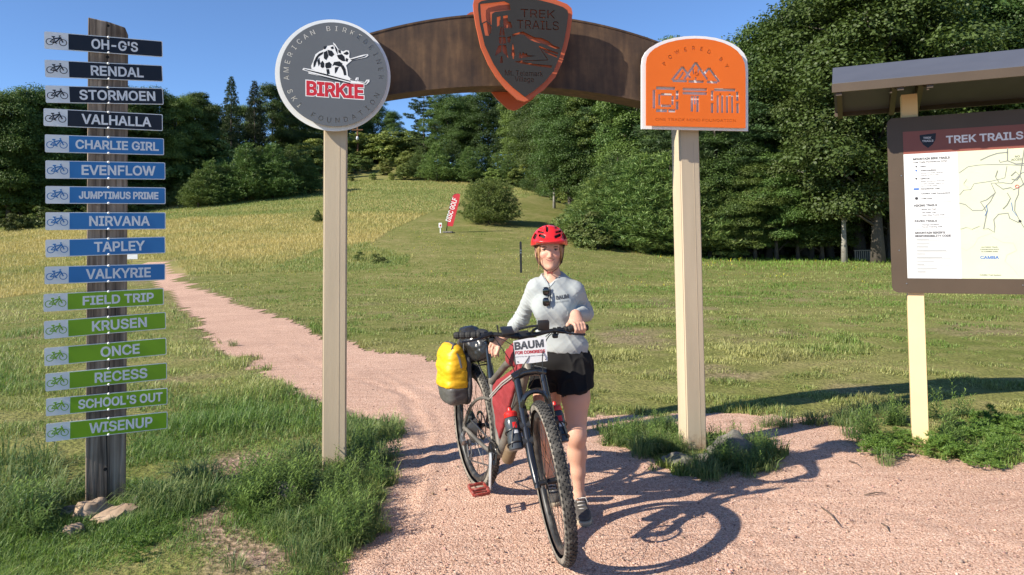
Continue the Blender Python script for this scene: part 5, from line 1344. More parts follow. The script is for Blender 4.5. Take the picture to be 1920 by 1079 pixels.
M['pedal_red'] = mat('worn red alloy', (0.36, 0.05, 0.035), .45, .3, 40, second=(0.42, 0.22, 0.18), thr=(.5, .8))
M['bag_red'] = mat('dull red ripstop fabric', (0.235, 0.022, 0.026), .7, .15, 12, .0008, 200); M['bag_grey'] = mat('charcoal fabric', (0.05, 0.05, 0.052), .75, .2, 15, .0006, 260)
M['bag_yellow'] = mat('yellow coated fabric', (0.72, 0.40, 0.008), .5, .08, 9, .0008, 60); M['bag_dark'] = mat('grey coated fabric', (0.085, 0.082, 0.078), .45, .15, 9, .0008, 60)
M['bag_black'] = mat('glossy black dry bag', (0.02, 0.02, 0.021), .28, .2, 9, .0015, 25)
M['zip'] = mat('pale grey zip', (0.3, 0.28, 0.26), .6, .1, 30); M['cap_red'] = mat('red bottle cap', (0.6, 0.02, 0.015), .35, .05, 9); M['bottle'] = mat('smoked bottle plastic', (0.05, 0.055, 0.06), .22, .1, 9); M['bottle_white'] = mat('white bottle print', (0.6, 0.6, 0.6), .4, .05, 9)
def wheel(center, xf, name, cassette):
    T0 = Matrix.Translation(center) @ Matrix.Rotation(PI / 2, 4, 'X')     # lathe axis along y
    mb = MB(); mb.lathe([(.295, -.0135), (.300, -.0155), (.318, -.0150), (.318, -.012), (.306, -.009), (.306, .009), (.318, .012), (.318, .0150), (.300, .0155), (.295, .0135), (.290, .006), (.290, -.006), (.295, -.0135)], T0, 72)
    w = bb_build(mb, name, M['rim'], bike, smooth=50, xf=xf)
    mb = MB(); mb.cur = 0; sec = []
    for k in range(13):
        a = math.radians(-118 + 236 * k / 12); sec.append((.343 + .0255 * math.cos(a), .0275 * math.sin(a)))
    for i in range(12):
        mb.cur = 1 if (i < 3 or i > 8) else 0
        mb.lathe([sec[i], sec[i + 1]], T0, 72, cap=False)
    mb.cur = 0; N = 78
    for k in range(N):
        a = 2 * PI * k / N
        for row, (off, ang, sx, sy) in enumerate(((.0055 if k % 2 else .0045, 0, .0095, .0075), (-.0055 if k % 2 else -.0045, 0, .0095, .0075), (.0150, .42, .0085, .0065), (-.0150, .42, .0085, .0065), (.0235, .95, .012, .0075), (-.0235, .95, .012, .0075))):
            if row >= 4 and k % 2: pass
            aa = a + (PI / N if (row in (2, 3)) else 0) + (PI / N * .5 if row % 2 else 0)
            th = math.asin(max(-1, min(1, off / .0275))); rr = .343 + .0262 * math.cos(th)
            rad = Vector((math.cos(aa), 0, math.sin(aa))); tan = Vector((-math.sin(aa), 0, math.cos(aa))); ax = Vector((0, 1, 0))
            nrm = (rad * math.cos(th) + ax * math.sin(th)).normalized(); side = tan.cross(nrm)
            R = Matrix((tan, side, nrm)).transposed()
            mb.box(center + rad * rr + ax * .0268 * math.sin(th) + nrm * .0012, (sx, sy, .0052), R)
    bb_build(mb, 'tyre', [M['tyre'], M['sidewall']], bike, w, smooth=40, xf=xf)
    mb = MB(); n = 28
    for k in range(n):
        a = 2 * PI * k / n; s_ = 1 if k % 2 else -1; b = a + (0.55 if (k // 2) % 2 else -0.55)
        p0 = center + Vector((.027 * math.cos(b), s_ * .026, .027 * math.sin(b))); p1 = center + Vector((.293 * math.cos(a), s_ * .003, .293 * math.sin(a)))
        mb.tube([p0, p1], .00125, 4, cap=False)
    bb_build(mb, 'spokes', M['spoke'], bike, w, smooth=None, xf=xf)
    mb = MB(); mb.lathe([(.006, -.06), (.012, -.058), (.014, -.034), (.029, -.032), (.029, -.024), (.015, -.02), (.014, .02), (.029, .024), (.029, .032), (.014, .034), (.012, .058), (.006, .06)], T0, 20)
    bb_build(mb, 'hub', M['dark_metal'], bike, w, xf=xf)
    mb = MB(); y = .036
    o = [(.088, y), (.088, y + .002), (.072, y + .002), (.072, y), (.088, y)]
    mb.lathe(o, T0 @ Matrix.Scale(-1, 4, (0, 0, 1)), 48)
    for k in range(6):
        a = k * PI / 3; mb.tube([center + Vector((.02 * math.cos(a), y, .02 * math.sin(a))), center + Vector((.075 * math.cos(a + .4), y, .075 * math.sin(a + .4)))], .003, 4)
    bb_build(mb, 'brake_rotor', M['steel'], bike, w, xf=xf)
    if cassette:
        mb = MB()
        for k in range(10):
            r = .098 - k * .0078; y0 = -.022 - k * .0042
            z0 = -y0
            mb.lathe([(r * .55, z0), (r, z0), (r, z0 + .0016), (r * .55, z0 + .0016)], T0, 40)
        bb_build(mb, 'cassette', M['steel'], bike, w, smooth=30, xf=xf)
    return w
wheel(Fh, ST_, 'wheel', False); wheel(RH, None, 'wheel', True)
# frame
def arc3(*p): return [Vector(q) for q in p]
def bez(p, n=10):
    p = [Vector(q) for q in p]; out = []
    for i in range(n + 1):
        t = i / n; q = list(p)
        while len(q) > 1: q = [q[k] * (1 - t) + q[k + 1] * t for k in range(len(q) - 1)]
        out.append(q[0])
    return out
mb = MB()
mb.tube([HB - sv * .004, HT], [.026, .024], 16)
mb.tube([BB, SEAT], [.021, .018], 14); mb.tube([SEAT + Vector((.01, 0, -.045)), (SEAT + HT) / 2 + Vector((0, 0, -.01)), HT - sv * .03], [.019, .02, .024], 14)
mb.tube([BB + Vector((.01, 0, .01)), (BB + HB) / 2 + Vector((0, 0, -.012)), HB + sv * .025], [.027, .028, .026], 14)
mb.tube([BB - Vector((0, .042, 0)), BB + Vector((0, .042, 0))], .024, 18)
for s_ in (-1, 1):
    mb.tube(bez([BB + Vector((-.02, s_ * .034, .0)), BB + Vector((-.14, s_ * .055, .0)), (.12, s_ * .07, .37), (.0, s_ * .074, .372)]), .0115, 10)
    mb.tube(bez([(.338, s_ * .018, .60), (.20, s_ * .055, .615), (.09, s_ * .066, .53), (.0, s_ * .074, .385)]), .0095, 10)
    mb.box((0, s_ * .074, .376), (.035, .007, .05), bev=.003)
mb.tube([BB.lerp(SEAT, .62) + Vector((.02, 0, 0)), BB.lerp(SEAT, .62)], .012, 8)
fr = bb_build(mb, 'frame', M['frame'], bike)
# fork
mb = MB()
for s_ in (-1, 1):
    yv = Vector((0, s_ * .067, 0)); mb.tube([Ax + sv * .29 + yv, CR + yv - sv * .006], .0175, 14)
mb.tube([CR - sv * .01, HB], .022, 12)
fk = bb_build(mb, 'fork', M['fork'], bike, xf=ST_)
mb = MB()
mb.tube([CR + Vector((0, -.085, 0)) - sv * .016, CR + Vector((0, -.03, 0)) + sv * .002, CR + Vector((0, .03, 0)) + sv * .002, CR + Vector((0, .085, 0)) - sv * .016], [.022, .026, .026, .022], 12)
bb_build(mb, 'fork_crown', M['fork'], bike, fk, xf=ST_)
for s_ in (-1, 1):
    yv = Vector((0, s_ * .067, 0)); mb = MB()
    mb.tube([Ax + nv * .04 + yv - sv * .022, Ax + nv * .03 + yv + sv * .03, Ax + yv + sv * .12, Ax + yv + sv * .365], [.017, .02, .0215, .022], 16)
    bb_build(mb, 'fork_leg', M['fork'], bike, fk, xf=ST_)
mb = MB()
mb.tube(bez([Ax + Vector((0, -.067, 0)) + sv * .36 + nv * .012, Ax + Vector((0, -.06, 0)) + sv * .43 + nv * .045, Ax + Vector((0, 0, 0)) + sv * .435 + nv * .05, Ax + Vector((0, .06, 0)) + sv * .43 + nv * .045, Ax + Vector((0, .067, 0)) + sv * .36 + nv * .012], 14), .013, 8)
bb_build(mb, 'fork_brace', M['fork'], bike, fk, xf=ST_)
mb = MB(); mb.box(Ax + Vector((-.03, .085, 0)) + sv * .10, (.035, .028, .07), Matrix.Rotation(-.41, 3, 'Y'), bev=.006); mb.tube([Fh + Vector((0, -.082, 0)), Fh + Vector((0, .082, 0))], .009, 10)
bb_build(mb, 'brake_caliper', M['black'], bike, fk, xf=ST_)
mb = MB(); mb.lathe([(.0125, 0), (.0125, .009)], Matrix.Translation(Fh + Vector((0, .052, 0))) @ Matrix.Rotation(PI / 2, 4, 'X'), 14)
bb_build(mb, 'axle_end', M['cap_red'], bike, fk, xf=ST_)
mb = MB()
mb.tube([HT, HT + sv * .075], .0185, 14); mb.tube([HT + sv * .058, STC], [.02, .019], 12); mb.tube([STC + Vector((0, -.026, 0)), STC + Vector((0, .026, 0))], .0235, 16); mb.box(HT + sv * .058 - nv * .0, (.046, .042, .046), Matrix.Rotation(-.41, 3, 'Y'), bev=.008)
bb_build(mb, 'stem', M['black'], bike, xf=ST_)
HBW = .345
BARX = ST_ @ Matrix.Translation(STC) @ Matrix.Rotation(math.radians(-5.2), 4, 'X') @ Matrix.Translation(-STC)
def barp(y):
    t = min(max((abs(y) - .05) / .09, 0), 1); t = t * t * (3 - 2 * t)
    return STC + Vector((-.05 * max(abs(y) - .1, 0) / .25, y, .012 * t + .004 * abs(y)))
mb = MB(); ys = [-HBW + 2 * HBW * i / 30 for i in range(31)]
mb.tube([barp(y) for y in ys], [.0158 if abs(y) < .05 else .0115 for y in ys], 12)
hb = bb_build(mb, 'handlebar', M['black'], bike, xf=BARX)
for s_ in (-1, 1):
    mb = MB(); pts = []; rr = []
    for i in range(29):
        y = HBW + .004 - .132 * i / 28; pts.append(barp(s_ * y)); rr.append((.0185 if (i // 2) % 3 else .0155) if 0 < i < 28 else .0165)
    mb.tube(pts, rr, 10)
    bb_build(mb, 'grip', M['black_matte'], bike, hb, smooth=30, xf=BARX)
    mb = MB(); q = barp(s_ * .19); mb.tube([q + Vector((0, -.009, 0)), q + Vector((0, .009, 0))], .0175, 12)
    mb.tube([q + Vector((.014, -s_ * .03, .004)), q + Vector((.022, s_ * .012, -.004)), q + Vector((.03, s_ * .03, -.008))], [.010, .012, .009], 10)
    mb.tube(bez([q + Vector((.03, s_ * .025, -.008)), q + Vector((.055, s_ * .05, -.016)), q + Vector((.05, s_ * .09, -.02)), q + Vector((.045, s_ * .125, -.024))], 8), [.008, .007, .006, .0055, .0055, .0055, .0055, .006, .007], 8)
    bb_build(mb, 'brake_lever', M['dark_metal'], bike, hb, xf=BARX)
    mb = MB(); q = barp(s_ * .165); mb.tube([q + Vector((0, -.007, 0)), q + Vector((0, .007, 0))], .016, 10); mb.box(q + Vector((.008, 0, -.026)), (.03, .028, .022), bev=.006); mb.tube([q + Vector((-.01, s_ * .005, -.03)), q + Vector((-.026, s_ * .022, -.022))], .006, 6)
    bb_build(mb, 'shifter', M['black'], bike, hb, xf=BARX)
# drivetrain
mb = MB(); T0 = Matrix.Translation(BB) @ Matrix.Rotation(PI / 2, 4, 'X')
mb.lathe([(.05, .049), (.066, .049), (.068, .050), (.066, .0525), (.05, .0525), (.05, .049)], T0, 48); mb.lathe([(.0, .047), (.032, .047), (.032, .056), (.0, .058)], T0, 24)
for k in range(4):
    a = k * PI / 2 + .4; mb.tube([BB + Vector((.02 * math.cos(a), -.05, .02 * math.sin(a))), BB + Vector((.056 * math.cos(a), -.051, .056 * math.sin(a)))], .007, 6)
for k in range(32):
    a = 2 * PI * k / 32; mb.box(BB + Vector((.069 * math.cos(a), -.0507, .069 * math.sin(a))), (.004, .002, .005), Matrix.Rotation(-a, 3, 'Y'))
bb_build(mb, 'chainring', M['dark_metal'], bike)
for s_, dirv, mm in ((-1, Vector((.10, 0, -1)).normalized(), 'silver'), (1, Vector((-.10, 0, 1)).normalized(), 'silver')):
    a0 = BB + Vector((0, s_ * .062, 0)); a1 = BB + dirv * .172 + Vector((0, s_ * .078, 0)); mb = MB()
    mb.tube([a0 - dirv * .012, a0 + dirv * .02, a0.lerp(a1, .5), a1, a1 + dirv * .012], [.013, .016, .0125, .0115, .008], 10, flat=.62, upv=(1, 0, 0))
    ck = bb_build(mb, 'crank_arm', M[mm], bike)
    mb = MB(); pc = a1 + Vector((0, s_ * .064, 0)); pw, pl = .052, .05; R = Matrix.Rotation(.25, 3, 'Y')
    mb.tube([a1, pc + Vector((0, s_ * .045, 0))], .008, 8)
    for dx in (-1, 1): mb.box(pc + R @ Vector((dx * pl, 0, 0)), (.012, .092, .016), R, bev=.003)
    for dy in (-1, 1): mb.box(pc + R @ Vector((0, dy * .045, 0)), (.098, .012, .016), R, bev=.003)
    mb.box(pc, (.016, .09, .017), R, bev=.003); mb.box(pc + R @ Vector((.024, 0, 0)), (.006, .088, .008), R)
    for dx in (-1, 1):
        for dy in (-1, 0, 1):
            for dz in (-1, 1): mb.box(pc + R @ Vector((dx * pl, dy * .036, dz * .0095)), (.004, .004, .005), R)
    bb_build(mb, 'pedal', M['pedal_red'], bike, ck, smooth=30)
mb = MB(); RP = Vector((.02, -.055, .285)); LP = Vector((.045, -.055, .205))
def chain(p, q):
    d = q - p; n = int(d.length / .0127); 
    R = Matrix((d.normalized(), Vector((0, 1, 0)), d.normalized().cross(Vector((0, 1, 0))))).transposed()
    for i in range(n): mb.box(p + d * ((i + .5) / n), (.0105, .0055 if i % 2 else .0035, .0075), R)
chain(BB + Vector((0, -.0507, .069)), RH + Vector((.0, -.045, .058))); chain(BB + Vector((-.01, -.0507, -.069)), LP + Vector((0.01, 0, -.018))); chain(RH + Vector((.045, -.045, -.03)), RP + Vector((.02, 0, 0))); chain(RP + Vector((-.01, 0, -.015)), LP + Vector((-.015, 0, .01)))
bb_build(mb, 'chain', M['steel'], bike, smooth=None)
mb = MB()
mb.tube([Vector((0, -.072, .35)), Vector((-.02, -.082, .315)), Vector((0.0, -.088, .285))], [.011, .014, .014], 10); mb.box((.012, -.088, .30), (.05, .03, .045), Matrix.Rotation(.6, 3, 'Y'), bev=.009)
d_ = (LP - RP); mb.tube([RP + Vector((0, -.012, 0)), LP + Vector((0, -.012, 0))], [.014, .011], 8, flat=.3, upv=(1, 0, 0)); mb.tube([RP + Vector((0, .008, 0)), LP + Vector((0, .008, 0))], [.012, .01], 8, flat=.3, upv=(1, 0, 0))
for q in (RP, LP): mb.lathe([(.0, -.004), (.019, -.004), (.019, .004), (.0, .004)], Matrix.Translation(q) @ Matrix.Rotation(PI / 2, 4, 'X'), 16)
bb_build(mb, 'rear_derailleur', M['steel'], bike)
# seat
SA = (SEAT - BB).normalized(); mb = MB(); SPT = SEAT + SA * .185
mb.tube([SEAT - SA * .02, SEAT + SA * .02], .0205, 14); mb.tube([SEAT + SA * .02, SEAT + SA * .05], .0185, 14); mb.tube([SEAT + SA * .05, SPT], .0140, 14); mb.tube([SPT - SA * .006, SPT + SA * .012], .02, 10)
bb_build(mb, 'seatpost', M['fork'], bike)
F_ = Field((-.02, -.09, .86), (.36, .09, .99), .0045); sz = SPT.z + .035
for t in range(8):
    u = t / 7; xx = .335 - .25 * u; F_.ell((xx, 0, sz + .004 * (1 - u) + .012 * max(u - .7, 0)), (.03, .019 + .052 * max(u - .25, 0) ** 1.3 / .69, .02), k=.03)
sd = field_obj('saddle', F_, M['black_matte'], bike, 2)
mb = MB()
for s_ in (-1, 1): mb.tube(bez([(.30, s_ * .016, sz - .008), (.24, s_ * .022, sz - .04), (.16, s_ * .022, sz - .045), (.10, s_ * .03, sz - .01)], 8), .0035, 6)
bb_build(mb, 'saddle_rail', M['steel'], bike, sd)
# rear carrier
mb = MB(); rz = .775
for s_ in (-1, 1):
    mb.tube([(.22, s_ * .04, rz), (-.18, s_ * .055, rz)], .005, 8); mb.tube([(0.0, s_ * .08, .41), (.02, s_ * .085, .6), (.10, s_ * .052, rz)], .005, 8); mb.tube([(0.0, s_ * .08, .41), (-.06, s_ * .085, .6), (-.08, s_ * .052, rz)], .005, 8); mb.tube([(.22, s_ * .04, rz), (.325, s_ * .02, .66)], .0045, 8)
for x in (.2, .06, -.08, -.18): mb.tube([(x, -.05, rz), (x, .05, rz)], .0045, 8)
bb_build(mb, 'rear_carrier', M['black'], bike)
# cables
mb = MB()
Sx = lambda v: ST_ @ Vector(v)
Sb = lambda v: BARX @ Vector(v)
def cable(pts, r=.0024): mb.tube(bez(pts, 18), r, 6)
qR = barp(.165); qL = barp(-.165)
cable([Sb(qR + Vector((.02, -.03, -.01))), Sb(qR + Vector((.10, -.12, -.04))), Sx(STC + Vector((.19, -.06, -.13))), HB + Vector((.06, -.09, .0)), HB + Vector((-.02, -.035, -.03)), HB.lerp(BB, .25) + Vector((0, -.035, 0))])
cable([Sb(qR + Vector((.03, -.02, -.01))), Sb(qR + Vector((.12, -.10, -.02))), Sx(STC + Vector((.20, .02, -.15))), Sx(CR + Vector((.07, .05, -.04))), Sx(Ax + sv * .3 + Vector((.03, .085, 0))), Sx(Ax + sv * .13 + Vector((-.01, .088, 0)))], .0026)
cable([Sb(qL + Vector((.02, .03, -.01))), Sb(qL + Vector((.09, .12, -.05))), Sx(STC + Vector((.09, .04, -.14))), HB + Vector((.05, .06, 0)), HB.lerp(BB, .3) + Vector((0, .03, .01))])
cable([Sb(qL + Vector((.02, .02, -.02))), Sb(qL + Vector((.06, .08, -.12))), HB + Vector((.04, -.03, -.02)), HB.lerp(BB, .45) + Vector((0, -.03, -.01))])
bb_build(mb, 'cables', M['black'], bike)
# gadgets on the bar
mb = MB(); q = STC + Vector((.05, .095, .052)); mb.box(q, (.03, .058, .05), Matrix.Rotation(.2, 3, 'Y'), bev=.006); mb.tube([STC + Vector((.0, .04, .01)), STC + Vector((.03, .05, .03)), q], .007, 8); mb.tube([STC + Vector((.04, -.03, .04)), STC + Vector((.045, .03, .05)), q + Vector((0, -.03, 0))], .006, 8)
bb_build(mb, 'bike_light', M['black'], bike, hb, xf=BARX)
mb = MB(); q = STC + Vector((.02, -.085, .032)); mb.box(q, (.09, .062, .014), Matrix.Rotation(.25, 3, 'Y'), bev=.004); mb.tube([STC + Vector((.0, -.07, .008)), q], .008, 8); mb.tube([q + Vector((.0, -.045, -.01)), q + Vector((0, -.05, .03))], .004, 6)
bb_build(mb, 'phone_holder', M['black'], bike, hb, xf=BARX)
# bottle cages and bottles on the fork legs
for s_ in (-1, 1):
    c0 = Ax + sv * .255 + Vector((0, s_ * (.128 if s_ < 0 else .108), 0)) + nv * (-.012 if s_ < 0 else -.068)
    lab = 'black bottle with red cap in a fork cage ' + ('beside the red frame bag' if s_ < 0 else 'half behind the front tyre')
    mb = MB()
    for t in (-.055, .02): mb.tube([Ax + sv * (.255 + t) + Vector((0, s_ * .042, 0)), Ax + sv * (.255 + t) + Vector((0, s_ * .094, 0)) - nv * .006], .0245, 14)
    for t in (-.06, .0): mb.tube([c0 + sv * (t + .012 * math.sin(a)) + (Vector((0, 1, 0)) * math.cos(a) + nv * math.sin(a)) * .041 for a in [2 * PI * k / 16 for k in range(17)]], .0035, 6)
    mb.tube([c0 + nv * .03 + sv * -.07 + Vector((0, s_ * .025, 0)), c0 + nv * .04 + sv * 0 + Vector((0, s_ * .01, 0)), c0 + nv * .03 + sv * .045 - Vector((0, s_ * .02, 0))], .0035, 6)
    bb_build(mb, 'bottle_cage', M['black'], bike, fk, xf=ST_)
    bt = on_bike('water_bottle', lab, 'bottle', ST_ @ (c0 - sv * .085))
    xf = ST_ @ frame_mat(c0 - sv * .085, nv, sv)
    mb = MB(); mb.lathe([(.030, 0), (.036, .006), (.037, .05), (.0345, .07), (.0345, .08), (.037, .095), (.037, .135), (.031, .152), (.029, .156)], Matrix.Identity(4), 24); bb_build(mb, 'body', M['bottle'], bt, xf=xf)
    mb = MB(); mb.lathe([(.032, .1565), (.033, .158), (.033, .176), (.026, .184), (.012, .187), (.012, .196), (.009, .204), (.0, .205)], Matrix.Identity(4), 24); bb_build(mb, 'cap', M['cap_red'], bt, xf=xf)
    mb = MB()
    for a0, z0, z1, mm in ((-.1, .098, .128, 0), (-.1, .075, .093, 1)):
        mb.cur = mm; vs = []
        for k in range(7):
            a = a0 + .1 * k; vs += [(.0376 * math.cos(a), .0376 * math.sin(a), z0), (.0376 * math.cos(a), .0376 * math.sin(a), z1)]
        mb.add(vs, [(2 * k, 2 * k + 2, 2 * k + 3, 2 * k + 1) for k in range(6)])
    bb_build(mb, 'print', [M['cap_red'], M['bottle_white']], bt, xf=xf)
# brown canister strapped under the down tube
cn = on_bike('tool_canister', 'brown canister strapped low under the frame beside the crank', 'canister', BB.lerp(HB, .12) + Vector((.05, 0, -.06)))
mb = MB(); dd = (HB - BB).normalized(); mb.lathe([(.028, 0), (.034, .006), (.034, .10), (.028, .108), (.022, .112)], frame_mat(BB.lerp(HB, .1) + Vector((.055, 0, -.062)), Vector((0, 1, 0)), dd), 18)
M['canister'] = mat('dusty brown plastic', (0.13, 0.085, 0.045), .7, .3, 14); bb_build(mb, 'body', M['canister'], cn)
# bags
def wrinkle(sc, amp, seed=0):
    def f(V): return np.array([mnoise.fractal(Vector((p[0] * sc[0] + seed, p[1] * sc[1], p[2] * sc[2])), 1.0, 2.0, 3) * amp for p in V])
    return f
def bag_obj(name, F, m, root, disp=None, it=2, parent=None):
    o = field_obj(name, F, m, parent or root, it, disp); o.data.transform(Matrix.Translation(-Vector(root['_b']))); return o
fb = on_bike('frame_bag', 'dull red frame bag with a zip filling the bike frame', 'bag', BB.lerp(HB, .4))
poly = [BB + Vector((.035, 0, .085)), BB.lerp(SEAT, .86) + Vector((.03, 0, 0)), HT - sv * .05 + Vector((-.05, 0, -.028)), HB + Vector((-.05, 0, .0)), BB.lerp(HB, .5) + Vector((-.018, 0, .024))]
p2 = [(p.x, p.z) for p in poly]
F_ = Field((.40, -.06, .36), (.86, .06, .95), .0055)
q = F_._box(F_.lo, F_.lo + F_.h * F_.n); sl, X_, Y_, Z_ = q
XX, ZZ = np.broadcast_arrays(X_[:, 0, :], Z_[:, 0, :]); d2 = sdist(XX, ZZ, p2)[:, None, :]
a_ = d2 + .012; b_ = np.abs(Y_) - .030 + .012
F_._mix(sl, np.maximum(np.minimum(np.maximum(a_, b_), 0), -9) + np.sqrt(np.maximum(a_, 0) ** 2 + np.maximum(b_, 0) ** 2) - .012, .001, False)
bag_obj('body', F_, M['bag_red'], fb, wrinkle((14, 14, 14), .006, 3))
mb = MB(); z0 = poly[1] + Vector((.02, -.0365, -.05)); z1 = poly[2] + Vector((-.02, -.0365, -.05))
mb.tube([z0, (z0 + z1) / 2 + Vector((0, -.003, .01)), z1], .005, 6, flat=.5); mb.tube([z0 - Vector((0, -.002, .012)), (z0 + z1) / 2 + Vector((0, -.001, -.003)), z1 - Vector((0, -.002, .012))], .0035, 6, flat=.5)
zp = bb_build(mb, 'zip', M['zip'], fb)
mb = MB(); mb.tube([z1 + Vector((-.01, -.004, 0)), z1 + Vector((-.02, -.01, -.04)), z1 + Vector((-.005, -.01, -.045)), z1 + Vector((-.0, -.006, -.01))], .003, 6); bb_build(mb, 'zip_pull', M['black'], fb, zp)
tb = on_bike('top_tube_bag', 'small red and charcoal bag standing behind the handlebar stem', 'bag', HT + Vector((-.09, 0, -.0)))
F_ = Field((.54, -.05, .80), (.82, .05, 1.02), .005); F_.ell((.715, 0, .915), (.05, .03, .055), k=.02, p=3.0); F_.ell((.65, 0, .885), (.07, .027, .045), k=.03, p=3.0)
bag_obj('body', F_, M['bag_red'], tb, wrinkle((16, 16, 16), .004, 8))
F_ = Field((.68, -.05, .80), (.84, .05, 1.02), .005); F_.ell((.755, .004, .92), (.034, .036, .07), k=.01, p=3.5); bag_obj('side_panel', F_, M['bag_grey'], tb)
db = on_bike('seat_pack', 'glossy black seat pack bulging below the saddle', 'bag', (.1, 0, .80))
F_ = Field((-.18, -.16, .74), (.36, .16, 1.06), .006); F_.ell((.06, -.0, .868), (.17, .098, .088), k=.02); F_.ell((.2, 0, .875), (.07, .07, .075), k=.04); F_.ell((.06, -.045, .93), (.10, .06, .06), k=.05)
bag_obj('body', F_, M['bag_black'], db, wrinkle((11, 11, 16), .012, 5))
mb = MB()
for x in (.02, .13): mb.tube([Vector((x, .104 * math.cos(a), .872 + .098 * math.sin(a))) for a in [2 * PI * k / 24 for k in range(25)]], .006, 6, flat=.4)
bb_build(mb, 'strap', M['bag_grey'], db)
pc = BI(849, 703, 4.80); pn = on_bike('pannier', 'yellow topped grey pannier hanging beside the rear wheel', 'pannier', pc - Vector((0, 0, .17)))
def pan_field(h):
    F = Field(pc - Vector((.19, .15, .24)), pc + Vector((.19, .15, .24)), h); return F
F_ = pan_field(.006); F_.ell(pc + Vector((.0, .0, -.02)), (.135, .080, .150), k=.02, p=4.0); F_.ell(pc + Vector((0, .0, .10)), (.125, .064, .065), k=.03, p=3.4); F_.ell(pc + Vector((0.0, .0, .165)), (.12, .034, .020), k=.02, p=3)
F_.half(pc + Vector((0, 0, -.062)), (0, 0, -1)); F_.half(pc + Vector((0, .052, 0)), (0, 1, 0))
bag_obj('upper_body', F_, M['bag_yellow'], pn, wrinkle((9, 9, 22), .008, 1))
F_ = pan_field(.006); F_.ell(pc + Vector((0, .004, -.02)), (.132, .076, .155), k=.02, p=3.8); F_.half(pc + Vector((0, 0, -.058)), (0, 0, 1)); F_.half(pc + Vector((0, .052, 0)), (0, 1, 0)); F_.half(pc + Vector((0.06, -.05, -.165)), (0.5, -.6, -1))
bag_obj('lower_body', F_, M['bag_dark'], pn, wrinkle((9, 9, 20), .006, 2))
F_ = pan_field(.006); F_.ell(pc + Vector((0, .064, -.01)), (.135, .022, .165), k=.02, p=4.0); bag_obj('back_panel', F_, M['bag_grey'], pn, wrinkle((13, 13, 13), .004, 2))
mb = MB(); mb.tube([pc + Vector((.11, -.03, .165)), pc + Vector((.05, 0, .185)), pc + Vector((-.11, 0, .18))], .012, 8); mb.tube([pc + Vector((.115, -.02, .16)), pc + Vector((.135, .0, .12)), pc + Vector((.14, .01, .06))], .008, 6, flat=.4)
mb.tube([pc + Vector((.08, .06, .15)), pc + Vector((.08, .12, .14)), pc + Vector((.08, .12, .12))], .007, 6); mb.tube([pc + Vector((-.08, .06, .15)), pc + Vector((-.08, .12, .14)), pc + Vector((-.08, .12, .12))], .007, 6)
bb_build(mb, 'closure_strap', M['bag_grey'], pn)
# paper sign tied to the bar
SG = Frame((P(994, 690, 3.92)) * 1.0, .13); SG.o.z = 0
sg = thing('campaign_sign', 'small white paper sign reading BAUM FOR CONGRESS on the handlebar', 'sign', SG.o + Vector((0, 0, SG.loc(994, 682, 0)[1])), SG.yaw)
zb0 = SG.loc(994, 682, 0)[1]
def SL(px, py): x, z = SG.loc(px, py, 0); return (x, z - zb0)
M['paper'] = mat('white coated paper', (0.72, 0.72, 0.72), .4, .04, 6, .002, 9)
cs = [SL(962, 640), SL(990, 634.5), SL(1023, 631.5), SL(1027, 677), SL(998, 681), SL(968, 683)]
plate([cs], Matrix(((1, 0, 0, 0), (0, 0, -1, 0), (0, 1, 0, 0), (0, 0, 0, 1))), .0015, 'sheet', M['paper'], sg)
M['ink_grey'] = flat_paint('dark grey print', (0.07, 0.075, 0.085)); M['ink_red'] = flat_paint('red print', (0.42, 0.025, 0.04))
def sgtext(s, a, b, cap, m, bold=0.0):
    A_, B_ = Vector(SL(*a)), Vector(SL(*b)); d = B_ - A_; lp = fit(s, 0, d.length, cap, bold)
    plate(place2d(lp, A_.x, A_.y, math.atan2(d.y, d.x)), Matrix(((1, 0, 0, 0), (0, 0, -1, -.0017), (0, 1, 0, 0), (0, 0, 0, 1))), .0003, 'lettering', m, sg, bold=bold)
sgtext('BAUM', (965, 656), (1020, 650), .036, M['ink_grey'], .0028); sgtext('FOR CONGRESS', (966, 665), (1022, 661), .0155, M['ink_red'], .0012); sgtext('paid for by the candidate committee', (966.5, 670.5), (1021, 667), .005, M['ink_grey'])
mb = MB()
for px, py in ((971, 679), (1023, 674)): x, z = SL(px, py); mb.lathe([(.0035, 0), (.003, .002)], Matrix.Translation((x, -.0015, z)) @ Matrix.Rotation(PI / 2, 4, 'X'), 8)
mb.build('grommet', M['black'], sg)
for o in list(COL.objects):
    if '_b' in o: del o['_b']

# ------------------------------------------------------------------ the rider standing behind the bicycle
person = thing('person', 'person in red helmet, pale long sleeved shirt and black shorts holding the bicycle', 'person', G(1065, 955))
PB = person.location.copy()
def settle(o):
    'mesh made in world axes -> axes of the person'
    o.data.transform(Matrix.Translation(-PB)); return o
def skin_mat():
    m, nt, N, B = new_mat('skin'); L = nt.links
    at = N.new('ShaderNodeAttribute'); at.attribute_name = 'col'; L.new(at.outputs['Color'], B.inputs['Base Color'])
    B.inputs['Roughness'].default_value = .48; B.inputs['Subsurface Weight'].default_value = .12; B.inputs['Subsurface Radius'].default_value = (.008, .003, .0015); B.inputs['Specular IOR Level'].default_value = .35
    tc = N.new('ShaderNodeTexCoord'); nz = N.new('ShaderNodeTexNoise'); nz.inputs['Scale'].default_value = 180; L.new(tc.outputs['Object'], nz.inputs['Vector']); bp = N.new('ShaderNodeBump'); bp.inputs['Distance'].default_value = .0006; L.new(nz.outputs['Fac'], bp.inputs['Height']); L.new(bp.outputs['Normal'], B.inputs['Normal'])
    return m
M['skin'] = skin_mat()
def cloth_mat(name, base, stretch=9):
    return mat(name, base, .85, .05, 6, .0008, 300, spec=.2)
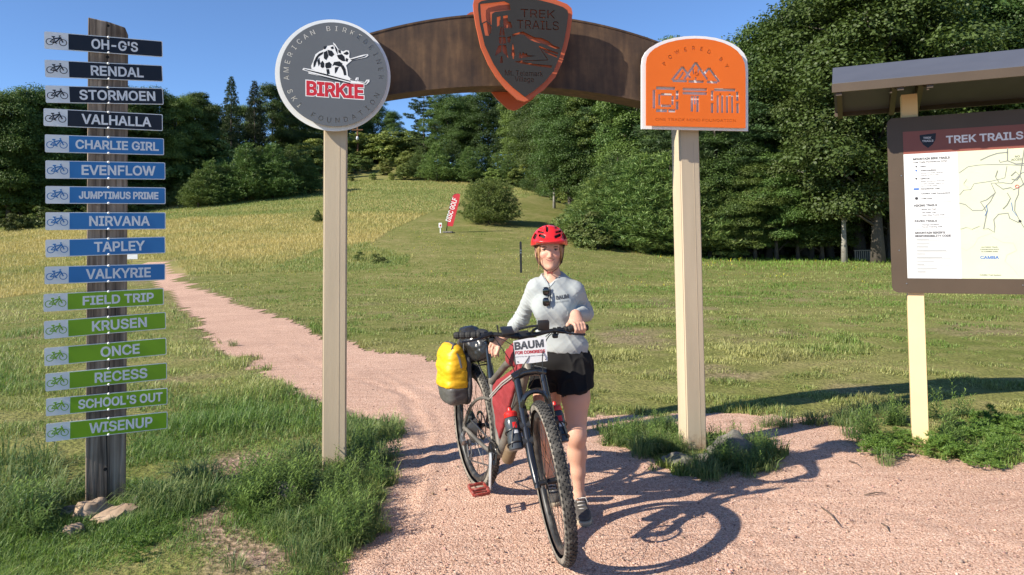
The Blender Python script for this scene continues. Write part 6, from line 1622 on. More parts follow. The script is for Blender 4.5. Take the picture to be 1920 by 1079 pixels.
M['shirt'] = cloth_mat('pale grey jersey', (0.37, 0.395, 0.395)); M['shorts'] = cloth_mat('black running shorts', (0.011, 0.0105, 0.011)); M['collar'] = cloth_mat('grey collar band', (0.34, 0.37, 0.38))
M['helmet'] = mat('red helmet shell', (0.66, 0.02, 0.022), .28, .05, 8, coat=.3); M['liner'] = mat('black helmet foam', (0.012, 0.012, 0.013), .8); M['strap'] = mat('dark red webbing', (0.05, 0.014, 0.012), .8)
M['hair'] = mat('copper blond hair', (0.33, 0.18, 0.08), .5, .45, 60, .001, 200, stretch=(4, 4, .4)); M['shoe'] = mat('grey trail shoe mesh', (0.07, 0.062, 0.055), .8, .3, 60, .001, 300); M['sole'] = mat('tan rubber sole', (0.34, 0.28, 0.2), .8, .2, 20); M['lace'] = mat('pale laces', (0.42, 0.4, 0.37), .8)
M['eye'] = mat('eye', (0.045, 0.03, 0.022), .15, .1, 4); M['eye_white'] = mat('eye white', (0.36, 0.31, 0.28), .25, .05, 4); M['lash'] = mat('dark lash', (0.03, 0.016, 0.012), .8); M['brow'] = mat('light brown brow', (0.16, 0.085, 0.045), .8); M['glass_dark'] = mat('black lens', (0.006, 0.006, 0.007), .08, .1, 3, coat=1.0)
v = lambda p: np.array(p, float)
HC = v(P(1031.5, 478, 4.36))                     # middle of the face
def H(x, y, z): return HC + np.array([x, y, z])
shR = v(P(1003, 541, 4.42)); shL = v(P(1080, 545, 4.42))
elR = v(P(978, 598, 4.56)); wrR = v(P(944, 632, 4.60)); tipR = v(P(909, 660, 4.58))
grip_c = np.array(BM_ @ (BARX @ barp(HBW - .047))); gu = np.array(BM_ @ (BARX @ barp(HBW))) - np.array(BM_ @ (BARX @ barp(HBW - .1))); gu /= np.linalg.norm(gu)
gf = np.array([0, -1.0, 0]); gf -= gu * (gf @ gu); gf /= np.linalg.norm(gf); gvz = np.cross(gf, gu); gvz = gvz if gvz[2] > 0 else -gvz
wrL = grip_c - gf * .062 + gvz * .068 + gu * .016; elL = v(P(1098, 588, 4.50))
hipR = v(P(1030, 690, 4.50)); hipL = v(P(1078, 690, 4.42)); knR = v(P(1021, 815, 4.56)); anR = v(P(1034, 912, 4.70)); knL = v(P(1081, 815, 4.34)); anL = v(P(1086, 928, 4.40))
chest = v(P(1040, 570, 4.43)); waist = v(P(1047, 622, 4.44)); pelvis = v(P(1056, 676, 4.45))
lo = (-.30, 4.02, -.01); hi = (.56, 4.82, 1.74)
SK = Field(lo, hi, .0042)
def torso(F, g):
    F.ell(chest + [0, 0, .02], (.134 + g, .086 + g, .14 + g), k=.05); F.ell(waist, (.132 + g, .086 + g, .13 + g), k=.06); F.ell(pelvis, (.150 + g, .10 + g, .105 + g), k=.06)
    F.cone(shR + [.015, 0, .0], shL + [-.015, 0, .0], .046 + g, .046 + g, k=.05)
    F.cone((shR + shL) / 2 + [-.04, .01, .045], (shR + shL) / 2 + [.04, .01, .045], .034 + g, .034 + g, k=.06)
    for px in (1019, 1054): F.ell(v(P(px, 580, 4.375)), (.050 + g, .040 + g, .056 + g), k=.07)
torso(SK, -.012)
# neck and head, on a finer grid
SK.cone(H(.004, .075, -.09), (shR + shL) / 2 + [0, .01, .02], .041, .052, k=.03)
HD = Field(H(-.11, -.06, -.155), H(.11, .20, .17), .0024)
HD.cone(H(.004, .075, -.05), (shR + shL) / 2 + [0, .01, .02], .043, .054, k=.03)
HD.ell(H(0, .085, .045), (.077, .098, .105), k=.02); HD.ell(H(0, .064, -.004), (.0540, .070, .080), k=.03)
HD.cone(H(-.012, .036, -.058), H(.012, .036, -.058), .026, .026, k=.03); HD.ell(H(0, .006, -.075), (.0165, .017, .013), k=.022)
for s_ in (-1, 1):
    HD.ell(H(s_ * .036, .015, -.004), (.021, .020, .020), k=.02); HD.cone(H(s_ * .036, .058, -.034), H(s_ * .013, .024, -.068), .022, .016, k=.03)
HD.cone(H(-.040, .009, .053), H(.040, .009, .053), .013, .013, k=.02)
for s_ in (-1, 1): HD.ell(H(s_ * .033, -.013, .031), (.020, .016, .0105), k=.012, sub=True)
for s_ in (-1, 1):
    HD.cone(H(s_ * .016, -.0035, .0362), H(s_ * .049, .006, .0338), .0060, .0055, k=.006); HD.cone(H(s_ * .017, -.002, .0246), H(s_ * .047, .006, .0256), .0060, .0052, k=.007)
HD.cone(H(0, .002, .034), H(0, -.017, -.008), .0068, .0088, k=.010); HD.ell(H(0, -.0195, -.0105), (.0105, .0108, .0092), k=.007)
for s_ in (-1, 1): HD.ell(H(s_ * .0115, -.007, -.0125), (.0078, .0095, .0068), k=.006)
HD.ell(H(0, .009, -.034), (.030, .016, .018), k=.02)
for s_ in (-1, 1):
    HD.cone(H(0, -.0015, -.0315), H(s_ * .021, .0035, -.0270), .0052, .0036, k=.006); HD.cone(H(0, -.001, -.0405), H(s_ * .017, .0025, -.0350), .0060, .0040, k=.006); HD.ell(H(s_ * .027, .005, -.0265), (.006, .006, .006), k=.01, sub=False)
HD.ell(H(s_ * 0, .060, .12), (.01, .01, .01), k=.01)
for s_ in (-1, 1): HD.ell(H(s_ * .078, .085, .012), (.010, .022, .03), k=.008)
HD.half(H(0, .06, -.142), (0, 0, -1), k=.002)
# arms and legs
for sh, el, wr in ((shR, elR, wrR), (shL, elL, wrL)):
    SK.cone(sh, el, .040, .034, k=.03); SK.cone(el, el + (wr - el) * .35, .035, .034, k=.02); SK.cone(el + (wr - el) * .35, wr, .034, .0235, k=.02)
for hp, kn, an in ((hipR, knR, anR), (hipL, knL, anL)):
    m = hp + (kn - hp) * .45
    SK.cone(hp, m, .093, .080, k=.04); SK.cone(m, kn, .080, .054, k=.03); SK.ell(kn + [0, -.012, 0], (.047, .05, .06), k=.03)
    c1 = kn + (an - kn) * .32 + [0, .022, 0]; c2 = kn + (an - kn) * .62 + [0, .008, 0]
    SK.cone(kn, c1, .050, .054, k=.03); SK.cone(c1, c2, .054, .041, k=.03); SK.cone(c2, an, .041, .030, k=.02); SK.cone(an, an + [0, .0, -.05], .031, .034, k=.02)
    for q in (-1, 1): SK.ell(an + [q * .028, .0, .004], (.012, .015, .016), k=.012)
# hand on the grip: four fingers curl over, thumb below
def fpt(o, th, r=.0275): return grip_c + gu * o + (gf * math.cos(th) + gvz * math.sin(th)) * r
kn_row = [fpt(o, math.radians(112), .034) for o in (-.030, -.010, .010, .029)]
SK.ell((wrL + kn_row[1] + kn_row[2]) / 3 + gvz * .003, (.042, .044, .019), R=np.stack([gu, -gf * .85 + gvz * .5, np.cross(gu, -gf * .85 + gvz * .5)], 1), k=.02)
SK.cone(wrL, kn_row[1], .023, .017, k=.02); SK.cone(wrL, kn_row[2], .023, .017, k=.02)
for i, o in enumerate((-.030, -.010, .010, .029)):
    rr = (.0098, .0102, .0098, .0088)[i]; ths = [(112, 55, -5, -62), (112, 52, -12, -75), (112, 54, -8, -70), (112, 58, 0, -55)][i]
    q = [fpt(o * (1 - .04 * j), math.radians(t), .034 if j == 0 else .029) for j, t in enumerate(ths)]
    for j in range(3): SK.cone(q[j], q[j + 1], rr * (1.06 - .06 * j), rr * (1.0 - .07 * j), k=.003)
    SK.ell(q[0], (rr * 1.1,) * 3, k=.006)
tq = [wrL + gf * .012 - gu * .018 - gvz * .004, fpt(-.052, math.radians(140), .032), fpt(-.056, math.radians(200), .029), fpt(-.05, math.radians(262), .028)]
for j in range(3): SK.cone(tq[j], tq[j + 1], (.013, .0115, .0105)[j], (.0115, .0105, .0085)[j], k=.006)
# other hand resting over the seat pack, fingers hanging down in front
hd = tipR - wrR; hd /= np.linalg.norm(hd); pal = wrR + hd * .05
SK.ell(pal, (.044, .020, .036), R=np.stack([hd, np.cross(hd, [1, 0, -.6]) / np.linalg.norm(np.cross(hd, [1, 0, -.6])), np.cross(hd, np.cross(hd, [1, 0, -.6])) / np.linalg.norm(np.cross(hd, np.cross(hd, [1, 0, -.6])))], 1), k=.02)
SK.cone(wrR, pal, .0235, .024, k=.02)
for i in range(4):
    b0 = pal + hd * .032 + np.array([-.010 + .0155 * i, -.004 - .003 * i, .016 - .011 * i]); L_ = (.066, .072, .066, .052)[i]; rr = (.0085, .0088, .0085, .0076)[i]
    dn = np.array([-.30 + .02 * i, -.42, -.62]); dn /= np.linalg.norm(dn); dn2 = np.array([-.05 + .03 * i, -.12, -1.0]); dn2 /= np.linalg.norm(dn2)
    q = [b0, b0 + dn * L_ * .42, b0 + dn * L_ * .42 + dn2 * L_ * .33, b0 + dn * L_ * .42 + dn2 * L_ * .6 + np.array([.002, .008, -.002])]
    SK.cone(pal, b0, .015, .010, k=.01)
    for j in range(3): SK.cone(q[j], q[j + 1], rr * (1.05 - .05 * j), rr * (1 - .07 * j), k=.003)
t0 = pal + np.array([.012, -.012, -.012]); SK.cone(wrR + hd * .02, t0 + [-.004, -.02, -.028], .014, .011, k=.008); SK.cone(t0 + [-.004, -.02, -.028], t0 + [-.016, -.03, -.058], .0105, .0085, k=.003)
def skin_col(V):
    c = np.tile(np.array([0.56, 0.315, 0.225]), (len(V), 1))
    r = V - HC
    def spot(p, rad, colr, a):
        d = np.linalg.norm((r - np.array(p)) / np.array(rad), axis=1); w = np.clip(1.25 - d, 0, 1)[:, None] * a; c[:] = c * (1 - w) + np.array(colr) * w
    for s_ in (-1, 1): spot((s_ * .042, 0, -.008), (.026, .05, .022), (0.58, 0.245, 0.19), .6)
    spot((0, -.02, -.006), (.014, .02, .012), (0.58, 0.25, 0.19), .5)
    xm = r[:, 0]; zl = -.0360 + xm ** 2 * 16; dz_ = (r[:, 2] - zl)
    wl = np.clip(1.4 - np.sqrt((xm / .0225) ** 2 + (dz_ / .0085) ** 2) * 1.2, 0, 1) * (r[:, 1] < .03); c[:] = c * (1 - wl[:, None] * .85) + np.array([0.45, 0.15, 0.135]) * wl[:, None] * .85
    wd = np.clip(1.3 - np.abs(dz_) / .0016, 0, 1) * (np.abs(xm) < .026) * (r[:, 1] < .03); c[:] = c * (1 - wd[:, None]) + np.array([.13, .035, .03]) * wd[:, None]
    n = np.array([mnoise.noise(Vector(p * 14)) for p in V]); c *= (1 + .06 * n)[:, None]
    kn = np.minimum(np.linalg.norm(V - knL, axis=1), np.linalg.norm(V - knR, axis=1)); w = np.clip(1 - kn / .06, 0, 1)[:, None] * .3; c[:] = c * (1 - w) + np.array([.5, .24, .18]) * w
    return c
V1, Q1_ = SK.mesh(); V1 = smooth_verts(V1, Q1_, 2); V2, Q2_ = HD.mesh(); V2 = smooth_verts(V2, Q2_, 3)
Vb = np.concatenate([V1, V2]); Qb = np.concatenate([Q1_, Q2_ + len(V1)])
body = settle(np_mesh('body', Vb, Qb, np.full(len(Qb), 4), M['skin'], person, smooth=True, col=skin_col(Vb))); del SK, HD
# shirt
def folds(V):
    out = np.zeros(len(V)); rid = lambda n, w: max(0.0, 1 - abs(n) * w) ** 2
    axs = []
    for sh, el, wr in ((shR, elR, wrR), (shL, elL, wrL)): axs += [(sh, el), (el, wr)]
    for i, p in enumerate(V):
        low = min(max((1.36 - p[2]) / .3, 0), 1)
        a = mnoise.noise(Vector((p[0] * 4 + 3, p[1] * 4, p[2] * 15 + p[0] * 17))); b = mnoise.noise(Vector((p[0] * 7 + 9, p[1] * 6, p[2] * 20 - p[0] * 15))); c_ = mnoise.noise(Vector((p[0] * 30, p[1] * 30, p[2] * 40)))
        d = rid(a, 2.4) * (.0040 + .0010 * low) + rid(b, 3.6) * .0008 - .002 + c_ * .0006
        for k, (q0, q1) in enumerate(axs):
            ab = q1 - q0; t = ((p - q0) @ ab) / (ab @ ab)
            if -.1 < t < 1.1:
                r = np.linalg.norm(p - q0 - t * ab)
                if r < .075:
                    w = math.exp(-((t - (1 if k % 2 == 0 else .12)) / .38) ** 2); n = mnoise.noise(Vector((t * 13 + k * 5, p[0] * 9, p[1] * 9 + p[2] * 5))); d = d * .4 + rid(n, 2.6) * .0085 * (.35 + .65 * w) - .002
        out[i] = d
    return out
SHF = Field(lo, hi, .0048)
torso(SHF, .004)
SHF.ell(v(P(1058, 648, 4.45)), (.142, .108, .07), k=.05)
for sh, el, wr in ((shR, elR, wrR), (shL, elL, wrL)):
    e2 = wr + (el - wr) * .06
    SHF.cone(sh, el, .051, .044, k=.04); SHF.cone(el, el + (e2 - el) * .4, .042, .038, k=.02); SHF.cone(el + (e2 - el) * .4, e2, .038, .031, k=.02)
    ax = (wr - el) / np.linalg.norm(wr - el); SHF.half(e2 + ax * .004, ax, lo=e2 - .08, hi=e2 + .085, k=.006)
SHF.cone(H(.004, .075, -.075), (shR + shL) / 2 + [0, .012, .03], .058, .066, k=.03)
SHF.half(H(0, .06, -.116), (0, -.38, 1), lo=H(-.09, -.12, -.14), hi=H(.09, .2, .2), k=.006)
vb = v(P(1031, 536, 4.30))
FL_ = ((0, 1, 0), .4)
vb = vb + [0, .05, 0]
SHF.cone(vb, H(-.018, .012, -.095), .002, .044, k=.004, sub=True, flat=FL_); SHF.cone(vb, H(.032, .012, -.095), .002, .040, k=.004, sub=True, flat=FL_); SHF.cone(vb + [0, 0, .02], H(.005, .012, -.085), .006, .05, k=.004, sub=True, flat=FL_)
SHF.cone(H(.0, -.02, -.09), H(.002, .08, -.075), .047, .050, k=.004, sub=True)
hem = v(P(1060, 663, 4.4)); SHF.half(hem, (-.14, 0, -1), k=.008)
shirt = field_obj('shirt', SHF, M['shirt'], person, 2, folds); del SHF
from mathutils.bvhtree import BVHTree
def tree_of(o):
    me = o.data; return BVHTree.FromPolygons([vv.co.copy() for vv in me.vertices], [tuple(p.vertices) for p in me.polygons])
sh_tree = tree_of(shirt)
def on_shirt(px, py, lift=.003):
    r = Vector(ray(px, py)).normalized(); h = sh_tree.ray_cast(Vector(EYE), r)
    return (h[0] - r * lift) if h[0] is not None else P(px, py, 4.3)
settle(shirt)
mb = MB()
for pts in ([(1019, 517), (1021, 522), (1026, 531), (1031, 538)], [(1051, 511), (1046, 519), (1040, 528), (1035, 534), (1031, 538)]): mb.tube([on_shirt(*p, lift=-.001) for p in pts], .0045, 6)
settle(mb.build('collar_trim', M['collar'], shirt, smooth=180))
def shirt_print(s, x0, y0, x1, y1, cap, m, bold):
    a = P(x0, y0, 4.3); b = P(x1, y1, 4.3); d = (b - a); L_ = d.length; d.normalize(); up = Vector((0, 0, 1)); up = (up - d * up.dot(d)).normalized(); nrm = d.cross(up)
    o = plate(fit(s, 0, L_, cap, bold), Matrix(((d.x, up.x, nrm.x, a.x), (d.y, up.y, nrm.y, a.y), (d.z, up.z, nrm.z, a.z), (0, 0, 0, 1))), .0006, 'print', m, shirt, bold=bold)
    for vv in o.data.vertices:
        px, py = proj(vv.co); vv.co = on_shirt(px, py, .0022)
    settle(o)
shirt_print('BAUM', 1043, 562.5, 1067, 558.5, .021, M['ink_grey'], .0016); shirt_print('FOR CONGRESS', 1039, 569, 1066, 565, .008, M['collar'], .0004)
# shorts
SHT = Field(lo, hi, .0048)
SHT.ell(pelvis + [0, 0, .02], (.158, .112, .09), k=.03); SHT.ell(pelvis + [0, .02, -.03], (.162, .118, .10), k=.05)
for hp, e, r in ((hipR, v(P(1020, 742, 4.52)), .108), (hipL, v(P(1081, 742, 4.38)), .112)):
    SHT.cone(hp + [0, 0, .0], e, .104, r, k=.03)
    SHT.half(e + [0, 0, .035 if hp is hipR else .03], (.18 if hp is hipL else -.1, 0, -1), lo=e - .14, hi=e + .12, k=.006)
    SHT.cone(hp + [0, 0, -.06], e + [0, 0, -.05], .088, r - .01, k=.003, sub=True)
def sfolds(V): return np.array([max(0, 1 - abs(mnoise.noise(Vector((p[0] * 15 + 9, p[1] * 13, p[2] * 5 + p[0] * 6)))) * 3.2) ** 2 * .011 + mnoise.noise(Vector((p[0] * 9, p[1] * 9, p[2] * 24))) * .003 - .002 for p in V])
shorts = settle(field_obj('shorts', SHT, M['shorts'], person, 2, sfolds)); del SHT
# shoes
for an, toe_d, nm in ((anL, v((.055, -.98, 0)), 0), (anR, v((.0, -1, 0)), 1)):
    toe_d = toe_d / np.linalg.norm(toe_d); sd_ = np.array([-toe_d[1], toe_d[0], 0]); b = np.array([an[0], an[1], 0.0]); gl = .012
    F_ = Field(b - [.14, .26, .02], b + [.14, .14, .2], .0045); hl = b - toe_d * .055 + [0, 0, .05]; tp = b + toe_d * .165 + [0, 0, .042]
    F_.cone(hl + [0, 0, -.005], tp, .038, .033, k=.02); F_.cone(b + [0, 0, .06] - toe_d * .02, b + [0, 0, .10] - toe_d * .02, .045, .041, k=.03); F_.cone(b + toe_d * .03 + [0, 0, .06], b + toe_d * .12 + [0, 0, .048], .041, .037, k=.02)
    F_.ell(b + toe_d * .12 + [0, 0, .04], (.047, .07, .037), k=.02)
    F_.half(b + [0, 0, .106] - toe_d * .02, (toe_d[0] * .25, toe_d[1] * .25, 1), k=.006); F_.half(b + [0, 0, .030], (0, 0, -1), k=.003)
    so = settle(field_obj('shoe', F_, M['shoe'], person, 2))
    F_ = Field(b - [.14, .26, .02], b + [.14, .14, .2], .0045); F_.cone(hl + [0, 0, -.02], tp + [0, 0, -.012], .045, .044, k=.02); F_.ell(b + toe_d * .12 + [0, 0, .025], (.053, .083, .034), k=.02)
    F_.half(b + [0, 0, .034], (0, 0, 1), k=.003); F_.half(b + [0, 0, .004], (0, 0, -1), k=.003)
    settle(field_obj('sole', F_, M['sole'], so, 1))
    mb = MB()
    for i in range(4):
        c = b + toe_d * (.035 + .024 * i) + [0, 0, .104 - .011 * i]; mb.tube([c - sd_ * .022, c + toe_d * .006 + [0, 0, .004], c + sd_ * .022], .003, 5)
    c = b + toe_d * .03 + [0, 0, .108]; mb.tube([c, c + sd_ * .03 + toe_d * .02 + [0, 0, .006], c + sd_ * .045 + toe_d * .03 + [0, 0, -.03]], .0025, 5); mb.tube([c, c - sd_ * .028 + toe_d * .02, c - sd_ * .04 + toe_d * .025 + [0, 0, -.025]], .0025, 5)
    settle(mb.build('laces', M['lace'], so, smooth=180))
# helmet, straps, hair, eyes
HF = Field(H(-.15, -.13, -.03), H(.15, .26, .22), .0032)
HF.ell(H(0, .085, .058), (.112, .142, .120), k=.01); HF.ell(H(0, -.036, .078), (.090, .062, .019), k=.018)
HF.half(H(0, 0, .060), (0, -.10, -1), k=.008)
HF.ell(H(0, .088, .04), (.094, .122, .115), k=.004, sub=True)
def vent(x, z, w, h, tilt=0.0, y0=-.09, y1=.06):
    c, d = math.cos(tilt), math.sin(tilt)
    for k in (-1, -.33, .33, 1): HF.cone(H(x + k * w * c, y0, z + k * w * d), H(x + k * w * c * .85, y1, z + k * w * d + .012), h, h * .9, k=.002, sub=True)
vent(-.013, .148, .013, .0085, 1.45)
for s_ in (-1, 1):
    vent(s_ * .046, .104, .013, .0085, s_ * .3); vent(s_ * .052, .126, .014, .0055, s_ * .08); vent(s_ * .052, .148, .015, .0065, -s_ * .10); vent(s_ * .086, .100, .010, .0085, -s_ * 1.1, y0=-.05)
    HF.cone(H(s_ * .10, .03, .16), H(s_ * .09, .12, .17), .011, .009, k=.004, sub=True); HF.cone(H(s_ * .112, .06, .12), H(s_ * .112, .15, .115), .012, .012, k=.004, sub=True)
    HF.cone(H(s_ * .012, -.075, .088), H(s_ * .03, -.045, .16), .0035, .004, k=.004, sub=True)
hel = field_obj('helmet', HF, M['helmet'], person, 1); settle(hel)
LF = Field(H(-.15, -.12, -.03), H(.15, .26, .22), .005); LF.ell(H(0, .086, .052), (.100, .130, .116), k=.01); LF.half(H(0, 0, .068), (0, -.16, -1), k=.006); settle(field_obj('liner', LF, M['liner'], hel, 1))  # black liner; the shade inside the vents is put into its colour
mb = MB()
for s_ in (-1, 1):
    mb.tube([H(s_ * .090, .055, .065), H(s_ * .080, .038, -.01), H(s_ * .066, .022, -.05), H(s_ * .036, .0, -.085), H(s_ * .006, -.005, -.105)], .0058, 6, flat=.45, upv=(0, 1, 0)); mb.tube([H(s_ * .088, .13, .055), H(s_ * .08, .08, -.02), H(s_ * .07, .025, -.05)], .0055, 6, flat=.45)
settle(mb.build('chin_strap', M['strap'], hel, smooth=180))
mb = MB(); mb.box(H(-.010, -.010, -.105), (.022, .010, .014), bev=.004); mb.box(H(.008, -.009, -.108), (.012, .008, .010), bev=.003); settle(mb.build('buckle', M['pedal_red'], hel, smooth=40))
mb = MB(); random.seed(4)
for s_ in (-1, 1):
    for i in range(9):
        x = .060 + .0016 * i; y = .018 + .009 * i; w = random.uniform(-.004, .004)
        mb.tube([H(s_ * (x - .004), y - .004, .075), H(s_ * (x + .004), y - .002 + w, .03), H(s_ * (x + .006 + w), y + .01, -.012), H(s_ * (x - .002 + w), y + .022, -.046 + random.uniform(-.02, .012))], [.007, .0075, .006, .0015], 6)
mb.tube([H(-.066, .008, .0), H(-.066, .004, -.045), H(-.068, .006, -.075), H(-.075, .004, -.095)], [.003, .0026, .002, .001], 5)
for k in range(7): a = -.9 + .3 * k; mb.tube([H(.085 * math.sin(a), .10 + .075 * math.cos(a), .07), H(.082 * math.sin(a), .105 + .08 * math.cos(a), .0), H(.05 * math.sin(a), .11 + .06 * math.cos(a), -.06)], [.02, .022, .012], 8)
settle(mb.build('hair', M['hair'], person, smooth=180))
for s_ in (-1, 1):
    mb = MB(); bm = bmesh.new(); bmesh.ops.create_uvsphere(bm, u_segments=16, v_segments=12, radius=.0125); mb.bm(bm, Matrix.Translation(H(s_ * .033, .0068, .030)) @ Matrix.Diagonal((1.18, 1, .8, 1)))
    ey = settle(mb.build('eye', M['eye_white'], person, smooth=180))
    mb = MB(); bm = bmesh.new(); bmesh.ops.create_uvsphere(bm, u_segments=14, v_segments=10, radius=.0072); mb.bm(bm, Matrix.Translation(H(s_ * .033 - .001, -.0034, .0300)) @ Matrix.Diagonal((1.15, .5, .9, 1))); settle(mb.build('iris', M['eye'], ey, smooth=180))
    mb = MB(); mb.tube([H(s_ * .0185, -.0062, .0325), H(s_ * .032, -.0085, .0340), H(s_ * .048, -.0010, .0315)], [.0012, .0022, .0014], 6); settle(mb.build('eyelash', M['lash'], ey, smooth=180))
    mb = MB(); mb.tube([H(s_ * .013, -.0085, .0440), H(s_ * .022, -.0105, .0460), H(s_ * .034, -.0105, .0475), H(s_ * .044, -.0065, .0465), H(s_ * .051, .0005, .0440)], [.0026, .0030, .0030, .0026, .0012], 6, flat=.6); settle(mb.build('eyebrow', M['brow'], person, smooth=180))
ax = (wrL - elL) / np.linalg.norm(wrL - elL); u_ = np.cross(ax, [0, 0, 1]); u_ /= np.linalg.norm(u_); w_ = np.cross(ax, u_); c = wrL - ax * .006
mb = MB(); mb.tube([c + (u_ * math.cos(2 * PI * k / 20) + w_ * math.sin(2 * PI * k / 20)) * .0265 for k in range(21)], .006, 6); settle(mb.build('wristband', M['letters'], person, smooth=180))
# sunglasses hooked in the collar
s0 = on_shirt(1024, 556, .012)
sgx = thing('sunglasses', 'black sunglasses hanging from the shirt neckline', 'sunglasses', s0 + Vector((0, 0, -.07)))
def sset(o): o.data.transform(Matrix.Translation(-sgx.location)); return o
mb = MB()
for py in (546.5, 566.5):
    q = on_shirt(1023.5, py, .016); bm = bmesh.new(); bmesh.ops.create_uvsphere(bm, u_segments=18, v_segments=10, radius=1)
    for vv in bm.verts: x, y, z = vv.co; e = 3.2; sgn = lambda t: math.copysign(abs(t) ** .72, t); vv.co = Vector((sgn(x) * .0195, y * .006, sgn(z) * .0255))
    mb.bm(bm, Matrix.Translation(q))
sset(mb.build('lens', M['glass_dark'], sgx, smooth=180))
mb = MB()
a, b_ = on_shirt(1023.5, 546.5, .018), on_shirt(1023.5, 566.5, .018); mb.tube([a + Vector((.012, 0, -.02)), (a + b_) / 2 + Vector((.014, -.003, 0)), b_ + Vector((.012, 0, .02))], .004, 6); mb.tube([a + Vector((.018, 0, .02)), on_shirt(1031, 540, .012), on_shirt(1032, 556, .012), on_shirt(1030, 575, .014)], [.004, .0035, .003, .0025], 6); mb.tube([b_ + Vector((.018, 0, -.02)), on_shirt(1031.5, 565, .02), on_shirt(1031, 545, .02)], [.004, .0035, .0025], 6)
sset(mb.build('frame', M['black'], sgx, smooth=180))

# ------------------------------------------------------------------ small things
def rock_mesh(name, m, seed, sx, sy, sz, loc, rot, label, sub=3):
    bm = bmesh.new(); bmesh.ops.create_icosphere(bm, subdivisions=sub, radius=1)
    for v_ in bm.verts:
        p = v_.co.normalized(); d = mnoise.fractal(p * 1.1 + Vector((seed, 0, 0)), 1.0, 2.0, 4) * .38 + mnoise.cell(p * 1.6 + Vector((0, seed, 0))) * .16
        q = p * (1 + d); v_.co = Vector((q.x * sx, q.y * sy, q.z * sz))
    mb = MB(); mb.bm(bm, Matrix.Rotation(rot[2], 4, 'Z') @ Matrix.Rotation(rot[0], 4, 'X') @ Matrix.Rotation(rot[1], 4, 'Y'))
    o = mb.build(name, m, smooth=50); o.location = loc; return tag(o, label, 'rock')
M['rock_tan'] = mat('tan fieldstone', (0.40, 0.27, 0.175), .9, .3, 7, .008, 22, second=(0.5, 0.37, 0.26), thr=(.35, .7)); M['rock_grey'] = mat('grey lichen stone', (0.16, 0.15, 0.13), .92, .3, 8, .008, 24, second=(0.3, 0.28, 0.23), thr=(.4, .75))
def g0(px, py, z=0): q = G(px, py); q.z = gz(q.x, q.y) + z; return q
rock_mesh('rock', M['rock_tan'], 1, .11, .075, .075, g0(168, 975, .04), (0.2, -.35, .5), 'rounded tan rock leaning on the timber signpost foot')
rock_mesh('rock', M['rock_tan'], 2.3, .13, .055, .038, g0(207, 985, .045), (0.3, -.42, .7), 'flat reddish slab tilted before the timber signpost')
rock_mesh('rock', M['rock_tan'], 3.1, .07, .05, .045, g0(137, 1008, .02), (0, .1, .2), 'small pale rock lowest left of the timber signpost')
rock_mesh('rock', M['rock_grey'], 4.7, .09, .06, .05, g0(138, 972, .02), (0, .1, .9), 'dull brown rock in the weeds left of the signpost')
rock_mesh('rock', M['rock_grey'], 5.5, .045, .04, .045, g0(258, 955, .02), (0, .1, .9), 'small grey stone right of the signpost in the grass')
rock_mesh('boulder', M['rock_grey'], 6.2, .16, .12, .10, g0(545, 945, .02), (0, .1, .3), 'pale boulder half buried in weeds by the left gate post')
rock_mesh('boulder', M['rock_grey'], 7.4, .15, .12, .13, g0(1374, 858, .05), (0, .1, .3), 'round grey boulder right of the orange sign post')
rock_mesh('rock', M['rock_grey'], 8.8, .13, .09, .06, g0(1275, 872, .02), (0, .1, .1), 'low mossy rock in front of the orange sign post')
rock_mesh('rock', M['rock_grey'], 9.1, .08, .07, .06, g0(1322, 872, .02), (0, .1, .7), 'dark stone touching the foot of the orange sign post')
# weeds
def weed_leafy(seed, H=.4, ns=9, c0=(0.05, 0.11, 0.028), c1=(0.20, 0.29, 0.07)):
    r = np.random.default_rng(seed); V = []; Cc = []
    for s_ in range(ns):
        a = r.uniform(0, 6.28); ln = H * r.uniform(.55, 1.1); lean = r.uniform(.05, .45); base = np.array([r.normal(0, .05), r.normal(0, .05), 0]); dv = np.array([math.cos(a) * lean, math.sin(a) * lean, 1]); dv /= np.linalg.norm(dv)
        n = int(12 + ln * 40); t = np.linspace(.08, 1, n); p = base + dv * (t * ln)[:, None] + np.array([math.cos(a), math.sin(a), -.3]) * (t ** 2 * ln * lean * .3)[:, None]
        az = np.arange(n) * 2.4 + r.uniform(0, 6); l = H * .30 * (1 - .6 * t) * r.uniform(.6, 1.3, n) + .012; el = .25 + .75 * t
        d = np.stack([np.cos(az), np.sin(az), el], 1); d /= np.linalg.norm(d, axis=1)[:, None]; sd = np.stack([-np.sin(az), np.cos(az), np.zeros(n)], 1); w = (l * .055 + .0018)[:, None]; l = l[:, None]
        q = np.stack([p - sd * w * .4, p + d * l * .5 + sd * w - [0, 0, .0], p + d * l - np.array([0, 0, 1]) * l * .25, p + d * l * .5 - sd * w], 1); V.append(q.reshape(-1, 3))
        tone = np.clip(t * .8 + r.normal(0, .2, n), 0, 1); Cc.append(np.repeat(mixc(tone, c0, c1), 4, 0))
        # stem
        k = 6; ts = np.linspace(0, .98, k); ps = base + dv * (ts * ln)[:, None] + np.array([math.cos(a), math.sin(a), -.3]) * (ts ** 2 * ln * lean * .3)[:, None]; u = np.array([-math.sin(a), math.cos(a), 0]) * .0022
        q = np.stack([ps[:-1] - u, ps[:-1] + u, ps[1:] + u * .7, ps[1:] - u * .7], 1).reshape(-1, 3); V.append(q); Cc.append(np.tile(np.array([[.12, .17, .05]]), (len(q), 1)))
    return np.concatenate(V), np.concatenate(Cc)
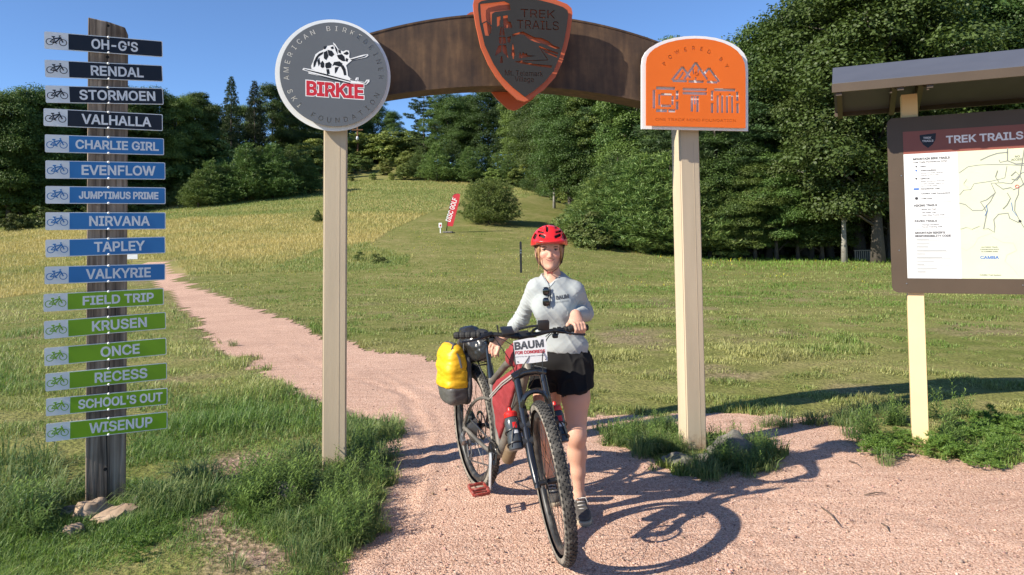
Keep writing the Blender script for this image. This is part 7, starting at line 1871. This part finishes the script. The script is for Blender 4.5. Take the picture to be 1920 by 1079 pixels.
def weed_tuft(seed, H=.26, n=90, R=.12, c0=(0.06, 0.125, 0.036), c1=(0.26, 0.30, 0.11)):
    r = np.random.default_rng(seed); a = r.uniform(0, 6.28, n); rr = R * np.sqrt(r.random(n)); p0 = np.stack([np.cos(a) * rr, np.sin(a) * rr, np.zeros(n)], 1)
    az = a + r.normal(0, .8, n); h = H * r.uniform(.4, 1.1, n); ln = r.uniform(.2, 1.0, n); d = np.stack([np.cos(az), np.sin(az), np.zeros(n)], 1); s = np.stack([-np.sin(az), np.cos(az), np.zeros(n)], 1) * (r.uniform(.002, .0042, n))[:, None]
    m1 = p0 + np.array([0, 0, 1]) * (h * .6)[:, None] + d * (h * ln * .25)[:, None]; m2 = p0 + np.array([0, 0, 1]) * (h * (.95 - .3 * ln))[:, None] + d * (h * ln * .7)[:, None]; tp = p0 + np.array([0, 0, 1]) * (h * (.98 - .62 * ln))[:, None] + d * (h * ln * 1.1)[:, None]
    V = np.concatenate([np.stack([p0 - s, p0 + s, m1 + s, m1 - s], 1), np.stack([m1 - s, m1 + s, m2 + s * .7, m2 - s * .7], 1), np.stack([m2 - s * .7, m2 + s * .7, tp + s * .1, tp - s * .1], 1)]).reshape(-1, 3)
    c = mixc(np.clip(r.normal(.45, .28, n), 0, 1), c0, c1); return V, np.repeat(np.concatenate([c, c, c]), 4, 0)
def weed_feather(seed, H=.2, ns=46, R=.16):
    r = np.random.default_rng(seed); V = []; Cc = []
    for k in range(ns):
        a = r.uniform(0, 6.28); rr = R * math.sqrt(r.random()); c = np.array([math.cos(a) * rr, math.sin(a) * rr, H * r.uniform(.35, 1.05) * (1 - .5 * rr / R)]); n = 26
        d = r.normal(size=(n, 3)); d[:, 2] = np.abs(d[:, 2]) * .8; d /= np.linalg.norm(d, axis=1)[:, None]; s = np.cross(d, r.normal(size=(n, 3))); s /= np.linalg.norm(s, axis=1)[:, None]; l = r.uniform(.02, .05, n)[:, None]
        V.append(np.stack([c - s * .001, c + d * l * .5 + s * .0028, c + d * l, c + d * l * .5 - s * .0028], 1).reshape(-1, 3)); Cc.append(np.repeat(mixc(np.clip(r.normal(.5, .25, n), 0, 1), (.06, .13, .025), (.19, .29, .055)), 4, 0))
    return np.concatenate(V), np.concatenate(Cc)
def weed_obj(name, vc):
    V, Cc = vc; n = len(V) // 4; o = np_mesh(name, V, np.arange(n * 4), np.full(n, 4), M['blade'], None, col=Cc); return o
WP = {'leafy': [weed_obj('leafy_weed', weed_leafy(s, .42, 10)) for s in (1, 2, 3)], 'tuft': [weed_obj('grass_tuft', weed_tuft(s, .30)) for s in (4, 5, 6)], 'feather': [weed_obj('feathery_weed', weed_feather(s)) for s in (7, 8)]}
_wu = set()
random.seed(21)
def weed(kind, px, py, s, label, group):
    o = random.choice(WP[kind])
    if o.name in _wu: o = o.copy(); COL.objects.link(o)
    else: _wu.add(o.name)
    q = g0(px, py, -.01); o.location = q; o.rotation_euler = (0, 0, random.uniform(0, 6.28)); k = s * random.uniform(.85, 1.15); o.scale = (k, k, k * random.uniform(.85, 1.15)); tag(o, label, 'weed' if kind != 'tuft' else 'grass tuft', group)
def patch(kind, poly, n, s, label, group):
    xs_ = [p[0] for p in poly]; ys_ = [p[1] for p in poly]; k = 0
    while k < n:
        px, py = random.uniform(min(xs_), max(xs_)), random.uniform(min(ys_), max(ys_))
        if bool(in_poly(np.array([px]), np.array([py]), poly)[0]): weed(kind, px, py, s, label, group); k += 1
LG = 'weeds round the left gate post'; RG = 'weeds round the right gate post'; KG = 'weeds at the kiosk foot'; SGp = 'weeds round the timber signpost'
patch('leafy', [(425, 930), (520, 905), (580, 930), (560, 985), (440, 985)], 28, .64, 'leafy upright weed in the big clump before the left gate post', LG)
patch('leafy', [(560, 1000), (600, 930), (640, 840), (730, 810), (735, 890), (700, 1000), (640, 1040)], 40, .50, 'leafy weed growing right of the left gate post', LG)
patch('tuft', [(530, 930), (640, 905), (720, 905), (715, 960), (690, 1040), (560, 1060), (510, 1020)], 40, .5, 'coarse grass tuft spilling from the left gate post to the gravel', LG)
patch('tuft', [(545, 880), (600, 860), (660, 800), (735, 800), (735, 880), (620, 920)], 26, .65, 'grass tuft close round the left gate post foot', LG)
patch('tuft', [(420, 1060), (560, 1020), (640, 1050), (600, 1085), (440, 1090)], 7, .4, 'short grass tuft at the gravel edge in the near left corner', LG)
patch('tuft', [(-30, 870), (120, 880), (110, 950), (80, 1010), (-30, 1010)], 20, .8, 'long bent grass tuft left of the timber signpost', SGp)
patch('leafy', [(20, 960), (95, 950), (90, 1040), (20, 1040)], 5, .65, 'leafy weed in the dark grass left of the signpost', SGp)
patch('tuft', [(245, 930), (330, 900), (420, 900), (400, 960), (270, 985)], 18, .7, 'arching grass tuft right of the timber signpost', SGp)
patch('feather', [(230, 1000), (370, 985), (380, 1060), (300, 1085), (230, 1060)], 5, .45, 'low green weed in the sparse soil before the signpost', SGp)
patch('tuft', [(1125, 830), (1190, 800), (1275, 805), (1280, 855), (1200, 858)], 20, .55, 'grey green grass tuft left of the orange sign post', RG)
patch('tuft', [(1300, 880), (1345, 850), (1440, 850), (1470, 880), (1380, 905), (1310, 900)], 18, .5, 'grass tuft before the boulder at the orange sign post', RG)
patch('leafy', [(1335, 840), (1420, 830), (1475, 865), (1430, 890), (1340, 890)], 26, .45, 'leafy weed beside the boulder at the orange sign post', RG)
patch('tuft', [(1340, 800), (1600, 780), (1700, 760), (1700, 790), (1560, 805)], 18, .55, 'grass tuft along the edge between lawn and gravel pad', KG)
patch('leafy', [(1130, 835), (1190, 800), (1275, 810), (1275, 855)], 22, .42, 'grey leafy weed left of the orange sign post', RG)
patch('leafy', [(1590, 830), (1690, 790), (1700, 850), (1640, 850)], 9, .62, 'leafy weed left of the kiosk post', KG)
patch('leafy', [(1745, 790), (1800, 770), (1830, 850), (1750, 860)], 6, .62, 'tall leafy weed right of the kiosk post', KG)
patch('feather', [(1745, 845), (1830, 800), (1920, 800), (1920, 870), (1850, 885), (1770, 870)], 20, .85, 'bright feathery weed on the gravel edge right of the kiosk post', KG)
patch('feather', [(1640, 845), (1705, 830), (1705, 860), (1650, 860)], 6, .8, 'feathery weed at the left foot of the kiosk post', KG)
weed('tuft', 1660, 872, .42, 'lone small grass tuft on the gravel before the kiosk', None); weed('tuft', 1595, 820, .55, 'dark grass tuft at the gravel corner left of the kiosk', None); weed('tuft', 437, 650, .5, 'tiny grass tuft growing in the far path', None)
# fallen sticks
M['twig'] = mat('dry twig', (0.13, 0.09, 0.065), .9, .3, 30)
for a, b_, lab in (((1621, 932), (1662, 929), 'straight twig lying level on the gravel'), ((1540, 955), (1576, 992), 'long slanting twig on the gravel before the kiosk'), ((1653, 986), (1668, 1002), 'short twig near the bottom right of the gravel'), ((1592, 868), (1614, 879), 'thin twig near the lone grass tuft')):
    p, q = g0(*a, .012), g0(*b_, .012); mb = MB(); m_ = (p + q) / 2 + Vector((.01, .012, .006)); mb.tube([p, p.lerp(m_, .5), m_, q], [.004, .005, .004, .002], 6); o = mb.build('twig', M['twig'], smooth=180); o.data.transform(Matrix.Translation(-m_)); o.location = m_; tag(o, lab, 'twig')

# feather flag far up the strip
M['flag_red'] = mat('red flag fabric', (0.50, 0.025, 0.035), .7, .06, 3, .01, 6)
FD = GT(842, 437); FFr = Frame(FD, 0.0); FFr.o.z = 0
fl = thing('feather_flag', 'tall red feather flag lettered DISC GOLF on the slope', 'flag', FD)
def FLc(px, py): x, z = FFr.loc(px, py, 0); return (x, z - FD.z)
Mf = Matrix(((1, 0, 0, 0), (0, 0, -1, 0), (0, 1, 0, 0), (0, 0, 0, 1)))
zq = lambda x, y: FLc(740 + x / 2.916, 150 + y / 2.916)
plate([[zq(*p) for p in [(318, 634), (328, 626), (344, 622), (358, 626), (352, 670), (340, 715), (330, 755), (318, 802), (288, 799), (292, 765), (300, 715), (308, 670)]]], Mf, .012, 'banner', M['flag_red'], fl)
a_, b_ = Vector(zq(301, 772)), Vector(zq(342, 640)); d_ = b_ - a_; ang = math.atan2(d_.y, d_.x)
lp = fit('DISC GOLF', 0, d_.length * .96, .30, .01); nrm_ = Vector((-d_.y, d_.x)).normalized() * -.21
plate(place2d(lp, a_.x + nrm_.x * -.35 + .10, a_.y + nrm_.y, ang), Matrix(((1, 0, 0, 0), (0, 0, -1, -.014), (0, 1, 0, 0), (0, 0, 0, 1))), .004, 'lettering', M['logo_white'], fl, bold=.006)
mb = MB(); pp = [zq(284, 842), zq(290, 795), zq(300, 715), zq(312, 650), zq(330, 624), zq(352, 622)]; mb.tube([Vector((x - .03, .01, z)) for x, z in pp], [.03, .028, .025, .022, .018, .012], 6); mb.build('pole', M['black'], fl, smooth=180)
TD = GT(826, 437.5); tz = thing('tee_sign', 'small white numbered tee post beside the red flag', 'sign', TD)
mb = MB(); mb.tube([(0, 0, -.05), (0, 0, .62)], .035, 8); mb.build('post', M['white'], tz, smooth=40)
mb = MB(); mb.box((0, -.05, .48), (.2, .04, .3), bev=.015); pz_ = mb.build('panel', M['white'], tz); mb = MB(); mb.box((.0, -.075, .47), (.09, .012, .12), bev=.004); mb.build('symbol', M['flag_red'], pz_)
mb = MB(); mb.box((.45, .1, .06), (.6, .5, .1), bev=.01); mb.build('base_slab', M['rock_grey'], tz)
# dark stake on the lawn, white marker, pole on the knoll, small white sign by the far path
SD = GT(977, 512); st_ = thing('marker_stake', 'dark slim marker stake standing in the lawn left of the rider', 'stake', SD); hS = (512 - 455) / 1380 * SD.y
mb = MB(); mb.box((0, 0, hS / 2), (.085, .03, hS), bev=.006); mb.add([(-.042, -.015, hS - .003), (.042, -.015, hS - .003), (.042, .015, hS - .003), (-.042, .015, hS - .003), (0, 0, hS + .05)], [(0, 1, 4), (1, 2, 4), (2, 3, 4), (3, 0, 4)]); so_ = mb.build('stake', M['black'], st_)
mb = MB(); mb.box((0, -.0185, hS * .74), (.06, .006, .06)); mb.box((0, -.0185, hS * .66), (.06, .006, .06)); mb.build('reflector', M['steel'], st_)
WD = at_px(992, 84); wm = thing('marker_post', 'slim white marker post high on the mown strip', 'post', WD); mb = MB(); mb.tube([(0, 0, 0), (0, 0, 1.0)], .05, 8); mb.build('tube', M['white'], wm); mb = MB(); mb.tube([(0, 0, 1.0), (0, 0, 1.25)], .055, 8); mb.build('cap', M['bag_yellow'], wm)
UD = at_px(672, 100); UD.z = P(672, 296, 100).z; uh = P(672, 238, 100).z - UD.z; up_ = thing('utility_pole', 'brown wooden utility pole with crossarm on the knoll', 'pole', UD)
M['pole_brown'] = mat('brown creosote pole', (0.16, 0.075, 0.035), .85, .2, 5)
mb = MB(); mb.tube([(0, 0, -3), (0, 0, uh)], [.16, .11], 10); mb.build('mast', M['pole_brown'], up_, smooth=60); mb = MB(); mb.box((0, -.12, uh - .45), (1.5, .12, .13)); mb.build('crossarm', M['pole_brown'], up_); mb = MB(); mb.lathe([(.0, -.3), (.16, -.2), (.2, 0), (.14, .2), (0, .25)], Matrix.Translation((0, -.25, uh - 1.6)), 12); mb.build('transformer', M['sign_white'], up_, smooth=60)
ND = GT(247, 492); ns_ = thing('notice_board_small', 'small white sign on a thin stake by the far path', 'sign', ND, 0.2); ns_.name = 'lawn_sign'
k_ = ND.y / 1380; mb = MB(); mb.tube([(0, .01, -.05), (0, .01, 9 * k_)], .012, 6); mb.build('stake', M['steel'], ns_); mb = MB(); mb.box((0, 0, 10 * k_), (20 * k_, .012, 9 * k_)); mb.build('panel', M['sign_white'], ns_)
# cabin behind the oak, with a deck rail
HD = at_px(1640, 52); cb = thing('cabin', 'dim brown cabin among the trees behind the thick oak', 'building', HD, -.1)
M['cabin'] = mat('brown board siding', (0.11, 0.075, 0.05), .85, .3, 6, stretch=(.3, .3, 14)); M['rail'] = mat('pale deck timber', (0.36, 0.29, 0.21), .8, .2, 8, stretch=(3, 3, .4)); M['pane'] = mat('dark window glass', (0.02, 0.022, 0.025), .08, .1, 3)
mb = MB(); mb.box((0, 3, 1.6), (11, 6, 3.4)); cw_ = mb.build('wall', M['cabin'], cb); mb = MB(); mb.add([(-6, -.7, 3.2), (6, -.7, 3.2), (6, 3, 5.4), (-6, 3, 5.4), (-6, 6.7, 3.2), (6, 6.7, 3.2), (-6, -.7, 3.35), (6, -.7, 3.35), (6, 3, 5.6), (-6, 3, 5.6), (-6, 6.7, 3.35), (6, 6.7, 3.35)], [(0, 1, 2, 3), (3, 2, 5, 4), (9, 8, 7, 6), (10, 11, 8, 9), (0, 6, 7, 1), (4, 5, 11, 10), (0, 3, 9, 6), (3, 4, 10, 9), (1, 7, 8, 2), (2, 8, 11, 5)]); mb.build('roof', M['roof_grey'], cb)
for x in (-3, 0.4, 3.2):
    mb = MB()
    for dx, dz, w_, h_ in ((-.6, 0, .08, 1.3), (.6, 0, .08, 1.3), (0, .62, 1.28, .08), (0, -.62, 1.28, .08)): mb.box((x + dx, -.03, 1.7 + dz), (w_, .06, h_))
    w0_ = mb.build('window', M['rail'], cb); mb = MB(); mb.box((x, -.008, 1.7), (1.14, .012, 1.18)); mb.build('pane', M['pane'], w0_)
RD = at_px(1618, 42.5); rz0 = P(1618, 497, 42.5).z; rz1 = P(1618, 470, 42.5).z; dr = thing('deck_rail', 'pale wooden deck railing section between the oak trunks', 'railing', Vector((RD.x, RD.y, rz0)), -.1); hR = rz1 - rz0; wR = 30 / 1380 * 42.5
mb = MB()
for i in range(9): mb.box((-wR / 2 + wR * i / 8, 0, hR * .5), (.05, .04, hR * .92))
mb.build('balusters', M['rail'], dr); mb = MB(); mb.box((0, 0, hR), (wR + .15, .12, .06)); mb.build('top_rail', M['rail'], dr); mb = MB(); mb.box((0, -.04, .06), (wR + .1, .05, .09)); mb.build('bottom_rail', M['rail'], dr)
